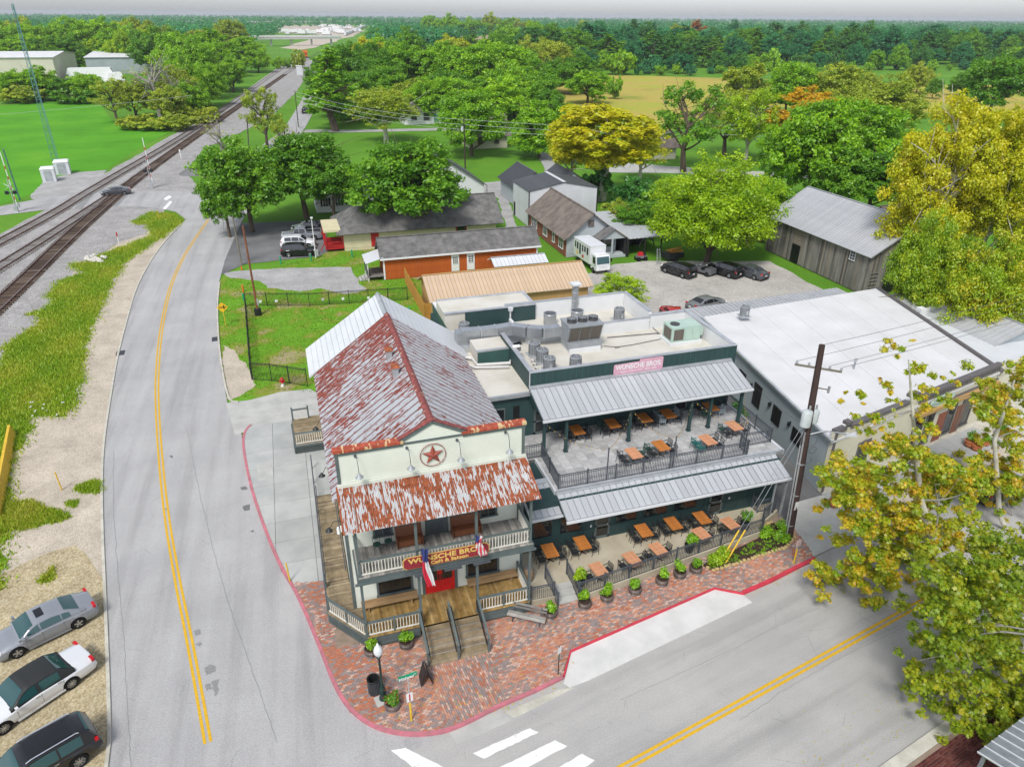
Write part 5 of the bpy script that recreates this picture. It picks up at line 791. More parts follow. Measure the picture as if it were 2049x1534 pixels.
c = px(1149, 628, RZ); t = thing('flue_stack', 'tall round metal flue with square cap on the annex roof', 'flue', c); MB().cyl(c, .26, 2.5, 16).build('pipe', 'duct', t, smooth=True); MB().ob((c[0], c[1], c[2]+2.5), .8, .8, .12).ob((c[0], c[1], c[2]+2.62), .6, .6, .1, 0, .6).build('cap', 'pale_metal', t)
for k in range(3): MB().tube([(c[0]+.275*math.cos(a*math.pi/8), c[1]+.275*math.sin(a*math.pi/8), c[2]+.5+k*.7) for a in range(17)], .015, 4, False).build('band', 'galv', t)
D0, D1 = px(924, 670, 8.7), px(1122, 658, 9.0); t = thing('roof_duct', 'long silver rectangular duct in bolted sections across the roof', 'duct', px(924, 700, 7.56)); pts = [px(a, b, z) for a, b, z in ((924, 668, 8.75), (960, 666, 8.75), (992, 662, 8.8), (1024, 657, 8.85), (1055, 662, 8.85), (1085, 664, 8.85), (1118, 660, 8.9))]
for a, b in zip(pts[:-1], pts[1:]): MB().beam(a, b, .72, .72).build('duct_section', 'duct', t)
for a in pts: MB().ob((a[0], a[1], a[2]-.4), .06, .84, .8).build('flange', 'galv', t)
a = pts[0]; MB().box(a[0]-.45, a[1]-.45, 7.9, a[0]+.4, a[1]+.45, 9.0).build('elbow', 'duct', t); MB().ob((a[0]-.02, a[1]-.2, 7.57), 1.1, 1.1, .45).build('boot', 'galv', t)
for k in (2, 4): MB().tube([(pts[k][0], pts[k][1], 7.6), (pts[k][0], pts[k][1], 8.5)], .03, 5).build('stand', 'galv', t)
def pipe(L, r, m, label, rise=0):
    P_ = [px(a, b, z) for a, b, z in L]; t = thing('roof_pipe', label, 'pipe', P_[0]); MB().tube(P_, r, 8).build('pipe_run', m, t, smooth=False)
    for p in P_[1:-1:2]: MB().ob((p[0], p[1], p[2]-r-.12), .3, .12, .12).build('pipe_block', 'dark_trim', t)
    return t
pipe([(868, 692, 8.6), (900, 708, 7.85), (945, 717, 7.8), (955, 730, 7.8), (1020, 726, 7.8), (1026, 700, 7.9), (1028, 693, 9.0), (1038, 692, 9.0), (1040, 700, 8.2)], .11, 'insul', 'fat white insulated pipe crossing from the rusty roof to the chiller'); pipe([(870, 697, 8.5), (900, 716, 7.8), (950, 735, 7.78), (1018, 733, 7.78)], .07, 'insul', 'thinner white insulated pipe beside the fat one')
pipe([(1215, 675, 7.83), (1318, 666, 7.83), (1306, 655, 7.83), (1306, 628, 8.9)], .035, 'dark_trim', 'dark conduit climbing the white parapet'); pipe([(1208, 692, 7.82), (1235, 694, 7.82), (1268, 689, 7.82), (1322, 678, 7.82)], .025, 'dark_trim', 'thin conduit on blocks between chiller and green unit')
for i in range(3): pipe([(1058+i*3, 716+i*8, 7.83), (1066+i*4, 722+i*7, 7.83), (1075+i*4, 738+i*3, 7.83)], .03, 'insul', 'white line set between the air conditioners, run %s' % ('behind', 'between', 'in front')[i])
# ================================================================== neighbouring buildings
def gable(name, label, x0, x1, y0, y1, ze, zr, wall, roofm, axis='x', ov=.4, rx=None, npan=0, boards=0, hip=0.0, boardm=None, cat='building', z0=0.0, rib='galv'):
    """box house with pitched roof; ridge along axis at rx; optional roof sheets and wall boards as parts"""
    t = thing(name, label, cat, ((x0+x1)/2, (y0+y1)/2, z0)); c = rx if rx is not None else ((y0+y1)/2 if axis == 'x' else (x0+x1)/2); b = MB().box(x0, y0, z0, x1, y1, ze)
    if axis == 'x': b.xprism([(y0, ze), (y1, ze), (c, zr)], x0+hip*.9+.0, x1)
    else: b.wallprism([(x0, ze), (x1, ze), (c, zr)], y0, y1)
    b.build('wall', wall, t); T_ = .09
    if axis == 'x':
        for s, ye in ((-1, y0-ov), (1, y1+ov)):
            z_e = ze-(zr-ze)/abs(c-(y0 if s < 0 else y1))*ov; A, B, C, D = (x0-ov, ye, z_e+T_), (x1+ov, ye, z_e+T_), (x1+ov, c, zr+T_), (x0-ov+hip, c, zr+T_)
            if s < 0: r = MB().slab4(A, B, C, D, T_).build('roof', roofm, t)
            else: r = MB().slab4(B, A, D, C, T_).build('roof', roofm, t)
            if npan and s < 0:
                L = math.hypot(c-ye, zr-z_e); w = (x1-x0+2*ov)/npan; M = MB().box(.005, 0, 0, w-.005, L, .015); M.mi = 1; M.box(-.018, 0, 0, .018, L, .055); me = M.mesh('roof_sheet', [roofm, rib]); an = math.atan2(zr-z_e, c-ye)
                for i in range(npan): o = piece('roof_sheet', me, r, (x0-ov+i*w, ye, z_e+T_+.003)); o.rotation_euler = (an, 0, 0)
        if hip: MB().slab4((x0-ov, y1+ov, z_e+T_), (x0-ov, y0-ov, z_e+T_), (x0-ov+hip, c, zr+T_), (x0-ov+hip, c+.01, zr+T_), T_).build('roof', roofm, t)
        MB().beam((x0-ov+hip, c, zr+T_+.02), (x1+ov, c, zr+T_+.02), .3, .06).build('ridge_cap', roofm if not npan else rib, t)
    else:
        for s, xe in ((-1, x0-ov), (1, x1+ov)):
            z_e = ze-(zr-ze)/abs(c-(x0 if s < 0 else x1))*ov
            if s < 0: r = MB().slab4((xe, y1+ov, z_e+T_), (xe, y0-ov, z_e+T_), (c, y0-ov, zr+T_), (c, y1+ov, zr+T_), T_).build('roof', roofm, t)
            else: r = MB().slab4((xe, y0-ov, z_e+T_), (xe, y1+ov, z_e+T_), (c, y1+ov, zr+T_), (c, y0-ov, zr+T_), T_).build('roof', roofm, t)
            if npan and s < 0:
                L = math.hypot(c-xe, zr-z_e); w = (y1-y0+2*ov)/npan; M = MB().box(0, .005, 0, L, w-.005, .015); M.mi = 1; M.box(0, -.018, 0, L, .018, .055); me = M.mesh('roof_sheet', [roofm, rib]); an = math.atan2(zr-z_e, c-xe)
                for i in range(npan): o = piece('roof_sheet', me, r, (xe, y0-ov+i*w, z_e+T_+.003)); o.rotation_euler = (0, -an, 0)
        MB().beam((c, y0-ov, zr+T_+.02), (c, y1+ov, zr+T_+.02), .3, .06).build('ridge_cap', roofm if not npan else rib, t)
    if boards:
        bm = boardm or wall; w = (x1-x0)/boards; me = MB().box(.006, -.03, z0+.05, w-.006, -.002, ze-.05).mesh('board', bm)
        for i in range(boards): piece('board', me, t, (x0+i*w, y0, 0))
    return t
# orange house
oh = gable('orange_house', 'long orange board house with grey shingle roof', 10.3, 30.2, 84.6, 88.6, 3.0, 4.7, 'orange_wall', 'shingle', ov=.45, boards=48)
MB().box(9.86, 84.1, 2.62, 30.65, 84.16, 2.84).build('fascia', 'white_paint', oh); MB().box(10.22, 84.5, .05, 10.42, 84.57, 2.9).build('corner_board', 'white_paint', oh); MB().box(30.1, 84.5, .05, 30.3, 84.57, 2.9).build('corner_board', 'white_paint', oh)
for a in (911, 942):
    x = pxY(a, 520, 84.5)[0]; D = MB().box(x-.5, 84.48, .35, x+.5, 84.56, 2.5).build('door', 'white_paint', oh); window(D, (0, 84.48, 0), (1, 0, 0), (0, -1, 0), x-.32, x+.32, 1.4, 2.2, frame='white_paint', pane='glass_grey', mull=(3, 3), fw=.05, depth=.03)
pc = thing('side_porch', 'small deck with white tin roof at the end of the orange house', 'porch', (9.3, 86, 0)); MB().slab4((8.1, 84.3, 2.35), (10.3, 84.3, 2.95), (10.3, 88.2, 2.95), (8.1, 88.2, 2.35), .05).build('roof', 'pale_metal', pc); MB().box(8.3, 84.5, .5, 10.25, 88, .6).build('deck', 'grey_wood', pc)
for x, y in ((8.3, 84.5), (8.3, 87.9)): MB().box(x, y, 0, x+.1, y+.1, 2.4).build('post', 'white_paint', pc)
for k in range(3): MB().box(7.3-.35*k+.7, 85, 0, 8.3-.35*k, 86.4, .45-k*.15).build('step', 'concrete', pc)
MB().box(8.3, 84.5, .6, 8.36, 88, 1.5).build('railing', 'iron', pc)
# tan roofed shed
th = gable('tan_shed', 'long shed with ribbed tan metal roof behind the annex', 13.2, 30.6, 68.6, 75.2, 2.9, 4.4, 'tan_wall', 'tan_roof', ov=.5, npan=44, rib='tan_wall', boards=22, boardm='tan_wall')
ws = gable('white_shed', 'low shed with white ribbed roof between orange house and tan shed', 23.2, 29.6, 79.6, 82.2, 2.2, 2.75, 'orange_wall', 'pale_metal', ov=.3, npan=14); 
# cream house with red porch
ch = gable('cream_house', 'long cream house with weathered grey hipped roof and red porch', 6.8, 28.6, 98.2, 106.5, 3.1, 5.7, 'cream_siding', 'shingle', ov=1.0, hip=4.6)
b = MB(); lapwall(b, (6.8, 98.18, 0), (1, 0, 0), 21.8, .4, 3.0, .22, (0, -1, 0)); b.build('clapboard', 'cream_siding', ch)
MB().box(4.3, 98.3, .35, 6.8, 104, .5).build('porch_floor', 'red_paint', ch); MB().box(4.2, 98.2, 2.75, 7.0, 104.2, 3.05).build('porch_ceiling', 'cream_siding', ch)
for x, y in ((4.35, 98.35), (6.65, 98.35), (4.35, 101), (4.35, 103.8)): MB().box(x-.09, y-.09, .4, x+.09, y+.09, 2.9).build('porch_post', 'red_paint', ch)
for a, b_ in (((4.35, 98.35), (6.65, 98.35)), ((4.35, 98.35), (4.35, 103.8))):
    r = MB().beam((*a, 1.35), (*b_, 1.35), .09, .07).beam((*a, .65), (*b_, .65), .07, .06).build('porch_rail', 'red_paint', ch); L = math.hypot(b_[0]-a[0], b_[1]-a[1]); M = MB()
    for k in range(1, int(L/.16)): M.ob((a[0]+(b_[0]-a[0])*k*.16/L, a[1]+(b_[1]-a[1])*k*.16/L, .65), .05, .05, .7)
    M.build('porch_balusters', 'red_paint', r, 'stuff')
MB().beam((3.6, 98.6, .2), (4.3, 98.9, 1.3), .08, .1).build('stair_rail', 'red_paint', ch); window(ch, (0, 98.15, 0), (1, 0, 0), (0, -1, 0), 22.6, 24.2, 1.3, 2.5, frame='red_paint', fw=.16); MB().box(10.5, 98.1, .4, 11.6, 98.17, 2.5).build('door', 'red_paint', ch)
# white houses behind the oaks
wh = gable('white_house', 'white gabled house with dark roof behind the big oak', 20.5, 32.6, 119, 131, 3.6, 7.6, 'white_wall', 'black_roof', axis='y', ov=.5); MB().box(32.9, 118.4, 0, 33.0, 118.5, 3.3).build('downpipe', 'dark_trim', wh)
wc = gable('white_cottage', 'white cottage with black shuttered windows half hidden by trees', 4.5, 14, 121, 127, 3.2, 5.2, 'white_wall', 'black_roof', ov=.4)
for x in (5.6, 7.6, 9.6, 11.8): w = window(wc, (0, 120.98, 0), (1, 0, 0), (0, -1, 0), x, x+.9, 1.0, 2.4, frame='white_paint', pane='glass_grey', mull=(2, 2), fw=.06); MB().box(x-.35, 120.93, 1.0, x-.05, 120.975, 2.4).build('shutter', 'black', w); MB().box(x+.95, 120.93, 1.0, x+1.25, 120.975, 2.4).build('shutter', 'black', w)
# grey metal building and black roofed house
gm = gable('metal_workshop', 'pale grey metal workshop with low charcoal roof', 35.4, 46.6, 103.2, 111.2, 5.4, 6.5, 'pale_metal', 'charcoal', axis='y', ov=.15, npan=18, rib='charcoal', boards=26, boardm='pale_metal'); MB().beam((41, 103.0, 6.62), (41, 111.4, 6.62), .55, .05).build('ridge_vent', 'pale_metal', gm); MB().box(35.36, 110.0, .1, 35.395, 110.9, 2.3).build('door', 'black', gm)
for p in (((35.28, 103.02), (35.4, 103.14)), ((46.6, 103.02), (46.72, 103.14))): MB().box(*p[0], 0, *p[1], 5.4).build('corner_trim', 'black', gm)
me = MB().box(-.02, .006, .05, -.001, .39, 5.35).mesh('board', 'pale_metal')
for i in range(20): piece('board', me, gm, (35.4, 103.2+i*.4, 0))
bh = gable('black_roof_house', 'house with black ribbed roof and two gables behind the workshop', 37.5, 44.0, 116, 125.5, 3.4, 5.6, 'grey_siding', 'black_roof', axis='y', ov=.5, npan=22, rib='charcoal'); MB().wallprism([(45.0, 3.2), (50.5, 3.2), (47.7, 5.3)], 116, 124).box(44, 116.2, 0, 50.5, 124, 3.2).build('side_wing', 'grey_siding', bh); MB().slab4((44.2, 115.7, 3.0), (47.7, 115.7, 5.4), (47.7, 124.3, 5.4), (44.2, 124.3, 3.0), .08).build('roof', 'black_roof', bh); MB().slab4((47.7, 115.7, 5.4), (51.2, 115.7, 3.0), (51.2, 124.3, 3.0), (47.7, 124.3, 5.4), .08).build('roof', 'black_roof', bh)
# brick house
br = gable('brick_house', 'brick sided house with brown shingle roof and grey gable', 35.3, 42.6, 87, 102.6, 2.9, 5.7, 'grey_siding', 'shingle_brown', axis='y', ov=.6, rx=38.9)
b = MB(); lapwall(b, (35.3, 86.98, 0), (1, 0, 0), 7.3, .4, 2.9, .2, (0, -1, 0)); lapwall(b, (35.3, 86.98, 0), (1, 0, 0), 7.3, 2.9, 5.6, .2, (0, -1, 0), lambda z: (3.6*(z-2.9)/2.8, 7.3-3.7*(z-2.9)/2.8)); b.build('clapboard', 'grey_siding', br); MB().box(35.24, 87.1, .05, 35.298, 102.5, 2.6).build('brick_facing', 'brick_wall', br)
for y, n in ((88.2, 2), (91.5, 1), (94.6, 2), (99, 3)): window(br, (35.24, y+n*.75, 0), (0, -1, 0), (-1, 0, 0), 0, n*.75+.15, .85, 2.3, frame='white_paint', pane='glass_grey', mull=(n, 2), fw=.09)
MB().slab4((34.85, 101.6, 2.62), (34.85, 94.2, 2.62), (35.2, 94.2, 2.2), (35.2, 101.6, 2.2), .04).build('purple_awning', 'purple', br); window(br, (0, 86.93, 0), (1, 0, 0), (0, -1, 0), 38.3, 39.1, 4.1, 4.8, frame='dark_trim', pane='shingle_brown', fw=.07)
MB().wallprism([(39.2, 2.6), (43.2, 2.6), (41.3, 3.9)], 85.1, 86.9).build('porch_gable', 'grey_siding', br); MB().slab4((38.8, 84.8, 2.45), (41.3, 84.8, 4.05), (41.3, 87.2, 4.05), (38.8, 87.2, 2.45), .08).build('roof', 'shingle', br); MB().slab4((41.3, 84.8, 4.05), (43.7, 84.8, 2.45), (43.7, 87.2, 2.45), (41.3, 87.2, 4.05), .08).build('roof', 'shingle_tan', br); MB().box(39.2, 85.0, .0, 43.2, 86.9, .35).build('porch_floor', 'grey_siding', br)
for x in (39.3, 41.2, 43.1): MB().box(x-.1, 85.1, .3, x+.1, 85.3, 2.6).build('porch_post', 'grey_siding' if x < 43 else 'burnt', br)
window(br, (0, 86.93, 0), (1, 0, 0), (0, -1, 0), 39.7, 42.0, 1.0, 2.2, frame='grey_siding', mull=(2, 1))
cp = thing('carport', 'flat tin roofed carport with scorched dark front beside the brick house', 'carport', (46, 90, 0)); MB().slab4((43.3, 84.6, 2.6), (48.6, 84.6, 2.6), (48.6, 98, 3.0), (43.3, 98, 3.0), .08).build('roof', 'tin_far', cp)
for i in range(9): MB().box(43.3+i*.6, 84.5, 2.58, 43.33+i*.6, 84.6, 2.7).build('roof_rib', 'dark_trim', cp)
for x in (43.4, 45.9, 48.4): MB().box(x, 84.8, 0, x+.14, 84.94, 2.6).build('post', 'burnt', cp)
MB().box(43.3, 90, 0, 48.5, 90.2, 2.6).box(43.3, 85.0, 0, 43.5, 90, 2.6).build('back_wall', 'burnt', cp); MB().tube([(46.2+1.1*math.cos(a*math.pi/8), 84.75, 1.3+1.2*math.sin(a*math.pi/8)) for a in range(9)], .09, 5).build('arch', 'burnt', cp)
# barn
bn = gable('timber_barn', 'weathered grey timber barn with long tin roof', 63.8, 75.2, 63.4, 82.5, 5.0, 8.3, 'barn_wood', 'barn_tin', axis='y', ov=.6, npan=44, boards=40, boardm='barn_wood')
me = [MB() for _ in range(6)]
for i, m in enumerate(me): m.cur = i/6+.05; m.box(-.045-.006*i, .006, .05+.05*(i % 3), -.002, .262, 4.9)
me = [m.mesh('board', 'barn_wood') for m in me]
for i in range(71):
    if not 45 <= i < 51: piece('board', random.choice(me), bn, (63.8, 63.4+i*.269, 0))
c = px(1618, 525, 1.2); MB().box(63.7, 75.4, .1, 63.79, 77.0, 2.5).build('barn_opening', 'black', bn); window(bn, (63.74, 66.6, 0), (0, -1, 0), (-1, 0, 0), 0, .9, 3.5, 4.5, frame='white_paint', pane='glass_grey', mull=(2, 3), fw=.07)
MB().box(66.5, 63.28, .1, 68.6, 63.36, 3.0).build('barn_door', 'black', bn); gb = MB()
for k in range(6): gb.beam((64.2, 63.25, .4+k*.45), (65.4, 63.25, .4+k*.45), .05, .06)
gb.beam((64.2, 63.25, .2), (64.2, 63.25, 2.9), .06, .06).beam((65.4, 63.25, .2), (65.4, 63.25, 2.9), .06, .06).build('lean_ladder', 'grey_wood', bn)
gable('shed_roof_house', 'dark brown shingle roof rising behind the barn', 77.5, 88, 72, 82, 3.2, 6.5, 'grey_siding', 'shingle_brown', ov=.5)
ag = gable('grey_shop', 'grey stucco building with amber boarded windows under the tall yellow tree', 56.2, 65, 41, 53.2, 3.7, 5.2, 'bluegrey_wall', 'barn_tin', axis='y', ov=.2, npan=24)
for y in (51.6, 48.9): window(ag, (56.18, y, 0), (0, -1, 0), (-1, 0, 0), 0, 1.25, .9, 3.0, frame='white_paint', pane='amber', mull=(2, 2), fw=.08)
gable('garden_shed', 'tiny pale shed between the trees behind the barn', 86, 88.4, 98, 101, 2.6, 3.6, 'pale_metal', 'pale_metal', axis='y', ov=.2)
# white commercial building
WB = [(32.55, 31.7), (52.2, 36.4), (57, 55), (35.7, 53.2)]; wb = thing('white_roof_building', 'one storey building with wide white membrane roof and cream shopfront', 'building', (44, 44, 0)); WZ = 4.35
MB().prism(WB, 0, WZ-.15).build('wall', 'bluegrey_wall', wb); cx, cy = 44.3, 44; roofp = [(cx+(x-cx)*1.012, cy+(y-cy)*1.012) for x, y in WB]; rf = MB().prism(roofp, WZ-.16, WZ-.02).build('roof', 'white_roof', wb); A, B, C, D = [Vector((*p, WZ)) for p in roofp]
for i in range(7):
    t0, t1 = i/7, (i+1)/7-.004; q = [A.lerp(B, t0), A.lerp(B, t1), D.lerp(C, t1), D.lerp(C, t0)]; MB().prism([tuple(v[:2]) for v in q], WZ-.05, WZ+.004*(i % 2)+.004).build('membrane_strip', 'white_roof', rf)
MB().beam((A.x-.06, A.y, WZ-.05), (D.x-.06, D.y, WZ-.05), .2, .18).build('gutter', 'galv', wb); MB().beam((B.x+.1, B.y, WZ+.05), (C.x+.1, C.y, WZ+.05), .3, .3).build('party_wall', 'dark_trim', wb)
fd = (Vector(WB[1])-Vector(WB[0])).normalized(); fnx = Vector((fd.y, -fd.x)); f3 = Vector((*fd, 0)); n3 = Vector((*fnx, 0)); O3 = Vector((*WB[0], 0))
def fbox(a, b, z0, z1, o0, o1, name, m, par=None):
    q = [O3+f3*a+n3*o0, O3+f3*b+n3*o0, O3+f3*b+n3*o1, O3+f3*a+n3*o1]; return MB().prism([tuple(v[:2]) for v in q], z0, z1).build(name, m, par or wb)
FL = (Vector(WB[1])-Vector(WB[0])).length
fbox(0, FL, .1, 4.9, -.25, .02, 'shopfront', 'cream_wall'); lb = MB(); lapwall(lb, O3+n3*.02, f3, 9, .2, 4.4, .2, n3); lb.build('clapboard', 'cream_wall', wb)
for a, b, z in ((0, 1.0, 4.9), (1.0, 1.5, 5.25), (1.5, 8, 4.9), (8, 9, 5.4), (9, FL, 4.95)): fbox(a, b, z-.05, z+.18, -.3, .14, 'cornice', 'dark_trim')
fbox(0, .2, .1, 4.9, .02, .1, 'pilaster', 'dark_trim')
for k in range(34): fbox(9.3+k*.32, 9.45+k*.32, 4.55, 4.85, .02, .16, 'dentil', 'dark_trim')
fbox(9.2, FL-.2, 3.5, 3.75, .02, .5, 'awning_board', 'tan_wall'); fbox(8.6, FL, 3.75, 3.85, .02, .2, 'string_course', 'dark_trim')
for a, b in ((3.0, 4.4), (9.6, 10.9), (11.2, 12.2), (14.0, 15.2), (16, 17.6)): window(wb, O3+n3*.02, f3, n3, a, b, .5, 3.0, frame='dark_trim', fw=.14)
for a, m in ((12.9, 'brick_wall'), (15.4, 'bench_brown')): fbox(a, a+1.0, .1, 2.6, .02, .07, 'door', m)
sg = thing('shop_sign', 'pale green oval shop sign on the cream shopfront', 'sign', tuple(O3+f3*12+n3*.2+Vector((0, 0, 3.9)))); M = MB(); c = O3+f3*12.2+n3*.3+Vector((0, 0, 4.15)); ring = [c+f3*1.5*math.cos(a*math.pi/12)+Vector((0, 0, .42*math.sin(a*math.pi/12))) for a in range(24)]; M._add([tuple(p) for p in ring]+[tuple(p-n3*.1) for p in ring], [tuple(range(24)), tuple(range(47, 23, -1))]+[(i, i+24, (i+1) % 24+24, (i+1) % 24) for i in range(24)]); M.build('panel', 'hvac_green', sg)
wl = (Vector(WB[3])-Vector(WB[0])).normalized(); w3 = Vector((*wl, 0)); wn3 = Vector((-wl.y, wl.x, 0))
for a, z0, z1 in ((6.4, 1.5, 2.9), (9.6, 1.3, 3.2), (12.4, 1.5, 3.0), (3.4, 1.6, 2.7)):
    o = O3+w3*a; s = MB(); q = [o+wn3*.01, o+w3*1.2+wn3*.01, o+w3*1.2+wn3*.07, o+wn3*.07]; s.prism([tuple(v[:2]) for v in q], z0, z1); sh = s.build('shutter', 'burnt', wb); 
    for k in (0, 1): q = [o+w3*(.06+k*.58)+wn3*.07, o+w3*(.56+k*.58)+wn3*.07, o+w3*(.56+k*.58)+wn3*.09, o+w3*(.06+k*.58)+wn3*.09]; MB().prism([tuple(v[:2]) for v in q], z0+.1, z1-.1).build('shutter_leaf', 'black', sh)
    p = o+w3*1.6+wn3*.16; l = thing('wall_lantern', 'black lantern on the blue grey alley wall', 'wall lamp', (p.x, p.y, 2.6), 'lanterns on the alley wall'); MB().ob((p.x, p.y, 2.5), .16, .16, .28, 0, 1.3).build('lantern', 'black_iron', l); MB().beam((p.x, p.y, 2.85), (p.x-wn3.x*.18, p.y-wn3.y*.18, 2.85), .03, .03).build('bracket', 'black_iron', l)
c = px(1708, 738, WZ); t = thing('roof_vent_pipe', 'thin grey vent pipe standing on the white roof', 'vent', c); MB().cyl(c, .07, .7, 10).build('pipe', 'hvac', t); MB().cyl((c[0], c[1], c[2]+.7), .12, .2, 10).build('cap', 'galv', t)
tr_ = thing('tin_canopy', 'ribbed grey tin canopy behind the white roof building', 'canopy', (42, 56, 0)); rf = MB().slab4((31.2, 53.6, 3.35), (55.5, 55.6, 3.35), (56, 59.3, 3.1), (31.6, 58.2, 3.1), .07).build('roof', 'barn_tin', tr_)
for i in range(48): t_ = i/48; a, b = Vector((31.2, 53.6, 3.37)).lerp(Vector((55.5, 55.6, 3.37)), t_), Vector((31.6, 58.2, 3.12)).lerp(Vector((56, 59.3, 3.12)), t_); MB().beam(a, b, .06, .05).build('roof_rib', 'galv', rf)
for x, y in ((31.6, 58), (40, 58.3), (48, 58.6), (55.6, 59)): MB().box(x-.06, y-.06, 0, x+.06, y+.06, 3.1).build('post', 'galv', tr_)
nb = thing('grey_roof_building', 'flat grey roofed building with stepped parapet beyond the white roof', 'building', (62, 46, 0)); P2 = [(52.6, 36.6), (70, 40.8), (73, 51), (56.2, 48.4)]; MB().prism(P2, 0, 3.9).build('wall', 'cream_wall', nb); MB().prism(P2, 3.9, 4.05).build('roof', 'pale_metal', nb); MB().beam((*P2[3], 4.3), (*P2[2], 4.3), .3, .6).build('parapet', 'white_wall', nb); MB().beam((*P2[0], 4.3), (*P2[1], 4.3), .3, .7).build('parapet', 'cream_wall', nb); MB().ob((56.2, 48.4, 3.9), .6, .6, .95).build('parapet_pier', 'white_wall', nb)
gable('dark_roof_shop', 'dark flat pitched roof at the edge of the tall yellow tree', 74, 84, 42, 52, 4, 5.0, 'grey_siding', 'black_roof', ov=.3)
# near porch roof at the bottom right
nr_ = thing('street_canopy', 'grey blue standing seam canopy over the near brick walk', 'canopy', (30, 10, 0)); o = Vector((23.9, 12.1, 0)); dn = SD; dm = -SN; rf = MB().slab4(tuple(o+Vector((0, 0, 2.7)))[:3], tuple(o+dm*4+Vector((0, 0, 3.6))), tuple(o+dm*4+dn*22+Vector((0, 0, 3.6))), tuple(o+dn*22+Vector((0, 0, 2.7))), .06).build('roof', 'seam_dark', nr_)
for i in range(44): a = o+dn*(i*.5); MB().beam(a+Vector((0, 0, 2.72)), a+dm*4+Vector((0, 0, 3.62)), .03, .06).build('roof_seam', 'pale_metal', rf)
for i in range(5): a = o+dn*(i*5+.3)+dm*.2; MB().box(a.x-.06, a.y-.06, 0, a.x+.06, a.y+.06, 2.7).build('post', 'seam_dark', nr_)
# far houses
fh = gable('far_house', 'pale house with grey roof and teal door among the trees', 36.5, 48, 222, 231, 4.2, 7.6, 'white_wall', 'shingle', ov=.6)
for x in (38.5, 42.3): window(fh, (0, 221.95, 0), (1, 0, 0), (0, -1, 0), x, x+1.8, 1.2, 3.0, frame='dark_trim', mull=(1, 2), fw=.15)
MB().box(45.4, 221.9, .2, 46.8, 221.98, 2.9).build('door', 'teal_steel', fh); MB().wallprism([(36, 4), (41.5, 4), (38.8, 6.6)], 219, 222).build('porch_gable', 'shingle', fh)
f2 = gable('far_house', 'cream house with brown hipped roof behind the utility pole', 44.8, 54, 175, 184, 3.6, 7.4, 'cream_wall', 'shingle_brown', ov=.9, hip=3)
for x in (46.5, 50.6): window(f2, (0, 174.95, 0), (1, 0, 0), (0, -1, 0), x, x+1.3, 1.2, 2.8, frame='brick_wall', pane='glass_grey', mull=(1, 2), fw=.12)
gable('far_house', 'low house with brown roof beside the open oak', 77, 87, 150, 158, 3.0, 5.6, 'cream_wall', 'shingle_brown', ov=.8, hip=3)
# warehouses, brick school, overpasses, rail yard
gable('warehouse', 'huge pale warehouse with white roof behind the meadow trees', -190, -92, 395, 440, 11.0, 12.5, 'ind_wall', 'white_roof', ov=.6); gable('warehouse', 'lower pale grey warehouse beyond the meadow trees', -91, -62, 455, 520, 8.0, 10, 'bluegrey_wall', 'white_roof', ov=.6)
t = thing('tarp_stack', 'heap under white tarpaulin beside the warehouse', 'stack', (-78, 405, 0)); MB().ob((-80, 405, 0), 22, 8, 6, .1, .8).build('tarp', 'white_paint', t); MB().ob((-70, 404, 0), 8, 7, 4, .3, .7).build('tarp', 'white_paint', t)
for i, (x0, x1, h, m) in enumerate(((925, 1000, 6, 'brick_wall'), (985, 1042, 7, 'shingle_tan'), (1020, 1058, 5, 'brick_wall'))):
    a, b = px(x0, 92, 0), px(x1, 92, 0); gable('school_building', ('long red brick building beyond the oaks', 'tan roofed wing of the brick building beyond the oaks', 'end block of the brick building with red band')[i], a[0], b[0], a[1]+i*14, a[1]+30+i*14, h, h+2.5, m, 'shingle_tan' if i != 2 else 'brick_wall', ov=.5)
def bridge(name, label, A, B, z, w, n, par=1.5):
    A, B = Vector((*A, z)), Vector((*B, z)); t = thing(name, label, 'bridge', ((A.x+B.x)/2, (A.y+B.y)/2, 0)); MB().beam(A, B, w, 2.2).build('deck', 'concrete', t); d = (B-A).normalized(); s = Vector((-d.y, d.x, 0))
    for k in (-1, 1): MB().beam(A+s*k*w/2+Vector((0, 0, 1.7)), B+s*k*w/2+Vector((0, 0, 1.7)), .4, par).build('parapet', 'concrete_white', t)
    for i in range(n): p = A.lerp(B, (i+.5)/n); MB().box(p.x-.9, p.y-1.5, 0, p.x+.9, p.y+1.5, z-.6).build('pier', 'concrete', t)
a, b = px(520, 77, 7), px(650, 76, 7); bridge('road_overpass', 'grey concrete road bridge over the railway tracks', (a[0]-20, a[1]), (b[0]+16, b[1]), 7, 9, 5)
a, b = px(330, 46, 9), px(980, 43, 9); bridge('highway_viaduct', 'long pale highway viaduct crossing below the horizon', a[:2], b[:2], 9, 16, 22)
tp = MB(); tp.box(-1.3, -6.5, 1.1, 1.3, 6.5, 4.1); tp = tp.mesh('freight_trailer', 'white_paint'); tp2 = MB().box(-1.2, -6.5, .5, 1.2, 6.5, 1.1).mesh('chassis', 'dark_trim')
for i in range(46):
    y = random.uniform(53, 72); x = random.uniform(620, 720) if y < 66 else random.uniform(560, 690); p = px(x, y, 0); t = thing('freight_trailer', 'white freight trailer parked in the distant rail yard', 'trailer', p, 'trailers in the rail yard'); o = addmesh('box', tp, t); addmesh('chassis', tp2, t); t.rotation_euler = (0, 0, random.choice((0, .1, 1.57, .8))); t.scale = (1.6, 1.2, 1.5)
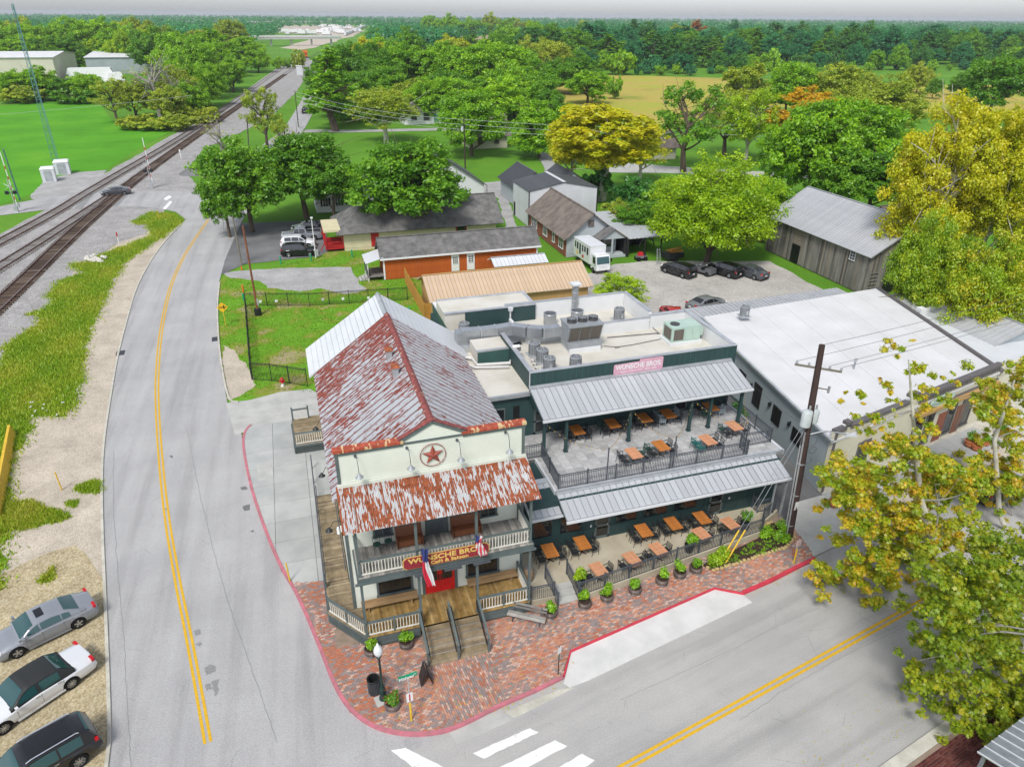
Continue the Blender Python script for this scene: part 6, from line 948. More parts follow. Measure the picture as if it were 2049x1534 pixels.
t = thing('locomotive', 'orange locomotive standing on the track beyond the bridge', 'locomotive', (27.5, 600, 0)); MB().box(26.0, 596, 1, 29, 611, 4.2).build('body', 'orange_paint', t); MB().box(25.9, 595, 3.4, 29.1, 599, 5.2).build('cab', 'orange_paint', t); MB().box(26.2, 596, .3, 28.8, 611, 1).build('bogie', 'black_iron', t)
t = thing('freight_train', 'long pale string of freight wagons beside the rail yard', 'train', px(700, 75)); a, b = Vector(px(735, 52)), Vector(px(690, 72))
for i in range(14): p, q = a.lerp(b, i/14), a.lerp(b, (i+.92)/14); MB().beam(p+Vector((0, 0, 2.6)), q+Vector((0, 0, 2.6)), 3.2, 3.6).build('wagon', 'pale_metal', t)
# ================================================================== vehicles (built along +x at the origin, then placed)
def lerp(a, b, t): return a+(b-a)*t
def pw(x, pts):
    """smooth piecewise profile"""
    if x <= pts[0][0]: return pts[0][1]
    for (a, za), (b, zb) in zip(pts[:-1], pts[1:]):
        if x <= b: t = (x-a)/(b-a); t = t*t*(3-2*t)*.35+t*.65; return za+(zb-za)*t
    return pts[-1][1]
def wheelset(t, xs, half, r, rimm, spokes=5):
    for x in xs:
        for s in (-1, 1):
            y = s*(half-.11); w = MB(); prof = [(r*.62, -.1), (r*.95, -.105), (r, -.07), (r, .07), (r*.95, .105), (r*.62, .1)]; n = 22; V = []; F = []
            for rr, o in prof: V += [(x+rr*math.cos(2*math.pi*k/n), y+o, r+rr*math.sin(2*math.pi*k/n)) for k in range(n)]
            for i in range(5): F += [(i*n+k, i*n+(k+1) % n, (i+1)*n+(k+1) % n, (i+1)*n+k) for k in range(n)]
            w._add(V, F); wo = w.build('wheel', 'tyre', t, smooth=False); M = MB(); yo = y+s*.075; M._add([(x+r*.66*math.cos(2*math.pi*k/n), yo-s*.03, r+r*.66*math.sin(2*math.pi*k/n)) for k in range(n)], [tuple(range(n))]); M.build('brake_disc', 'rim_dark', wo); M = MB(); rr = r*.64
            for k in range(spokes): a = 2*math.pi*k/spokes+.3; M.beam((x, yo+s*.015, r), (x+rr*math.cos(a), yo+s*.012, r+rr*math.sin(a)), r*.2 if spokes < 8 else r*.1, .03, (0, 1, 0))
            M.tube([(x+rr*math.cos(2*math.pi*k/n), yo, r+rr*math.sin(2*math.pi*k/n)) for k in range(n+1)], r*.05, 5, False); M.cyl((x, yo, r), .01, .01, 4); M.build('rim', rimm, wo)
def car(label, paintm, spec, glassm='glass', roofm=None, rimm='rim', spokes=5, pano=None, cat='car', name='parked_car', grp=None):
    L, Wd, r, wb, H = spec['L'], spec['W']/2, spec.get('r', .33), spec['wb'], spec['H']; t = thing(name, label, cat, (0, 0, 0), grp); xf = wb/2+spec.get('sh', .05); xr = xf-wb; deck = spec['deck']; belt = spec['belt']; zb0 = .2
    def half(x): u = abs(x)/(L/2); return Wd*(1-.02*u*u-.16*max(0, u-.72)**2/.078*.55)
    def arch(x): return max([0]+[math.sqrt(max(0, (r+.06)**2-(x-c)**2))+r for c in (xf, xr) if abs(x-c) < r+.06])
    n = 72; rings = []
    for i in range(n+1):
        x = -L/2+L*i/n; w = half(x); zt = pw(x, deck); e = max(0, (abs(x)-(L/2-.22))/.22); zb = zb0+.16*e*e; a = arch(x); zsh = min(zt-.04, pw(x, belt) if belt else zt-.06); w_ = w*(1-.05*e*e)
        R = [(w_*.9, zb), (w_*.985, zb+.1), (w_, lerp(zb, zsh, .5)), (w_*.985, zsh-.05), (w_*.93, zsh), (w_*.72, zt), (w_*.35, zt+.025), (0, zt+.03)]; R = [(y, max(z, a) if a else z) for y, z in R]; rings.append([(x, y, z) for y, z in R]+[(x, -y, z) for y, z in R[-2::-1]])
    k = len(rings[0]); V = [p for R in rings for p in R]; F = [(i*k+j, i*k+j+1, (i+1)*k+j+1, (i+1)*k+j) for i in range(n) for j in range(k-1)]; F += [tuple(range(k)), tuple(n*k+j for j in range(k-1, -1, -1))]; M = MB(); M._add(V, F); body = M.build('body', paintm, t, smooth=True); MB().box(-L/2+.12, -Wd+.24, .16, L/2-.12, Wd-.24, .6).build('underbody_shade', 'black', t)  # black box inside the body, painted shade behind the wheel arches
    # cabin
    rf = spec['roof']; xa, xd = rf[-1][0], rf[0][0]; zbelt = spec['zbelt']; tum = spec.get('tum', .2)
    def zr(x): return pw(x, rf)
    def wbelt(x): return half(x)*.945
    def wtop(x): f = (zr(x)-zbelt)/(H-zbelt); return wbelt(x)-tum*max(0, f)
    def side(x, z): f = min(1, max(0, (z-zbelt)/max(.02, zr(x)-zbelt))); return lerp(wbelt(x), wtop(x), f)
    n = 40; rings = []
    for i in range(n+1):
        x = lerp(xd, xa, i/n); R = [(wbelt(x), zbelt-.12), (side(x, lerp(zbelt, zr(x), .5)), lerp(zbelt, zr(x), .5)), (wtop(x), zr(x)-.045), (wtop(x)-.1, zr(x)-.005), (wtop(x)*.5, zr(x)+.018), (0, zr(x)+.022)]; rings.append([(x, y, z) for y, z in R]+[(x, -y, z) for y, z in R[-2::-1]])
    k = len(rings[0]); M = MB(); M._add([p for R in rings for p in R], [(i*k+j, i*k+j+1, (i+1)*k+j+1, (i+1)*k+j) for i in range(n) for j in range(k-1)]+[tuple(range(k)), tuple(n*k+j for j in range(k-1, -1, -1))]); M.build('cabin', roofm or paintm, t, smooth=True)
    def topz(x, y): f = abs(y)/max(.05, wtop(x)); return zr(x)+.022-.03*f*f+.012
    def pane(name, x0, x1, m, inset=.1, nx=10, ny=8, lim=None):
        M = MB(); V = []
        for i in range(nx+1):
            x = lerp(x0, x1, i/nx); h = (wtop(x)-inset)*(lim or 1); V += [(x, lerp(-h, h, j/ny), topz(x, lerp(-h, h, j/ny))) for j in range(ny+1)]
        M._add(V, [(i*(ny+1)+j, (i+1)*(ny+1)+j, (i+1)*(ny+1)+j+1, i*(ny+1)+j+1) for i in range(nx) for j in range(ny)]); return M.build(name, m, t, smooth=True)
    pane('windscreen', spec['ws'][0], spec['ws'][1], glassm, .07); pane('rear_window', spec['rw'][0], spec['rw'][1], glassm, .12)
    if pano: pane('sunroof', pano[0], pano[1], 'pano', .1, 4, 4, pano[2])
    for s in (-1, 1):
        for x0, x1 in spec['sw']:
            V = []; nx = 9
            for i in range(nx+1):
                x = lerp(x0, x1, i/nx); za, zb = zbelt+.03, max(zbelt+.05, zr(x)-.09); V += [(x, s*(side(x, z)+.012), z) for z in (za, lerp(za, zb, .5), zb)]
            M = MB(); M._add(V, [(i*3+j, (i+1)*3+j, (i+1)*3+j+1, i*3+j+1) if s < 0 else (i*3+j+1, (i+1)*3+j+1, (i+1)*3+j, i*3+j) for i in range(nx) for j in range(2)]); M.build('side_window', glassm, t)
        for x in spec.get('doors', ()): MB().beam((x, s*(half(x)+.002), .38), (x, s*(half(x)*.99+.002), zbelt-.08), .012, .008, (1, 0, 0)).build('door_seam', 'plastic', body)
        for x in spec.get('handles', ()): MB().ob((x, s*(half(x)*.985+.01), zbelt-.16), .18, .03, .035).build('door_handle', 'chrome', body)
        xm = spec['ws'][1]-.12; MB().ob((xm, s*(half(xm)+.12), zbelt+.0), .14, .2, .14, 0, .85).build('mirror', paintm if paintm != 'car_white' else 'car_white', t)
        xt, zt = spec['tail']; MB().ob((xt, s*(half(xt)-.15), zt-.08), .14, .34, .17).build('tail_light', 'tail', t); xh, zh = spec['head']; MB().ob((xh, s*(half(xh)-.17), zh-.07), .2, .34, .13).build('headlight', 'headlight', t)
        MB().ob((0, s*(Wd-.03), .2), wb-2*r-.2, .06, .08).build('sill', spec.get('sill', paintm), t)
    MB().ob((L/2-.03, 0, .42), .08, Wd*1.1, .2).build('grille', 'plastic', t); MB().ob((-L/2+.02, 0, .38), .06, Wd*1.5, .12).build('rear_bumper', spec.get('sill', 'plastic'), t); MB().ob((-L/2, 0, .58), .03, .34, .16).build('number_plate', 'white_paint', t); wheelset(t, (xf, xr), Wd, r, rimm, spokes); return t
SED = dict(L=4.88, W=1.86, H=1.45, wb=2.83, r=.335, deck=[(-2.44, .72), (-2.36, .98), (-1.7, 1.08), (-1, 1.02), (.9, 1.0), (1.6, .93), (2.2, .8), (2.38, .68), (2.44, .5)], belt=[(-2.44, .86), (0, .96), (2.2, .72), (2.44, .55)], zbelt=.98, roof=[(-1.85, 1.02), (-.95, 1.38), (-.3, 1.45), (.25, 1.43), (.5, 1.36), (1.25, .98)], ws=(.48, 1.18), rw=(-1.62, -.98), sw=((.28, .85), (-.72, .2), (-1.15, -.78)), doors=(1.0, .22, -.78), handles=(.35, -.6), tail=(-2.28, .92), head=(2.18, .7))
LIM = dict(L=5.4, W=1.98, H=1.5, wb=2.99, r=.34, deck=[(-2.7, .6), (-2.62, .92), (-1.7, 1.03), (-1.2, 1.02), (.9, 1.02), (1.9, .96), (2.5, .84), (2.66, .7), (2.7, .5)], belt=[(-2.7, .8), (0, .92), (2.4, .78), (2.7, .6)], zbelt=.98, roof=[(-1.72, 1.02), (-1.05, 1.45), (-.5, 1.5), (.2, 1.49), (.4, 1.43), (1.15, .98)], ws=(.42, 1.06), rw=(-1.55, -1.1), sw=((-.05, .78), (-1.05, -.2)), doors=(.95, -.12, -1.1), handles=(.05, -.95), tail=(-2.55, .86), head=(2.45, .75), sh=.12)
SUV = dict(L=4.75, W=1.9, H=1.7, wb=2.78, r=.37, deck=[(-2.37, .75), (-2.3, 1.08), (-1.8, 1.1), (.9, 1.1), (1.6, 1.05), (2.15, .95), (2.32, .8), (2.37, .55)], belt=[(-2.37, .9), (0, 1.0), (2.2, .85), (2.37, .6)], zbelt=1.08, roof=[(-2.3, 1.1), (-2.05, 1.55), (-1.7, 1.66), (-.4, 1.7), (.3, 1.67), (.55, 1.58), (1.25, 1.08)], ws=(.52, 1.16), rw=(-2.24, -1.98), sw=((.3, .9), (-.75, .22), (-1.7, -.83)), doors=(1.05, .22, -.8), handles=(.35, -.6), tail=(-2.2, 1.0), head=(2.12, .86), tum=.17)
def place(t, rear, front, side=1, z=.33):
    a, b = Vector(px(*rear, z)), Vector(px(*front, z)); h = math.atan2(b.y-a.y, b.x-a.x); m = (a+b)/2; l = Vector((-math.sin(h), math.cos(h), 0))*side*.85; t.location = (m.x-l.x, m.y-l.y, 0); t.rotation_euler = (0, 0, h); return t
def at_(t, x, y, h, z=0): p = px(x, y, z); t.location = (p[0], p[1], 0); t.rotation_euler = (0, 0, h); return t
place(car('silver sedan with a small sunroof parked on the sand lot', 'car_silver', SED, 'glass_teal', pano=(-.15, .22, .62)), (158, 1245), (39, 1303)); place(car('white sedan with black vinyl roof parked on the sand lot', 'car_white', LIM, 'glass_teal', roofm='vinyl', spokes=10), (146, 1362), (13, 1450))
b = car('black suv with panoramic roof parked on the sand lot', 'car_black', SUV, 'glass_teal', pano=(-1.5, .2, .8), spokes=9); place(b, (152, 1526), (24, 1604)); 
for s in (-1, 1): MB().tube([(-1.7, s*.66, 1.66), (-1.6, s*.66, 1.72), (.1, s*.68, 1.74), (.3, s*.68, 1.68)], .025, 6).build('roof_rail', 'chrome', b)
place(car('dark grey sedan driving over the level crossing', 'car_grey', SED, name='driving_car'), (252, 386), (212, 389))
# pickups
PKD = dict(L=5.8, W=2.0, H=1.88, wb=3.6, r=.4, deck=[(-2.9, .9), (-2.86, 1.2), (-.6, 1.2), (-.5, 1.22), (1.1, 1.22), (1.8, 1.2), (2.6, 1.1), (2.82, .95), (2.9, .6)], belt=[(-2.9, 1.05), (2.4, 1.0), (2.9, .7)], zbelt=1.18, roof=[(-.75, 1.2), (-.62, 1.75), (-.4, 1.84), (.3, 1.88), (.75, 1.84), (1.45, 1.18)], ws=(.82, 1.36), rw=(-.73, -.6), sw=((.35, 1.0), (-.5, .28)), doors=(1.2, .3, -.55), handles=(.4, -.4), tail=(-2.78, 1.05), head=(2.66, .98), tum=.16, sh=.1)
def pickup(label, m): t = car(label, m, PKD, cat='pickup truck', name='pickup_truck'); MB().box(-2.72, -.78, 1.205, -.8, .78, 1.235).build('bed', 'black', t); MB().box(-2.82, -.86, 1.2, -2.72, .86, 1.3).build('tailgate', m, t); MB().box(-2.7, -.92, 1.2, -.78, -.8, 1.3).build('bed_rail', m, t); MB().box(-2.7, .8, 1.2, -.78, .92, 1.3).build('bed_rail', m, t); return t
at_(pickup('silver crew cab pickup parked on the old asphalt by the cream house', 'car_silver'), 605, 479, math.pi-.05); at_(car('white suv parked between pickup and black suv', 'car_white', SUV, cat='car'), 598, 494, -.16); at_(car('black suv parked at the edge of the lawn', 'car_black', SUV, rimm='rim'), 600, 510, -.16); at_(car('black car parked behind the silver pickup', 'car_black', SED), 616, 462, math.pi-.1); at_(pickup('black pickup driving away along the tree lined road', 'car_black'), 611, 226, math.atan2(115, 15))
h = math.pi-.75
at_(car('black suv parked below the lime tree beside the buggy', 'car_black', SUV), 1357, 549, 1.95); at_(car('large black suv with grey bumper below the lime tree', 'car_black', SUV), 1448, 549, 1.98); at_(car('dark grey sedan parked at the end of the row below the lime tree', 'car_grey', SED), 1499, 552, 1.9); at_(car('grey car parked behind the tin canopy', 'car_midgrey', SED), 1412, 617, .2); at_(car('red car half hidden behind the annex parapet', 'car_red', SED), 1346, 640, 1.4)
at_(car('black suv parked at the shop kerb under the sycamore', 'car_black', SUV, spokes=8), 1985, 985, .22)
# utility buggy
p = px(1408, 548); t = thing('utility_buggy', 'grey open utility buggy between the two black suvs', 'buggy', (0, 0, 0)); MB().box(-1.4, -.65, .35, 1.3, .65, .7).build('chassis', 'car_midgrey', t); MB().box(-1.4, -.62, .7, -.5, .62, 1.0).build('cargo_bed', 'car_midgrey', t); MB().box(-.45, -.6, .7, .1, .6, .95).build('seat', 'black', t); MB().ob((.95, 0, .7), .7, 1.1, .3, 0, .8).build('bonnet', 'car_midgrey', t)
for s in (-1, 1): MB().tube([(.7, s*.58, .9), (.3, s*.55, 1.8), (-.5, s*.55, 1.8), (-.6, s*.58, .8)], .03, 6).build('roll_bar', 'black_iron', t)
wheelset(t, (.9, -.9), .72, .3, 'rim_dark', 5); t.location = (p[0], p[1], 0); t.rotation_euler = (0, 0, 1.95)
# box truck
t = thing('box_truck', 'white box truck with picture panels parked beside the brick house', 'truck', (0, 0, 0)); MB().box(-3.3, -1.2, 1.0, 2.1, 1.2, 3.5).build('cargo_box', 'car_white', t); MB().box(-3.32, -1.22, 3.46, 2.12, 1.22, 3.54).build('box_roof', 'pale_metal', t)
for i, (x, w, z, h, m) in enumerate(((-2.9, .45, 2.2, .9, 'glass_grey'), (-2.2, .5, 2.1, 1.0, 'burnt'), (-1.4, .55, 1.6, 1.5, 'glass_grey'), (-.5, .4, 2.2, .9, 'burnt'), (.2, .5, 2.3, .8, 'glass_grey'), (1.0, .5, 2.1, 1.0, 'burnt'), (-2.2, .4, 1.3, .6, 'amber'), (-.4, .5, 1.3, .45, 'red_paint'))): MB().box(x, -1.212, z, x+w, -1.201, z+h).build('picture_panel', m, t)
cb = MB(); cb.xprism([], 0, 0) if False else None
prof = [(2.2, .55), (3.85, .55), (3.95, 1.1), (3.9, 1.4), (3.6, 2.45), (3.45, 2.6), (2.2, 2.62)]; M = MB(); M._add([(x, y, z) for y in (-1.05, 1.05) for x, z in prof], [tuple(range(6, -1, -1)), tuple(range(7, 14))]+[(i, (i+1) % 7, (i+1) % 7+7, i+7) for i in range(7)]); M.build('cab', 'car_white', t); MB().slab4((3.9, -.95, 1.46), (3.9, .95, 1.46), (3.63, .92, 2.4), (3.63, -.92, 2.4), -.025).build('windscreen', 'glass_teal', t)
for s in (-1, 1): MB().box(2.7, s*1.055-.01, 1.5, 3.5, s*1.055+.01, 2.35).build('side_window', 'glass', t); MB().ob((3.7, s*1.3, 1.6), .12, .2, .5).build('mirror', 'black', t); MB().ob((3.95, s*.8, .85), .08, .35, .2).build('headlight', 'headlight', t)
for k in (-.3, 0, .3): MB().ob((3.4, k, 2.6), .08, .1, .06).build('marker_light', 'amber', t)
MB().ob((3.98, 0, .6), .1, 2.1, .25).build('bumper', 'white_paint', t); MB().box(-3.2, -.5, .6, 2.4, .5, .98).build('chassis', 'black_iron', t); wheelset(t, (2.95, -2.0), 1.1, .42, 'rim_dark', 6); a, b = px(1183, 551), px(1215, 549); t.scale = (.92, .92, .92); t.location = (37.0, 82.6, 0); t.rotation_euler = (0, 0, -math.pi/2+.05)
# ================================================================== street furniture, poles, planters
def shrubmesh(seed, r, h, m, leaf, per=60, n=9, cz=None):
    C = []; R = []
    for i in range(n): a = rng.uniform(0, 6.28); q = rng.uniform(0, .6)*r; C.append((q*math.cos(a), q*math.sin(a), rng.uniform(.35, .95)*h)); R.append(r*rng.uniform(.35, .6))
    return clumps(C, R, per, leaf, m, 'foliage', .6, flat=1.0, shell=.2)
def mk_planter(flower=None, seed=0):
    t = thing('barrel_planter', 'x', 'planter', (0, 0, 0)); n = 18; me = MB(); a = math.pi/n; me._add([(.33*math.cos(-a), .33*math.sin(-a), 0), (.33*math.cos(a), .33*math.sin(a), 0), (.38*math.cos(a), .38*math.sin(a), .22), (.38*math.cos(-a), .38*math.sin(-a), .22), (.36*math.cos(a), .36*math.sin(a), .42), (.36*math.cos(-a), .36*math.sin(-a), .42), (.33*math.cos(a), .33*math.sin(a), .42), (.33*math.cos(-a), .33*math.sin(-a), .42)], [(0, 1, 2, 3), (3, 2, 4, 5), (5, 4, 6, 7)]); me = me.mesh('stave', 'barrel')
    for k in range(n): piece('stave', me, t, (0, 0, 0), k*2*a)
    for z, r in ((.08, .352), (.34, .376)): MB().tube([(r*math.cos(k*math.pi/12), r*math.sin(k*math.pi/12), z) for k in range(25)], .014, 4, False).build('hoop', 'hoop', t)
    MB().cyl((0, 0, .3), .34, .06, 16).build('soil', 'soil', t); o = addmesh('plant', shrubmesh(seed, .42, .55, 'leaf_mid' if not flower else 'leaf_oak', .12, 70, 10), t); o.location = (0, 0, .35)
    if flower: c = rng.normal(size=(40, 3))*np.array([.22, .22, .12])+np.array([0, 0, .85]); addmesh('blossom', leafmesh('blossom', c, rng.normal(size=(40, 3)), np.full(40, .07), rng.random(40), 'flag_red'), t)
    return t
pl = [mk_planter(None, i) for i in range(3)]; PLL = ['below the diagonal porch corner', 'below the porch rail beside the stairs', None, 'beside the weathered street bench', 'nearest the patio steps along the low wall', 'second of the row along the low wall', 'third of the row along the low wall', 'fourth of the row along the low wall', 'fifth of the row along the low wall', 'last of the row next to the planting bed']
for i, (x, y) in enumerate([(1.1, 26.75), (2.88, 26.7), None, (10.75, 26.5), (12.8, 26.62), (14.18, 26.72), (15.95, 26.75), (17.77, 26.9), (19.04, 27.1), (20.15, 27.15)] if False else [(1.1, 26.75), (2.88, 26.7), (0, 0), (10.75, 26.5), (12.8, 26.6), (14.18, 26.7), (15.95, 26.75), (17.77, 26.95), (19.04, 27.15), (20.15, 27.25)]):
    if PLL[i]: put(pl[i % 3], (x, y, .14), i*1.3, 'half barrel planter with green shrub '+PLL[i], 'barrel planters', (1, 1, 1))
fp_ = mk_planter(True, 9); fp_.location = (1.62, 23.25, .14); tag(fp_, 'half barrel planter with red flowers at the foot of the lamp post', 'planter', 'barrel planters')
t = thing('whiskey_barrel', 'upright wooden barrel with steel hoops beside the saloon post', 'barrel', (10.33, 29.1, .5)); me = MB(); a = math.pi/18; P_ = [(.25, 0), (.31, .25), (.33, .47), (.31, .7), (.25, .93)]
for (r0, z0), (r1, z1) in zip(P_[:-1], P_[1:]): me._add([(r0*math.cos(-a), r0*math.sin(-a), z0), (r0*math.cos(a), r0*math.sin(a), z0), (r1*math.cos(a), r1*math.sin(a), z1), (r1*math.cos(-a), r1*math.sin(-a), z1)], [(0, 1, 2, 3)])
me = me.mesh('stave', 'bench_tan')
for k in range(18): piece('stave', me, t, (10.33, 29.1, .5), k*2*a)
for z, r in ((.06, .268), (.22, .305), (.7, .312), (.87, .27)): MB().tube([(10.33+r*math.cos(k*math.pi/12), 29.1+r*math.sin(k*math.pi/12), .5+z) for k in range(25)], .02, 4, False).build('hoop', 'hoop', t)
MB().cyl((10.33, 29.1, 1.38), .25, .03, 18).build('lid', 'grey_wood', t)
for i, (x, y, m, l) in enumerate(((12.95, 27.75, 'leaf_lime', 'dark pot with yellow green shrub inside the patio railing by the steps'), (20.4, 28.55, 'leaf_mid', 'dark pot with rounded green shrub between the patio tables'), (24.85, 29.4, 'leaf_oak', 'dark tall pot with green shrub at the alley end of the patio'))):
    t = thing('potted_shrub', l, 'potted plant', (x, y, .5), 'pots on the patio'); MB().lathe((x, y, .5), [(.2, 0), (.28, .3), (.3, .55), (.26, .55)], 16).build('pot', 'black_iron', t, smooth=True); o = addmesh('plant', shrubmesh(i, .5, .8, m, .13, 70, 10), t); o.location = (0, 0, .55); MB().tube([(x, y, 1.0), (x, y, 1.5)], .02, 5).build('stem', 'bark', t)
# street bench (weathered)
t = thing('street_bench', 'weathered grey wooden bench standing askew on the brick pavement', 'bench', (9.4, 26.5, .14)); h = math.atan2(-1.16, 1.74)
def loc(u, v, z): return (9.4+u*math.cos(h)-v*math.sin(h), 26.5+u*math.sin(h)+v*math.cos(h), .14+z)
for v in (-.22, -.02): MB().beam(loc(-1.05, v, .45), loc(1.05, v, .45), .18, .05).build('seat_plank', 'grey_wood', t)
for z, v in ((.68, .2), (.86, .26)): MB().beam(loc(-1.05, v, z), loc(1.05, v, z), .04, .12).build('back_plank', 'grey_wood', t)
for u in (-.75, .75): MB().beam(loc(u, -.25, 0), loc(u, -.2, .44), .06, .06).build('leg', 'iron', t); MB().beam(loc(u, .1, 0), loc(u, .26, .92), .06, .06).build('leg', 'iron', t)
# lamp post, bin, signs
x, y = 1.27, 23.85; t = thing('street_lamp', 'dark green cast iron street lamp with acorn globe on the corner', 'street lamp', (x, y, .14)); MB().ob((x-.05, y-.05, .1), .7, .6, .08, .2).build('footing', 'concrete', t); MB().lathe((x, y, .16), [(.2, 0), (.2, .12), (.15, .2), (.17, .35), (.14, .75), (.09, .85), (.1, .9), (.06, 1.0), (.05, 2.7), (.09, 2.75), (.09, 2.85)], 12).build('column', 'lamp_green', t, smooth=True); MB().lathe((x, y, 3.02), [(.08, 0), (.2, .2), (.22, .36), (.16, .58), (.07, .68), (.04, .8), (.01, .86)], 16).build('globe', 'globe', t, smooth=True); MB().lathe((x, y, 2.98), [(.12, 0), (.14, .05), (.08, .08)], 12).build('collar', 'lamp_green', t)
x, y = .92, 24.35; t = thing('litter_bin', 'black metal litter bin beside the street lamp', 'bin', (x, y, .14)); MB().lathe((x, y, .14), [(.25, 0), (.27, .05), (.28, .9), (.3, .95), (.24, .95), (.22, .5)], 18).build('body', 'black_iron', t); sl = MB()
for k in range(24): a = k*math.pi/12; sl.beam((x+.285*math.cos(a), y+.285*math.sin(a), .2), (x+.29*math.cos(a), y+.29*math.sin(a), 1.0), .03, .012)
sl.build('bars', 'iron', t, 'stuff'); MB().tube([(x+.29*math.cos(k*math.pi/12), y+.29*math.sin(k*math.pi/12), 1.1) for k in range(25)], .025, 5, False).build('rim', 'black', t)
x, y = 2.34, 22.3; t = thing('street_sign', 'green street name sign on a pole with yellow lower sleeve', 'street sign', (x, y, .14)); MB().cyl((x, y, .14), .05, 1.2, 8).build('sleeve', 'yellow_paint', t); MB().cyl((x, y, 1.3), .03, 1.65, 8).build('pole', 'galv', t); MB().beam((x-.43, y, 3.02), (x+.43, y+.12, 3.02), .02, .24).build('blade', 'sign_green', t); text('Midway', .23, 'white_paint', t, (x-.06, y-.0, 3.0), (math.pi/2, 0, .139), depth=.004, bold=.004).location = (-.06, -.018, 2.87); text('ST', .1, 'white_paint', t, (x, y, 3), (math.pi/2, 0, .139), depth=.004).location = (.33, .035, 2.94); MB().ob((x, y-.06, 1.5), .3, .015, .55, .2).build('plate', 'white_paint', t); MB().ob((x, y-.075, 1.55), .06, .012, .45, .2).build('plate_stripe', 'red_paint', t)
x, y = 3.42, 24.3; t = thing('sandwich_board', 'black folding sandwich board at the foot of the stairs', 'board sign', (x, y, .14))
for s in (-1, 1): fr = MB().slab4((x+s*.3-.0, y-.35, .15), (x+s*.3, y+.35, .15), (x+s*.04, y+.35, 1.15), (x+s*.04, y-.35, 1.15), .03*s).build('board', 'black_iron', t)
MB().slab4((x+.315, y-.28, .3), (x+.315, y+.28, .3), (x+.08, y+.28, 1.08), (x+.08, y-.28, 1.08), .01).build('slate', 'iron', t)
x, y = 9.78, 22.75; t = thing('parking_sign', 'small sign plate on a thin dark post at the end of the lay-by', 'sign', (x, y, .14)); MB().cyl((x, y, .14), .025, 1.9, 6).build('post', 'black_iron', t); MB().ob((x, y-.03, 1.6), .3, .012, .42, .6).build('plate', 'white_paint', t)
b_ = px(1588, 1126, .14); t = thing('parking_sign', 'no parking sign on a yellow sleeved post by the planting bed', 'sign', b_); MB().cyl(b_, .05, 1.1, 8).build('sleeve', 'yellow_paint', t); MB().cyl((b_[0], b_[1], 1.2), .025, .8, 6).build('post', 'galv', t); MB().ob((b_[0], b_[1]-.03, 1.45), .32, .012, .45, .1).build('plate', 'white_paint', t)
for k in range(4): MB().ob((b_[0], b_[1]-.038, 1.5+k*.1), .24, .01, .035, .1).build('print', 'red_paint', t)
for i, (bx, by, tx, ty, l) in enumerate(((581, 1166, 577, 1120, 'yellow marker post between pink kerb and concrete walk'), (124, 980, 110, 925, 'yellow marker post standing on the sandy shoulder'), (319, 440, 309, 418, 'yellow marker post at the grass corner of the crossing'))): p = px(bx, by); lone('marker_post', MB().tube([p, (p[0]-.05, p[1], 1.5)], .045, 8), 'yellow_paint', l, 'post')
# planting bed with stone edge
BED = [(20.75, 27.55), (21.2, 26.95), (24, 27.2), (26.6, 27.45), (27.7, 28.1), (28.1, 28.9), (27.2, 29.8), (26.2, 29.25), (25.8, PF(25.8)-.25)]; bed = struct('planting_bed', MB().prism(BED, .05, .22), 'soil'); rk = [];
for s_ in range(4):
    M = MB(); M.lathe((0, 0, 0), [(.1, 0), (.14, .05), (.12, .11), (.05, .14)], 7); M.v = [(x*(1+.3*math.sin(s_+x*20)), y*(1+.25*math.cos(s_*2+y*30)), z) for x, y, z in M.v]; rk.append(M.mesh('border_stone', 'rock_ochre'))
ring = jag(BED[0:7], .04, .26)
for i, p in enumerate(ring[:44]): piece('border_stone', rk[i % 4], bed, (p[0], p[1], .14), random.uniform(0, 6), (random.uniform(.8, 1.3), random.uniform(.8, 1.3), 1))
cp_ = [(random.uniform(20.8, 28), random.uniform(26.9, 29.8)) for _ in range(330)]; cp_ = [p for p in cp_ if inside(p, BED)]; ob = addmesh('ground_cover', clumps([(x, y, .22) for x, y in cp_], [random.uniform(.07, .17) for _ in cp_], 18, .09, 'leaf_mid', 'ground_cover', 1.0, shell=.2), None); ob['kind'] = 'stuff'; tag(ob, 'low green ground cover plants filling the stone edged bed', 'ground cover')
for i, (x, y) in enumerate(((21.5, 27.35), (22.3, 27.7), (25.9, 28.7), (27.3, 28.8), (26.7, 28.1))): t = thing('bed_shrub', ('light green rounded shrub at the narrow end of the planting bed', 'light green shrub beside the yellow guy guards', 'dark green shrub below the patio railing corner', 'green shrub at the foot of the utility pole', 'green shrub at the wide end of the planting bed')[i], 'shrub', (x, y, .2)); addmesh('foliage', shrubmesh(i, .55, .7, 'leaf_lime' if i < 2 else 'leaf_mid', .12, 90, 12), t); MB().tube([(x, y, .1), (x, y, .6)], .03, 5).build('stem', 'bark', t)
for i, (x, y, z) in enumerate(((29.6, 33.4, .1), (30.6, 36.5, .1), (31.2, 39.6, .1), (32.2, 41.4, .1))): t = thing('alley_palm', 'dark green arching plant in the alley by the blue grey wall', 'plant', (x, y, z), 'plants in the alley'); addmesh('foliage', shrubmesh(i, 1.0, 1.6, 'leaf_dark', .35, 60, 10), t); MB().tube([(x, y, 0), (x, y, .8)], .06, 5).build('stem', 'bark', t)
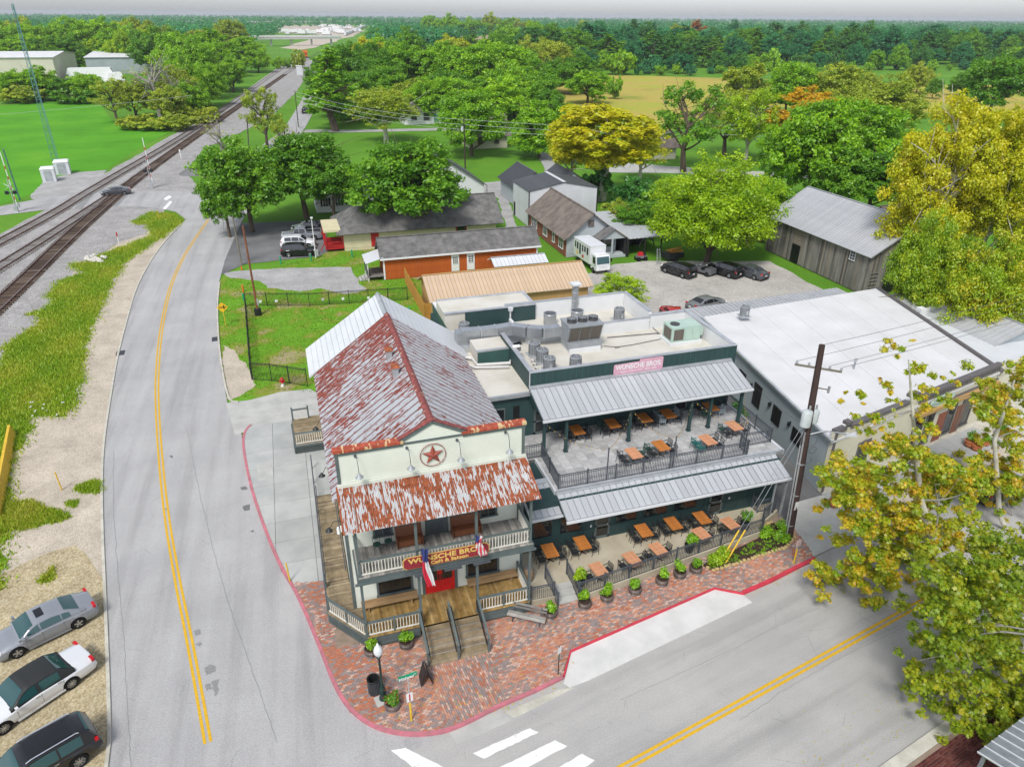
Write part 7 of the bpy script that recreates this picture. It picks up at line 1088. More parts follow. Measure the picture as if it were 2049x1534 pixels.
# big utility pole
pb = Vector(px(1578, 1074)); ptop = Vector(px(1645, 690, 13.0)); t = thing('utility_pole', 'tall dark wooden utility pole with transformers beside the patio', 'utility pole', pb); ax = (ptop-pb)/13.0
def pp(z): return pb+ax*z
MB().tube([pp(-.3), pp(4), pp(9), pp(13)], [.26, .24, .2, .17], 12).build('pole', 'pole_wood', t); d = Vector((.72, -.6, 0)).normalized()
for z, L in ((11.6, 1.25),): MB().beam(pp(z)-d*L, pp(z)+d*L, .11, .1).build('crossarm', 'pole_grey', t)
for s in (-1.15, -.5, .6, 1.2): q = pp(11.65)+d*s; MB().lathe((q.x, q.y, q.z), [(.05, 0), (.08, .06), (.05, .1), (.08, .15), (.03, .22)], 8).build('insulator', 'porcelain', t)
for z, s in ((8.1, -.48), (8.0, .5)):
    q = pp(z)+Vector((.9, .45, 0)).normalized()*s; c = MB().lathe((q.x, q.y, q.z), [(.27, 0), (.3, .03), (.3, .95 if s < 0 else .75), (.27, 1.0 if s < 0 else .8), (.1, 1.05 if s < 0 else .85)], 16).build('transformer', 'transformer', t, smooth=True); MB().lathe((q.x+.1, q.y, q.z+(1.0 if s < 0 else .8)), [(.05, 0), (.07, .08), (.05, .16), (.07, .24), (.03, .34)], 8).build('bushing', 'porcelain', c)
    MB().beam(pp(z+.5), q+Vector((0, 0, .5)), .12, .1).build('bracket', 'iron', t)
q = pp(10.4); MB().beam(q, q+d*.75, .06, .06).build('cutout_arm', 'pole_grey', t); MB().ob((q.x+d.x*.75, q.y+d.y*.75, q.z-.2), .1, .1, .42).build('cutout', 'porcelain', t)
for k, (r, z, dx) in enumerate(((.33, 6.9, .35), (.24, 6.3, .5), (.28, 7.2, -.3), (.2, 5.6, .3))): q = pp(z); MB().tube([(q.x+dx+r*math.cos(a*math.pi/10), q.y-.2+.05*a/20, q.z+r*math.sin(a*math.pi/10)) for a in range(21)], .012, 4, False).build('cable_coil', 'wire', t)
MB().tube([pp(7.3), pp(7.4)+Vector((.9, -.35, .25)), pp(7.4)+Vector((2.1, -.85, .12))], .035, 6).build('lamp_arm', 'galv', t); q = pp(7.4)+Vector((2.35, -.95, .05)); MB().ob((q.x, q.y, q.z-.06), .75, .26, .15, -.38, .7).build('lamp_head', 'pale_metal', t)
MB().tube([pp(0)+Vector((-.26, -.1, 0)), pp(7.6)+Vector((-.22, -.1, 0))], .05, 8).tube([pp(0)+Vector((-.3, .06, 0)), pp(6.6)+Vector((-.26, .06, 0))], .045, 8).build('conduit', 'galv', t); q = pp(2.2); MB().ob((q.x-.02, q.y-.22, q.z), .25, .02, .6).build('notice', 'white_paint', t)
for z in (1, 3.2, 5.4): MB().ob(tuple(pp(z)+Vector((-.12, -.1, 0))), .3, .3, .05).build('strap', 'galv', t)
for i, (bx, by, l) in enumerate(((1436, 1131, 'steel guy wire with yellow guard anchored in the planting bed, street side'), (1449, 1131, 'steel guy wire with yellow guard anchored in the planting bed, railing side'))):
    a = Vector(px(bx, by)); e = pp(8.8-i*.7); dd = (e-a).normalized(); g = thing('guy_wire', l, 'guy wire', a); MB().tube([a, e], .012, 5).build('strand', 'galv', g); MB().tube([a+dd*.1, a+dd*2.5], .05, 8).build('guard', 'yellow_paint', g)
def wire(a, b, sag, label, m='wire', r=.012, grp='overhead wires'):
    a, b = Vector(a), Vector(b); return lone('overhead_wire', MB().tube([a.lerp(b, k/14)-Vector((0, 0, sag*4*(k/14)*(1-k/14))) for k in range(15)], r, 4, False), m, label, 'wire', grp)
far = Vector((75, 39, 12))
for i, s in enumerate((-1.1, .6, 1.2)): wire(pp(11.85)+d*s, far+d*s, .7, 'thin power line leaving the pole crossarm over the white roof', 'wire', .014)
wire(pp(13), far+Vector((0, 0, 1.2)), .7, 'topmost thin power line over the white roof', 'wire', .014); wire(pp(7.6), (33, 31.6, 4.6), .25, 'service wire from the transformer to the white roof building'); wire(pp(7.2), (72, 36, 7), .9, 'thick telephone cable from the pole along the shopfronts', 'wire', .022); wire(pp(7.8), (28.6, 38.0, 7.4), .3, 'service wire from the transformer to the green annex')
# pots along the shopfront
for i, (x, y, s, pm, m) in enumerate(((1862, 938, .55, 'terracotta', 'leaf_olive'), (1888, 930, .32, 'terracotta', 'leaf_syc'), (1912, 925, .5, 'concrete', 'leaf_syc'), (1940, 893, .5, 'terracotta', 'leaf_oak'), (1952, 900, .42, 'terracotta', 'leaf_syc'), (1970, 890, .4, 'terracotta', 'leaf_mid'), (1668, 1012, .42, 'terracotta', 'leaf_olive'), (1730, 975, .4, 'terracotta', 'leaf_olive'), (2000, 870, .4, 'terracotta', 'leaf_oak'))):
    p = px(x, y, .13); t = thing('terracotta_pot', 'planted pot standing on the walk before the cream shopfront', 'potted plant', p, 'pots before the shopfront'); MB().lathe(p, [(.5*s, 0), (.85*s, .45*s), (.8*s, .9*s), (.95*s, 1.0*s), (.8*s, 1.0*s)], 16).build('pot', pm, t, smooth=True); o = addmesh('plant', shrubmesh(i, s*1.1, s*1.3, m, .14, 45, 8), t); o.location = (0, 0, s*.9)
# fences on the lawn
ironrail('iron_fence', 'black iron picket fence running across the lawn behind the saloon', [(-5.9, 80.2), (.9, 78.2), (11.8, 77)], -.02, 1.5, m='black_iron', pitch=2.4, sp=.14); ironrail('iron_fence', 'black iron picket fence along the road side of the lawn', [(-5.9, 80), (-5.1, 61)], -.02, 1.5, m='black_iron', pitch=2.4, sp=.14); ironrail('iron_fence', 'black iron picket fence and gate closing the lawn near the hydrant', [(-5.0, 60.9), (-3.4, 60.2), (-.4, 58.2)], -.02, 1.7, m='black_iron', pitch=1.6, sp=.14)
for i, x in enumerate((-4.3, -2.6, 2.4, 4.6, 7.4)): y = 79.7-(x+5.9)*.19; t = lone('fence_tag', MB().box(x-.14, y-.05, .5, x+.14, y-.03, .8), 'white_paint', 'small white notice tied to the lawn fence', 'notice', 'notices on the lawn fence')
wf = thing('board_fence', 'tall golden board fence between lawn and tan shed', 'fence', (12.4, 76, 0)); me = MB().box(-.012, .004, 0, .012, .166, 1.9).mesh('board', 'fence_wood')
for i in range(74): piece('board', me, wf, (12.55-.0*i, 70.4+i*.17, random.uniform(-.04, .04)))
for i in range(6): piece('board', me, wf, (12.6+i*.17, 70.4, 0), -math.pi/2)
for y in np.arange(70.5, 83, 2.4): MB().box(12.57, y, 0, 12.67, y+.1, 1.9).build('fence_post', 'fence_wood', wf)
for z in (.5, 1.5): MB().box(12.57, 70.5, z, 12.62, 82.9, z+.09).build('fence_rail', 'fence_wood', wf)
# assorted poles on the left
def pole(label, b, top, z, r, m, arms=(), name='pole', cat='pole'):
    b = Vector(px(*b)); e = Vector(px(*top, z)); t = thing(name, label, cat, b); MB().tube([b-Vector((0, 0, .3)), b.lerp(e, .5), e], [r, r*.85, r*.7], 10).build('shaft', m, t); return t, b, e
t, b, e = pole('leaning rust red metal pole standing in the fenced lawn', (517, 630), (486, 452), 9.9, .13, 'pole_rust'); MB().cyl(b, .38, .75, 14).build('base', 'black_iron', t); MB().ob((b.x+.15, b.y-.2, 1.2), .18, .1, .7).build('meter', 'galv', t)
t, b, e = pole('bare grey wooden pole at the edge of the old parking', (484, 530), (465, 432), 6.4, .12, 'pole_grey'); t, b, e = pole('thin white lamp pole beside the parked black suv', (632, 516), (623, 436), 5.4, .07, 'white_paint', name='lamp_pole'); MB().ob((e.x, e.y-.2, e.z), .3, .5, .12).build('lamp_head', 'white_paint', t); MB().ob((b.x+.2, b.y-.1, .3), .4, .25, .9).build('meter_box', 'galv', t)
t, b, e = pole('wooden utility pole with a transformer standing before the far cream house', (931, 337), (928, 236), 10.2, .16, 'pole_wood', name='utility_pole', cat='utility pole'); MB().cyl((e.x-.4, e.y, e.z-2.6), .3, .9, 12).build('transformer', 'transformer', t); MB().beam((e.x-1, e.y, e.z-.5), (e.x+1, e.y, e.z-.5), .1, .1).build('crossarm', 'pole_grey', t); U1 = e
t, b, e = pole('slim pale pole beside the tree lined road', (597, 253), (590, 181), 12, .14, 'pole_grey', name='utility_pole', cat='utility pole'); U2 = e; t, b, e = pole('weathered utility pole among the oak branches by the crossing', (500, 330), (494, 235), 11, .15, 'pole_grey', name='utility_pole', cat='utility pole')
for k in range(3): wire(U1-Vector((0, 0, .3+k*1.0)), U2-Vector((0, 0, .3+k)), 1.2, 'pale wire strung from the far utility pole over the lawns', 'wire_pale', .03); wire(U1-Vector((0, 0, .3+k*1.0)), (110, 135, 9.5-k), 1.4, 'pale wire strung from the far utility pole towards the yellow tree', 'wire_pale', .03)
wire((-90, 180, 9), (-20, 215, 10), .8, 'pale wire crossing above the meadow and tracks', 'wire_pale', .03)
p = Vector(px(452, 652)); t = thing('warning_sign', 'yellow diamond railway warning sign on a yellow post by the lawn', 'road sign', p); MB().cyl(p, .04, 2.2, 6).build('post', 'yellow_paint', t); c = Vector((p.x, p.y-.06, 2.1)); r = .55; M = MB(); M._add([(c.x-r, c.y, c.z), (c.x, c.y, c.z-r), (c.x+r, c.y, c.z), (c.x, c.y, c.z+r), (c.x-r, c.y+.02, c.z), (c.x, c.y+.02, c.z-r), (c.x+r, c.y+.02, c.z), (c.x, c.y+.02, c.z+r)], [(0, 1, 2, 3), (7, 6, 5, 4), (0, 4, 5, 1), (1, 5, 6, 2), (2, 6, 7, 3), (3, 7, 4, 0)]); M.build('plate', 'sign_yellow', t); MB().box(c.x-.08, c.y-.012, c.z-.05, c.x+.38, c.y-.002, c.z+.05).box(c.x+.1, c.y-.013, c.z-.24, c.x+.2, c.y-.003, c.z+.24).build('symbol', 'black', t)
for k in range(4): MB().box(c.x-.38+k*.09, c.y-.012, c.z-.16, c.x-.35+k*.09, c.y-.003, c.z+.16).build('symbol_tie', 'black', t)
for i, (bx, by, m, h_, l) in enumerate(((488, 600, 'sign_green', .8, 'low green post by the fence corner'), (487, 584, 'orange_paint', .9, 'orange topped marker post on the lawn'), (562, 527, 'sign_green', 1.0, 'green bollard before the parked black suv, left corner'), (623, 523, 'sign_green', 1.0, 'green bollard beside the lamp pole'), (705, 515, 'sign_green', 1.1, 'green bollard near the cream house wall'), (484, 540, 'orange_paint', .5, 'short orange stake at the foot of the grey pole'), (820, 640, 'sign_green', 1.5, 'green utility post beside the board fence'))): p = px(bx, by); lone('bollard', MB().lathe(p, [(.09, -.02), (.09, h_-.05), (.04, h_)], 8), m, l, 'bollard')
p = px(566, 772); t = thing('fire_hydrant', 'red fire hydrant with white foot on the lawn edge', 'hydrant', p); MB().lathe(p, [(.16, -.02), (.16, .05), (.1, .08), (.1, .3)], 12).build('foot', 'white_paint', t); MB().lathe((p[0], p[1], p[2]+.3), [(.12, 0), (.13, .3), (.17, .32), (.17, .38), (.12, .45), (.05, .55)], 12).build('barrel', 'red_paint', t); MB().beam((p[0]-.24, p[1], p[2]+.5), (p[0]+.24, p[1], p[2]+.5), .13, .13).build('nozzle', 'red_paint', t)
# railway things
b = Vector(px(112, 320)); t = thing('lattice_tower', 'tall slim teal lattice radio mast on the meadow edge', 'tower', b); Ht, w0, w1 = 30.5, .75, .22; ang = [math.pi/2, math.pi/2+2.094, math.pi/2+4.189]
def tw(k, z): w = lerp(w0, w1, z/Ht); return (b.x+w*math.cos(ang[k]), b.y+w*math.sin(ang[k]), z)
for k in range(3): MB().tube([tw(k, 0), tw(k, Ht)], .06, 5).build('leg', 'teal_steel', t)
for i in range(22):
    z0, z1 = Ht*i/22, Ht*(i+1)/22; M = MB()
    for k in range(3): M.tube([tw(k, z0), tw((k+1) % 3, z1)], .03, 4).tube([tw(k, z1), tw((k+1) % 3, z1)], .03, 4)
    M.build('bracing', 'teal_steel', t, 'stuff')
MB().tube([(b.x, b.y, Ht), (b.x, b.y, Ht+3)], .04, 5).build('antenna', 'galv', t)
for i, (x, y, s, l) in enumerate(((101, 362, 2.3, 'pale grey signal cabinet nearer the crossing, with a notice'), (128, 347, 2.6, 'pale grey signal cabinet at the foot of the lattice mast'))):
    p = px(x, y); t = thing('signal_cabinet', l, 'cabinet', p); MB().ob((p[0], p[1], 0), s, s*1.1, 2.4, .15).build('body', 'pale_metal', t); MB().ob((p[0], p[1], 2.4), s*1.08, s*1.18, .22, .15, .85).build('roof', 'white_paint', t); MB().ob((p[0]+.2, p[1]-s*.56, .25), s*.55, .06, 1.9, .15).build('door', 'galv', t); MB().ob((p[0]-.3, p[1]-s*.57, 1.9), .9, .05, .25, .15).build('notice', 'white_paint', t)
def signal(b, hgt, label, gate):
    b = Vector(px(*b)); t = thing('crossing_signal', label, 'crossing signal', b); MB().cyl(b-Vector((0, 0, .1)), .07, hgt, 8).build('mast', 'galv', t); MB().ob((b.x, b.y, 0), .5, .5, .9).build('base', 'galv', t)
    for s in (-1, 1): c = (b.x+s*.55, b.y-.1, 2.9); MB().lathe(c, [(.26, 0), (.3, .02), (.3, .5), (.26, .52)], 12).build('lamp_hood', 'black_iron', t)
    MB().beam((b.x-.8, b.y, 3.1), (b.x+.8, b.y, 3.1), .08, .08).build('lamp_arm', 'black_iron', t); MB().beam((b.x-.6, b.y-.1, 3.7), (b.x+.6, b.y-.1, 4.6), .02, .2, (0, 1, 0)).build('crossbuck', 'white_paint', t); MB().beam((b.x+.6, b.y-.13, 3.7), (b.x-.6, b.y-.13, 4.6), .02, .2, (0, 1, 0)).build('crossbuck', 'white_paint', t)
    g = MB().beam((b.x+.3, b.y, 1.2), (b.x+.25, b.y, gate), .1, .12).build('gate_arm', 'white_paint', t)
    for k in range(4): MB().ob((b.x+.27, b.y, 2+k*1.6), .13, .15, .5).build('gate_stripe', 'red_paint', g)
    MB().ob((b.x+.35, b.y+.2, .7), .4, .5, .7).build('gate_motor', 'galv', t)
signal((304, 376), 5.2, 'railway crossing signal with raised gate beside the dark sedan', 9.0); signal((34, 424), 5.4, 'railway crossing signal with raised gate on the meadow side', 9.5)
t, b, e = pole('teal steel signal pole on the meadow side of the crossing', (40, 400), (6, 298), 9.5, .14, 'teal_steel'); p = px(238, 487); t = thing('track_marker', 'white marker post with red top on the ballast', 'post', p); MB().cyl(p, .06, 1.0, 8).build('post', 'white_paint', t); MB().cyl((p[0], p[1], 1.0), .09, .6, 8).build('top', 'red_paint', t)
p = px(363, 318); t = thing('track_marker', 'white round topped marker post beside the tracks beyond the crossing', 'post', p); MB().cyl(p, .1, 1.5, 8).build('post', 'white_paint', t); MB().cyl((p[0], p[1], 1.5), .2, .5, 10).build('top', 'white_paint', t)
p = px(600, 150); t = thing('signal_cabinet', 'grey cabinet on the gravel beside the distant tracks', 'cabinet', p); MB().ob((p[0], p[1], 0), 3, 3, 4.2).build('body', 'pale_metal', t); MB().ob((p[0], p[1], 4.2), 3.3, 3.3, .3).build('roof', 'white_paint', t)
rp = thing('rubble_heap', 'heap of broken white concrete at the edge of the grass verge', 'rubble', px(190, 523))
for i in range(26): a = px(190+random.gauss(0, 9), 522+random.gauss(0, 2.5)); s = random.uniform(.3, .7); M = MB(); M.lathe((0, 0, 0), [(.5*s, 0), (.6*s, .25*s), (.4*s, .6*s)], 6); o = piece('chunk', M.mesh('chunk', 'rock'), rp, (a[0], a[1], random.uniform(-.1, .3)), random.uniform(0, 6)); o.rotation_euler = (random.uniform(-.5, .5), random.uniform(-.5, .5), random.uniform(0, 6))
p = px(388, 347); t = lone('asphalt_heap', MB().lathe(p, [(3, -.05), (2.2, .5), (1.0, 1.0), (.3, 1.15)], 14), 'asphalt_old', 'small dark heap of asphalt beside the road behind the oak', 'heap')
# yellow barrier, grates
a, b = Vector(px(24, 868)), Vector(px(-8, 1040)); dd = (b-a); L = dd.length; dd /= L; s = Vector((-dd.y, dd.x, 0)); t = thing('concrete_barrier', 'yellow painted concrete road barrier on the grass verge', 'barrier', a); pr_ = [(-.3, 0), (-.3, .08), (-.16, .3), (-.09, .82), (.09, .82), (.16, .3), (.3, .08), (.3, 0)]
for k in range(3): u0, u1 = L*k/3, L*(k+1)/3-.04; M = MB(); M._add([tuple(a+dd*u+s*x+Vector((0, 0, z))) for u in (u0, u1) for x, z in pr_], [tuple(range(8)), tuple(range(15, 7, -1))]+[(i, i+8, (i+1) % 8+8, (i+1) % 8) for i in range(8)]); M.build('segment', 'yellow_paint', t)
for x, y, l in ((241, 706, 'dark storm drain grate in the gutter by the sand shoulder'), (432, 678, 'dark storm drain grate in the gutter by the lawn')):
    p = px(x, y); t = thing('storm_grate', l, 'drain', p); MB().ob((p[0], p[1], -.01), .75, 1.1, .022, .05).build('recess', 'black', t)
    for k in range(6): MB().ob((p[0], p[1]-.45+k*.18, .005), .7, .07, .016, .05).build('bar', 'iron', t)
for i in range(9): p = px(random.uniform(60, 130), random.uniform(805, 840)); lone('litter', MB().ob((p[0], p[1], .1), random.uniform(.1, .3), .12, .06, random.uniform(0, 3)), 'white_paint', 'scrap of white litter in the tall verge grass', 'litter', 'litter in the verge')
# clutter before the carport
p = px(1282, 520); t = thing('yard_mower', 'red and grey garden machine parked before the carport', 'mower', (p[0], p[1], 0)); x, y = p[0], p[1]; MB().ob((x, y, .3), 1.4, .7, .35).build('deck', 'car_midgrey', t); MB().ob((x-.1, y, .65), .7, .6, .45, 0, .7).build('hood', 'red_paint', t); MB().ob((x+.4, y, .65), .4, .45, .3).build('seat', 'black', t); wheelset_xy = [MB().lathe((x+sx*.5, y+sy*.38, 0), [(.22, .0), (.28, .1), (.28, .4), (.2, .5)], 10).build('wheel', 'tyre', t) for sx in (-1, 1) for sy in (-1, 1)]
p = px(1318, 530); t = thing('step_ladder', 'pale folding ladder standing before the carport', 'ladder', p); M = MB()
for s in (-.25, .25): MB().beam((p[0]+s, p[1], 0), (p[0]+s*.8, p[1]+.5, 2.1), .06, .06).build('stile', 'galv', t)
for k in range(6): MB().beam((p[0]-.23, p[1]+.08*k, .3+k*.32), (p[0]+.23, p[1]+.08*k, .3+k*.32), .08, .03).build('rung', 'galv', t)
p = px(1345, 520); t = thing('scrap_trailer', 'dark trailer heaped with boards beside the lime tree', 'trailer', p); MB().ob((p[0], p[1], .4), 2.6, 1.6, .7, .2).build('bed', 'black_iron', t); 
for i in range(9): MB().beam((p[0]-1+random.random()*.6, p[1]+random.uniform(-.6, .6), 1.15+i*.05), (p[0]+.8+random.random()*.5, p[1]+random.uniform(-.6, .6), 1.2+i*.06), .25, .05).build('board', 'fence_wood', t)
for s in (-1, 1): MB().tube([(p[0], p[1]+s*.75, .3), (p[0], p[1]+s*.95, .3)], .3, 12).build('wheel', 'tyre', t)
# ================================================================== trees
def limb_tube(M, p, q, r0, r1, bend=.15, n=4):
    p, q = np.array(p, float), np.array(q, float); L = np.linalg.norm(q-p); o = rng.normal(size=3)*L*bend; o[2] = abs(o[2])*.5; P_ = [p+(q-p)*t+o*math.sin(math.pi*t)*.6 for t in np.linspace(0, 1, n)]; M.tube([tuple(v) for v in P_], list(np.linspace(r0, r1, n)), 6, False); return P_
PROTO = {}
def tree_proto(key, h, cr, cb, nl, sub, per, leaf, mode='dome', bark='bark', sparse=1.0, limbs=9):
    """crown of leaf clumps around lobes, tapered trunk and limbs; real size, later scaled"""
    C = []; R = []; lob = []; cz = (h+cb)/2; ch = (h-cb)/2
    for i in range(nl):
        if mode == 'pine': f = (i+.5)/nl; z = cb+(h-cb)*f*.97; rr = cr*(1-f)**.7*rng.uniform(.5, 1.0); a = i*2.4+rng.uniform(-.4, .4); c = (rr*math.cos(a), rr*math.sin(a), z); r = cr*(.2+.3*(1-f))
        else:
            u = rng.uniform(-.75, 1); a = i*2.399+rng.uniform(-.5, .5); k = math.sqrt(max(0, 1-u*u)); q = rng.uniform(.45, .74); c = (cr*q*k*math.cos(a), cr*q*k*math.sin(a), cz+ch*q*u*1.05); r = cr*rng.uniform(.26, .44)
            if mode == 'tall': r *= .85
        lob.append((c, r))
        for j in range(sub):
            d = rng.normal(size=3); d /= np.linalg.norm(d); d[2] = d[2]*.8+.12; C.append(np.array(c)+d*r*rng.uniform(.55, 1.0)); R.append(r*rng.uniform(.28, .48)*(1 if sparse >= 1 else .9))
    me = clumps(C, R, per, leaf, 'leaf_mid', 'crown', .55, vs=.2, shell=.15); M = MB(); top = (rng.normal()*cr*.06, rng.normal()*cr*.06, cb+(h-cb)*(.9 if mode == 'pine' else .5)); tr = h*.02+.08
    trunk = limb_tube(M, (0, 0, -.2), top, tr*1.25, tr*.35, .03, 6)
    for i in range(min(limbs, nl)):
        c, r = lob[int(i*nl/limbs)]; s = trunk[max(1, min(4, int(5*(min(.95, max(.3, (c[2]-.35*cr)/top[2]))))))]; P_ = limb_tube(M, s, c, tr*.5, tr*.12, .12, 5)
        for j in range(4): d = rng.normal(size=3)*r*.75; limb_tube(M, P_[2+j % 2], np.array(c)+d, tr*.18, tr*.04, .1, 3)
    tm = M.mesh('trunk', bark); PROTO.setdefault(key, []).append((tm, me, h, cr))
for i in range(3): tree_proto('oak', 15, 7.5, 2.0, 34, 11, 62, .46)
for i in range(3): tree_proto('round', 14, 6.2, 1.6, 30, 10, 60, .44)
for i in range(2): tree_proto('tall', 20, 6.2, 2.4, 38, 11, 54, .46, 'tall', 'bark_pale')
for i in range(2): tree_proto('pine', 21, 4.4, 6.5, 28, 8, 38, .6, 'pine')
for i in range(2): tree_proto('open', 16, 7.5, 3.4, 18, 8, 36, .45, 'dome', 'bark', .8, 13)
for i in range(2): tree_proto('willow', 14, 6.2, 1.8, 28, 10, 42, .4, 'dome', 'bark_pale', 1, 14)
tree_proto('bare', 14, 5.2, 3, 14, 3, 7, .3, 'dome', 'bark_grey', .5, 14)
for i in range(2): tree_proto('bush', 4, 3, .2, 16, 8, 34, .42, 'dome', 'bark', 1, 4)
tree_proto('lime', 13, 8.2, 1.4, 46, 13, 90, .34); tree_proto('giant', 23, 9.5, 1.5, 64, 13, 84, .36, 'tall', 'bark_pale', 1, 22); tree_proto('giant', 23, 9.0, 1.5, 62, 13, 84, .36, 'tall', 'bark_pale', 1, 20)
NM = {'oak': 'oak_tree', 'round': 'leafy_tree', 'tall': 'tall_tree', 'pine': 'pine_tree', 'open': 'open_tree', 'willow': 'willow_tree', 'bare': 'bare_tree', 'bush': 'bush', 'lime': 'lime_tree', 'giant': 'sycamore_tree'}
TN_ = [0]
def plant(kind, X, Y, h, wid, lm, label, grp=None, rz=None):
    tm, cm, ph, pr = PROTO[kind][TN_[0] % len(PROTO[kind])]; TN_[0] += 1; sk = .16*h if Y > 150 and kind in ('oak', 'round', 'tall', 'bush', 'pine') and 'pine at' not in label else 0; h += sk; t = thing(NM[kind], label, 'bush' if kind == 'bush' else 'tree', (X, Y, -.05-sk), grp); o = addmesh('trunk', tm, t); c = addmesh('crown', cm, t); c.material_slots[0].link = 'OBJECT'; c.material_slots[0].material = MATS[lm]
    s = wid/(2*pr*.86); t.scale = (s, s*random.uniform(.92, 1.08), h/ph); t.rotation_euler = (0, 0, random.uniform(0, 6.28) if rz is None else rz); return t
def T(kind, x, y, Y, wpx, lm, label, grp=None):
    X, _, h = pxY(x, y, Y); dep = Vector((X, Y, h-CAM_H)).dot(Vector(_fw)); return plant(kind, X, Y, max(2, h), wpx*dep/FPX, lm, label, grp)
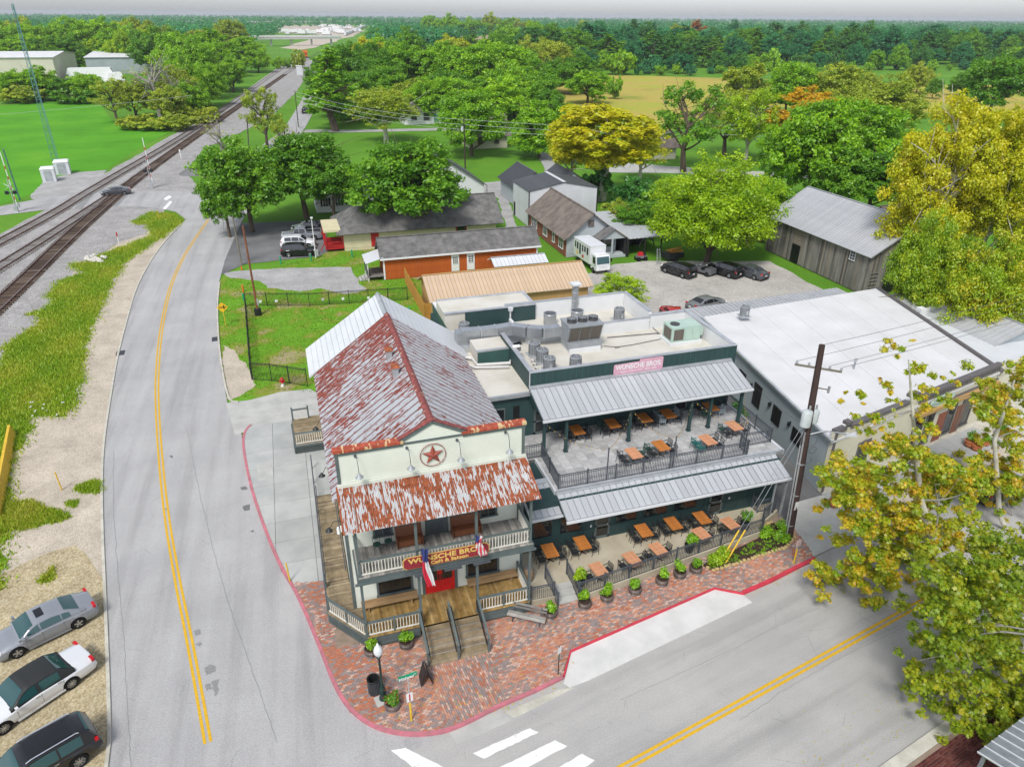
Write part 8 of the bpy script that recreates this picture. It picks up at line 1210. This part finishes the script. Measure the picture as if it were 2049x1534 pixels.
TL = [('oak', 475, 283, 112, 175, 'leaf_oak', 'dense dark oak at the road bend beside the old parking'), ('oak', 592, 262, 118, 205, 'leaf_oak', 'tallest dense oak behind the parked pickup'), ('round', 432, 318, 110, 95, 'leaf_oak', 'low outer oak crown hanging over the road bend'), ('round', 655, 305, 113, 110, 'leaf_oak', 'smaller oak between the parking and the cream house roof'), ('oak', 815, 275, 100, 255, 'leaf_oak', 'wide oak standing over the cream house'),
('open', 515, 165, 186, 95, 'leaf_olive', 'thin olive tree with bare limbs beside the tracks'), ('bare', 430, 225, 172, 80, 'leaf_olive', 'nearly bare tree leaning over the ballast'), ('open', 560, 232, 166, 55, 'leaf_olive', 'small olive tree behind the two big oaks'), ('willow', 765, 166, 190, 140, 'leaf_olive', 'airy yellow green willow before the far pale house'), ('pine', 655, 92, 215, 95, 'leaf_mid', 'tall pine at the edge of the tree lined road'),
('oak', 942, 178, 166, 150, 'leaf_mid', 'olive green oak before the far cream house'), ('round', 1082, 200, 160, 125, 'leaf_mid', 'bright round tree on the lawn behind the workshop'), ('tall', 1215, 183, 117, 215, 'leaf_yellow', 'big golden yellow tree behind the brick house'), ('willow', 1150, 225, 128, 110, 'leaf_yellow', 'airy yellow tree beside the workshop'), ('willow', 1290, 240, 128, 100, 'leaf_yellow', 'airy yellow tree on the far side of the big golden one'),
('open', 1390, 152, 136, 185, 'leaf_oak', 'open dark oak with heavy visible limbs'), ('open', 1470, 165, 150, 130, 'leaf_olive', 'thin olive tree behind the open dark oak'), ('willow', 1515, 172, 140, 105, 'leaf_lime', 'pale green feathery tree beside the back street'), ('lime', 1440, 326, 80, 235, 'leaf_lime', 'bright lime green tree above the parked black suvs'), ('round', 1545, 355, 86, 105, 'leaf_mid', 'green tree between the lime tree and the barn'), ('tall', 1500, 345, 88, 95, 'leaf_lime', 'yellow green crown behind the lime tree'),
('tall', 1625, 160, 135, 165, 'leaf_gold', 'orange gold tree rising behind the green oaks'), ('oak', 1660, 190, 99, 190, 'leaf_mid', 'large green oak behind the barn'), ('oak', 1755, 205, 108, 170, 'leaf_mid', 'green oak between barn and the giant yellow sycamore'), ('oak', 1600, 235, 104, 110, 'leaf_mid', 'green oak at the open end of the barn'), ('oak', 1770, 300, 92, 160, 'leaf_oak', 'dark oak shading the small pale shed'), ('oak', 1700, 290, 94, 130, 'leaf_oak', 'dark oak behind the barn ridge'),
('giant', 1950, 165, 62, 225, 'leaf_yellow', 'giant yellow sycamore towering over the grey shop'), ('giant', 2070, 185, 60, 220, 'leaf_yellow', 'second giant yellow sycamore at the shop end'), ('lime', 1890, 440, 52, 150, 'leaf_syc_green', 'yellow green sycamore leaning over the grey shop'), ('lime', 2000, 485, 47, 180, 'leaf_syc_green', 'yellow green sycamore behind the grey flat roof'), ('bush', 2005, 590, 46.5, 50, 'leaf_rust', 'rust brown withered bough among the yellow green leaves'),
('bush', 1285, 345, 104, 95, 'leaf_dark', 'dark bush beside the carport roof'), ('bush', 1335, 365, 98, 110, 'leaf_oak', 'green bush behind the lime tree'), ('bush', 1240, 395, 97, 80, 'leaf_olive', 'olive bush at the carport roof edge'), ('bush', 1195, 330, 116, 70, 'leaf_dark', 'dark bush behind the workshop wall'), ('round', 1275, 400, 92, 80, 'leaf_oak', 'green bush growing over the carport'), ('willow', 1245, 545, 66, 110, 'leaf_lime', 'thin feathery shrub in front of the box truck'),
('oak', 690, 88, 262, 115, 'leaf_oak', 'dark green oak beside the tall pine'), ('oak', 735, 92, 285, 120, 'leaf_oak', 'dark oak behind the willow'), ('round', 800, 85, 300, 110, 'leaf_mid', 'green tree behind the far pale house'), ('tall', 868, 70, 300, 105, 'leaf_mid', 'tall green tree behind the far pale house'), ('tall', 905, 62, 330, 85, 'leaf_olive', 'slender olive tree with pale trunk'), ('oak', 955, 85, 285, 145, 'leaf_mid', 'broad green oak beyond the far cream house'), ('oak', 1015, 88, 290, 130, 'leaf_mid', 'broad oak before the brick school building'), ('oak', 1060, 125, 245, 125, 'leaf_oak', 'dark oak at the hayfield corner'), ('oak', 770, 130, 248, 120, 'leaf_oak', 'dark oak just behind the willow'), ('oak', 700, 150, 235, 110, 'leaf_oak', 'dark oak behind the tall pine trunk'), ('round', 835, 150, 235, 110, 'leaf_olive', 'olive tree beside the far pale house'), ('oak', 895, 150, 225, 120, 'leaf_mid', 'green oak behind the far cream house'), ('oak', 1005, 150, 215, 130, 'leaf_mid', 'green oak to the right of the far cream house'), ('oak', 1085, 170, 210, 95, 'leaf_oak', 'dark oak at the lawn end'), ('round', 650, 140, 245, 70, 'leaf_oak', 'dark tree at the road edge behind the pine'), ('tall', 560+195, 62, 340, 110, 'leaf_yellow', 'yellowish tree behind the dark oaks'),
('oak', 1150, 108, 300, 115, 'leaf_oak', 'dark oak standing in the hayfield'), ('round', 1180, 140, 262, 90, 'leaf_mid', 'bright green tree beside the dark hayfield oak'), ('bush', 1232, 143, 275, 32, 'leaf_mid', 'lone round bush in the hayfield'), ('tall', 1500, 108, 205, 95, 'leaf_olive', 'olive tree at the near hayfield edge'), ('oak', 1590, 120, 205, 115, 'leaf_mid', 'green oak at the near hayfield edge'), ('oak', 1690, 128, 195, 130, 'leaf_olive', 'olive oak at the near hayfield edge'), ('oak', 1790, 155, 168, 150, 'leaf_olive', 'broad olive tree behind the giant sycamore'), ('round', 2015, 108, 190, 130, 'leaf_oak', 'dark round tree at the far right hayfield edge'), ('round', 1680, 215, 160, 90, 'leaf_dark', 'dark tree before the orange gold one'),
('bare', 292, 92, 255, 120, 'leaf_olive', 'big bare grey tree at the meadow edge'), ('bare', 335, 120, 250, 80, 'leaf_olive', 'smaller bare grey tree at the meadow edge'), ('open', 212, 150, 245, 85, 'leaf_olive', 'olive tree standing alone on the meadow edge'), ('round', 255, 150, 260, 80, 'leaf_olive', 'olive tree before the bare grey tree'), ('bush', 285, 228, 232, 90, 'leaf_olive', 'low brush at the foot of the bare tree'), ('round', 345, 128, 262, 95, 'leaf_olive', 'olive green tree behind the bare trees'), ('oak', 345, 108, 275, 95, 'leaf_mid', 'green tree between meadow and tracks'), ('oak', 385, 82, 312, 105, 'leaf_mid', 'tall green tree of the trackside wood'), ('oak', 428, 85, 345, 90, 'leaf_mid', 'green tree nearest the distant road bridge'), ('round', 362, 155, 250, 75, 'leaf_mid', 'green tree close to the track curve'), ('round', 330, 172, 240, 70, 'leaf_olive', 'olive tree close to the track curve'), ('oak', 402, 128, 288, 80, 'leaf_mid', 'green tree beyond the track curve'), ('round', 455, 108, 335, 65, 'leaf_mid', 'small green tree beyond the track curve'), ('oak', 350, 62, 400, 110, 'leaf_mid', 'tall green tree behind the bare trees'), ('tall', 415, 45, 420, 100, 'leaf_mid', 'tallest green tree of the trackside wood'), ('oak', 300, 60, 440, 100, 'leaf_oak', 'dark green tree behind the warehouse end'),
('round', 15, 140, 318, 75, 'leaf_mid', 'bushy tree before the huge warehouse'), ('round', 68, 130, 322, 80, 'leaf_mid', 'taller bushy tree before the huge warehouse'), ('round', 122, 150, 318, 75, 'leaf_oak', 'dark bushy tree before the huge warehouse'), ('round', 168, 145, 312, 70, 'leaf_mid', 'bushy tree at the warehouse corner'), ('bush', 40, 165, 314, 80, 'leaf_olive', 'olive scrub along the meadow'), ('bush', 145, 172, 308, 80, 'leaf_oak', 'dark scrub along the meadow'), ('round', 30, 100+50, 335, 90, 'leaf_olive', 'olive tree close to the warehouse wall')]
TL += [('round', 390, 165, 262, 55, 'leaf_mid', 'small green tree right at the ballast edge'), ('oak', 440, 100, 350, 70, 'leaf_mid', 'green tree leaning towards the tracks'), ('tall', 475, 62, 455, 70, 'leaf_mid', 'slender green tree far along the tracks'), ('oak', 508, 88, 450, 58, 'leaf_mid', 'last green tree before the road overpass'), ('bush', 400, 208, 240, 55, 'leaf_olive', 'olive brush beside the ballast'), ('bush', 345, 222, 228, 80, 'leaf_olive', 'low olive brush at the meadow corner')]
for a in TL: T(*a)
LM = ['leaf_mid', 'leaf_oak', 'leaf_teal', 'leaf_dark', 'leaf_olive']
def band(x0, x1, Y, step, hm, mats, label, grp, kinds=('oak', 'round', 'tall'), jit=12):
    x = x0
    while x < x1:
        yy = Y+random.uniform(-jit, jit); d = ray(x+random.uniform(-step*.3, step*.3), 80); X = d[0]/d[1]*yy; h = hm*random.uniform(.75, 1.2); m = random.choice(mats); plant(random.choice(kinds), X, yy, h, h*random.uniform(.75, 1.1), m, label, grp); x += step*random.uniform(.8, 1.2)
band(-20, 330, 490, 26, 19, ['leaf_mid', 'leaf_lime', 'leaf_mid', 'leaf_oak'], 'tree of the near wood row behind the warehouses', 'wood behind the warehouses'); band(-20, 300, 545, 24, 23, ['leaf_mid', 'leaf_yellow', 'leaf_mid', 'leaf_lime'], 'tree of the wood behind the warehouses', 'wood behind the warehouses'); band(-20, 480, 600, 30, 22, ['leaf_mid', 'leaf_olive'], 'tree of the wood behind the warehouses', 'wood behind the warehouses')
band(1250, 2100, 392, 30, 6, ['leaf_teal', 'leaf_mid', 'leaf_mid'], 'bush at the far edge of the hayfield', 'bushes along the hayfield edge', ('bush',)); band(1000, 2100, 405, 42, 13, ['leaf_teal', 'leaf_mid', 'leaf_dark', 'leaf_teal'], 'tree at the far edge of the hayfield', 'trees along the hayfield edge', ('round', 'oak', 'bush')); band(1080, 2100, 440, 34, 19, ['leaf_teal', 'leaf_dark', 'leaf_oak'], 'taller tree of the wood beyond the hayfield', 'wood beyond the hayfield', ('oak', 'round', 'pine')); band(1060, 2100, 490, 34, 21, ['leaf_teal', 'leaf_dark', 'leaf_oak'], 'taller tree of the wood beyond the hayfield', 'wood beyond the hayfield', ('oak', 'pine', 'pine')); band(1060, 2100, 550, 34, 22, ['leaf_teal', 'leaf_dark', 'leaf_teal'], 'taller tree of the wood beyond the hayfield', 'wood beyond the hayfield', ('oak', 'pine', 'tall'))
band(640, 1090, 232, 58, 13, ['leaf_mid', 'leaf_oak'], 'tree of the shady grove around the far houses', 'grove around the far houses', ('oak', 'round')); band(650, 1100, 300, 44, 17, ['leaf_mid', 'leaf_oak', 'leaf_oak'], 'taller tree of the grove behind the far houses', 'grove around the far houses', ('oak', 'round')); band(1540, 2080, 255, 60, 10, ['leaf_mid', 'leaf_olive', 'leaf_oak'], 'tree along the near edge of the right hayfield', 'trees at the near hayfield edge', ('oak', 'round')); band(690, 1100, 360, 36, 19, ['leaf_mid', 'leaf_oak', 'leaf_olive', 'leaf_yellow'], 'tree of the grove before the brick school', 'grove before the brick school'); band(740, 1180, 620, 40, 22, ['leaf_mid', 'leaf_teal', 'leaf_oak', 'leaf_olive'], 'tree of the grove around the brick school', 'grove before the brick school'); band(860, 1060, 1020, 16, 26, ['leaf_mid', 'leaf_olive', 'leaf_mid'], 'tree of the bright row behind the brick school', 'row behind the brick school', ('tall', 'oak')); band(1050, 1600, 700, 42, 24, ['leaf_teal', 'leaf_olive', 'leaf_dark', 'leaf_rust', 'leaf_teal'], 'tree of the mixed wood behind the hayfield wood', 'mixed far wood', ('oak', 'tall', 'pine'))
band(520, 600, 480, 24, 9, ['leaf_mid', 'leaf_olive'], 'scrub tree below the distant road bridge', 'scrub below the bridge', ('round', 'bush'))
# far woods as one mass
pts = []
def far_ok(x, Y):
    d = ray(x, 60); X = d[0]/d[1]*Y
    if abs(X-(Y-250)*.117+19) < 40+Y*.02 and Y < 1700: return None
    if 560 < x < 740 and Y < 1500: return None
    if x > 1050 and Y < 580: return None
    return X
for k in range(7600):
    u = rng.random(); Y = 600+5600*u**2.6; x = rng.uniform(-60, 2110)
    if x < 560 and Y < 620: continue
    X = far_ok(x, Y)
    if X is None or (800 < x < 1060 and Y < 1050 and Y > 560 and x > 900 and Y < 900): continue
    pts.append((X, Y))
pts = np.array(pts); C = []; R = []
hh = rng.uniform(13, 21, len(pts)); base = np.column_stack([pts, hh*.62]); N = []; P_ = []; S = []; V = []
for i in range(len(pts)):
    Y = pts[i, 1]; k = 46 if Y < 1200 else 26 if Y < 2500 else 14; sz = 2.6 if Y < 1200 else 4.2 if Y < 2500 else 7.0; d = rng.normal(size=(k, 3)); d /= np.linalg.norm(d, axis=1, keepdims=True); q = d*np.array([hh[i]*.42, hh[i]*.42, hh[i]*.4])*rng.uniform(.6, 1, (k, 1)); P_.append(base[i]+q); N.append(d+rng.normal(size=(k, 3))*.35+np.array([0, 0, .35])); S.append(np.full(k, sz)*rng.uniform(.7, 1.3, k)); b_ = rng.uniform(.05, .95); V.append(np.clip(b_+rng.normal(0, .15, k), 0, 1))
ob = addmesh('far_woods', leafmesh('far_woods', np.vstack(P_), np.vstack(N), np.concatenate(S), np.concatenate(V), 'leaf_teal'), None); ob['kind'] = 'stuff'; tag(ob, 'dense green woods stretching to the horizon', 'woods')
# sycamores over the street: clumps laid around their own limbs
def street_tree(label, base, trunk, clump_list, lm, leaf, per, nlimb, bark='bark_pale'):
    t = thing('sycamore_tree', label, 'tree', base); C = np.array([c for c, r in clump_list]); R = np.array([r for c, r in clump_list]); C2, R2 = [], []
    for c, r in zip(C, R):
        for k in range(5): d = rng.normal(size=3)*r*np.array([.85, .85, .6]); C2.append(c+d); R2.append(r*rng.uniform(.3, .8))
    me = clumps(np.array(C2)-np.array(base), R2, per//4, leaf, lm, 'crown', .7, True, .7, .2, .05); addmesh('crown', me, t); M = MB(); M.tube([tuple(p) for p, r in trunk], [r for p, r in trunk], 10, False); M.build('trunk', bark, t, smooth=True); L = MB(); tp = np.array([p for p, r in trunk])
    order = rng.permutation(len(C))[:nlimb]
    for i in order:
        c = C[i]; cand = [k for k in range(1, len(tp)) if tp[k][2] < c[2]+1.0] or [1]; s = tp[cand[-1]] if rng.random() < .5 else tp[rng.choice(cand)]; r = .06; P2 = limb_tube(L, s, c, r, .012, .1, 6)
        for j in range(3): limb_tube(L, P2[rng.integers(2, 6)], c+rng.normal(size=3)*R[i]*1.4, .018, .006, .1, 3)
    L.build('limbs', 'bark_grey', t, 'stuff'); return t
def fill(poly, n, Y, jit, r0, r1):
    out = []; xs = [p[0] for p in poly]; ys = [p[1] for p in poly]
    while len(out) < n:
        p = (random.uniform(min(xs), max(xs)), random.uniform(min(ys), max(ys)))
        if inside(p, poly): out.append((pxY(*p, Y+random.uniform(-jit, jit)), random.uniform(r0, r1)))
    return out
Y1 = 23.0; CL1 = [(pxY(x, y, Y1+random.uniform(-.6, .6)), r/40*.62) for x, y, r in ((1800, 700, 22), (1815, 735, 30), (1850, 755, 35), (1890, 768, 28), (1785, 768, 25), (1700, 790, 22), (1735, 822, 28), (1760, 850, 25), (1870, 800, 34), (1838, 840, 32), (1905, 800, 20), (1790, 810, 18), (1845, 790, 26), (1720, 860, 20))]
CL1 += fill([(1640, 1005), (1680, 940), (1740, 900), (1800, 872), (1860, 890), (1945, 925), (1965, 1000), (1900, 1100), (1850, 1165), (1790, 1160), (1745, 1190), (1670, 1185), (1615, 1150), (1700, 1085)], 140, Y1, 1.7, .4, .74)
tr1 = [(px(1935, 1330, 0), .3), (pxY(1905, 1200, 21.0), .26), (pxY(1868, 1085, 21.8), .22), (pxY(1842, 1000, 22.4), .18), (pxY(1834, 920, 22.8), .13), (pxY(1826, 820, 23), .08), (pxY(1818, 720, 23), .03)]
street_tree('golden sycamore leaning over the street before the cream shopfront', tr1[0][0], tr1, CL1, 'leaf_syc', .22, 215, 9)
CL2 = fill([(1856, 1130), (1900, 1120), (1960, 1090), (2060, 1050), (2100, 1570), (1960, 1580), (1895, 1480), (1860, 1420), (1850, 1330), (1828, 1310), (1850, 1240)], 200, 16.2, 1.6, .42, .76)+fill([(1925, 1425), (2100, 1360), (2100, 1590), (1965, 1590)], 55, 14.2, .8, .38, .62); tr2 = [((31.5, 14.2, 0), .3), ((30.8, 14.8, 4), .25), ((29.8, 15.6, 8), .18), ((28.8, 16.2, 11), .08)]
street_tree('greener sycamore on the near walk above the seamed canopy', tr2[0][0], tr2, CL2, 'leaf_syc_olive', .22, 180, 8)
CL3 = fill([(1965, 790), (2010, 720), (2090, 690), (2100, 1130), (2040, 1110), (1990, 1040), (1960, 940)], 64, 26, 1.8, .4, .7)+fill([(1900, 850), (2060, 850), (2060, 1010), (1940, 1010)], 8, 27, 1, .35, .5); p0 = pxY(2049, 1135, 24.5); tr3 = [((p0[0]+.8, 23.6, 0), .28), (p0, .2), (pxY(2000, 1030, 25), .15), (pxY(1990, 880, 25.6), .12), (pxY(2030, 760, 26), .05)]
street_tree('sparse golden sycamore further along the shop kerb', tr3[0][0], tr3, CL3, 'leaf_syc', .22, 240, 6)
# grass
def blades(polys, n, h0, h1, m, label, name='tall_grass', w=.05, cat='grass', holes=(), spill=0):
    P_ = []; areas = [abs(sum(a[0]*b[1]-b[0]*a[1] for a, b in zip(q, q[1:]+q[:1])))/2 for q in polys]; tot = sum(areas)
    for q, A in zip(polys, areas):
        x0, x1, y0, y1 = min(p[0] for p in q), max(p[0] for p in q), min(p[1] for p in q), max(p[1] for p in q); k = int(n*A/tot); c = 0
        cand = np.column_stack([rng.uniform(x0, x1, k*6), rng.uniform(y0, y1, k*6)]); msk = np.zeros(len(cand), bool)
        for i in range(len(q)):
            a, b = q[i], q[i-1]
            if a[1] != b[1]: msk ^= ((a[1] > cand[:, 1]) != (b[1] > cand[:, 1])) & (cand[:, 0] < (b[0]-a[0])*(cand[:, 1]-a[1])/(b[1]-a[1])+a[0])
        for hq in holes:
            hm_ = np.zeros(len(cand), bool)
            for i in range(len(hq)):
                a, b = hq[i], hq[i-1]
                if a[1] != b[1]: hm_ ^= ((a[1] > cand[:, 1]) != (b[1] > cand[:, 1])) & (cand[:, 0] < (b[0]-a[0])*(cand[:, 1]-a[1])/(b[1]-a[1])+a[0])
            msk &= ~hm_
        P_ += [tuple(v) for v in cand[msk][:k]+rng.normal(0, spill, (min(k, int(msk.sum())), 2))]
    P_ = np.array(P_); k = len(P_); d = rng.uniform(0, 6.28, k); H = rng.uniform(h0, h1, k); lean = rng.normal(0, .35, (k, 2))*H[:, None]; a = np.column_stack([np.cos(d), np.sin(d)])*w*rng.uniform(.6, 1.8, (k, 1)); nz = np.sin(P_[:, 0]*.9)*np.cos(P_[:, 1]*.55)*.25+.45; v = np.clip(nz+rng.normal(0, .2, k), 0, 1); V = np.zeros((k, 3, 3)); V[:, 0, :2] = P_-a; V[:, 1, :2] = P_+a; V[:, 2, :2] = P_+lean; V[:, 2, 2] = H; V[:, :2, 2] = -.02
    me = bpy.data.meshes.new(name); me.vertices.add(k*3); me.vertices.foreach_set('co', V.reshape(-1).astype(np.float32)); me.loops.add(k*3); me.loops.foreach_set('vertex_index', np.arange(k*3, dtype=np.int32)); me.polygons.add(k); me.polygons.foreach_set('loop_start', np.arange(0, k*3, 3, dtype=np.int32)); me.polygons.foreach_set('loop_total', np.full(k, 3, dtype=np.int32)); me.attributes.new('v', 'FLOAT', 'POINT').data.foreach_set('value', np.repeat(v, 3).astype(np.float32)); me.materials.append(MATS[m]); me.update(calc_edges=True); ob = addmesh(name, me, None); ob['kind'] = 'stuff'; return tag(ob, label, cat)
blades([VERGE], 70000, .06, .34, 'blade', 'tall yellow green grass on the verge between tracks and road', w=.045, spill=.4); blades([list(q) for q in TUFTS], 9000, .08, .26, 'blade', 'thin grass patches on the sandy shoulder', w=.03, spill=.12)
LAWN = pxs([(436, 605), (444, 562), (500, 545), (640, 512), (760, 500), (830, 560), (850, 640), (640, 785), (560, 780), (470, 800), (446, 742)]); blades([LAWN], 15000, .04, .13, 'blade_green', 'short mown grass of the fenced lawn', 'short_grass', .05, holes=[pxs(GRV), pxs(SPT)])
lf = []
for _ in range(260): p = random.choice(((random.uniform(6, 28), None),)); x = p[0]; lf.append((x, 22.0+(x-8)*.2+abs(random.gauss(0, .25))*random.choice((-1, .3)), .012))
for _ in range(160): q = Vector((random.uniform(18, 34), 0, 0)); lf.append((q.x, 12.5+(q.x-12)*.205+abs(random.gauss(0, 1.2)), .012))
for _ in range(120): lf.append((random.uniform(1, 11), random.uniform(22.4, 27), .155))
lf = np.array(lf); ob = addmesh('fallen_leaves', leafmesh('fallen_leaves', lf, np.tile([0, 0, 1.0], (len(lf), 1))+rng.normal(0, .15, (len(lf), 3)), rng.uniform(.06, .15, len(lf)), rng.uniform(.5, 1, len(lf)), 'leaf_syc', True), None); ob['kind'] = 'stuff'; tag(ob, 'fallen golden leaves scattered along kerbs and pavement', 'leaves')
# ================================================================== thin haze
hm, ht = newmat('haze_air', .5); ht.n.remove(ht.b); vol = ht.new('VolumePrincipled'); vol.inputs['Color'].default_value = (.86, .92, 1, 1); vol.inputs['Density'].default_value = 1.0e-4; vol.inputs['Anisotropy'].default_value = .2; ht.l(vol.outputs[0], ht.out.inputs['Volume'])
hz = MB().box(-7050, -350, -1.2, 7050, 8050, 36).build('haze', 'haze_air', None, 'stuff'); tag(hz, 'thin pale haze softening the distant woods', 'haze')
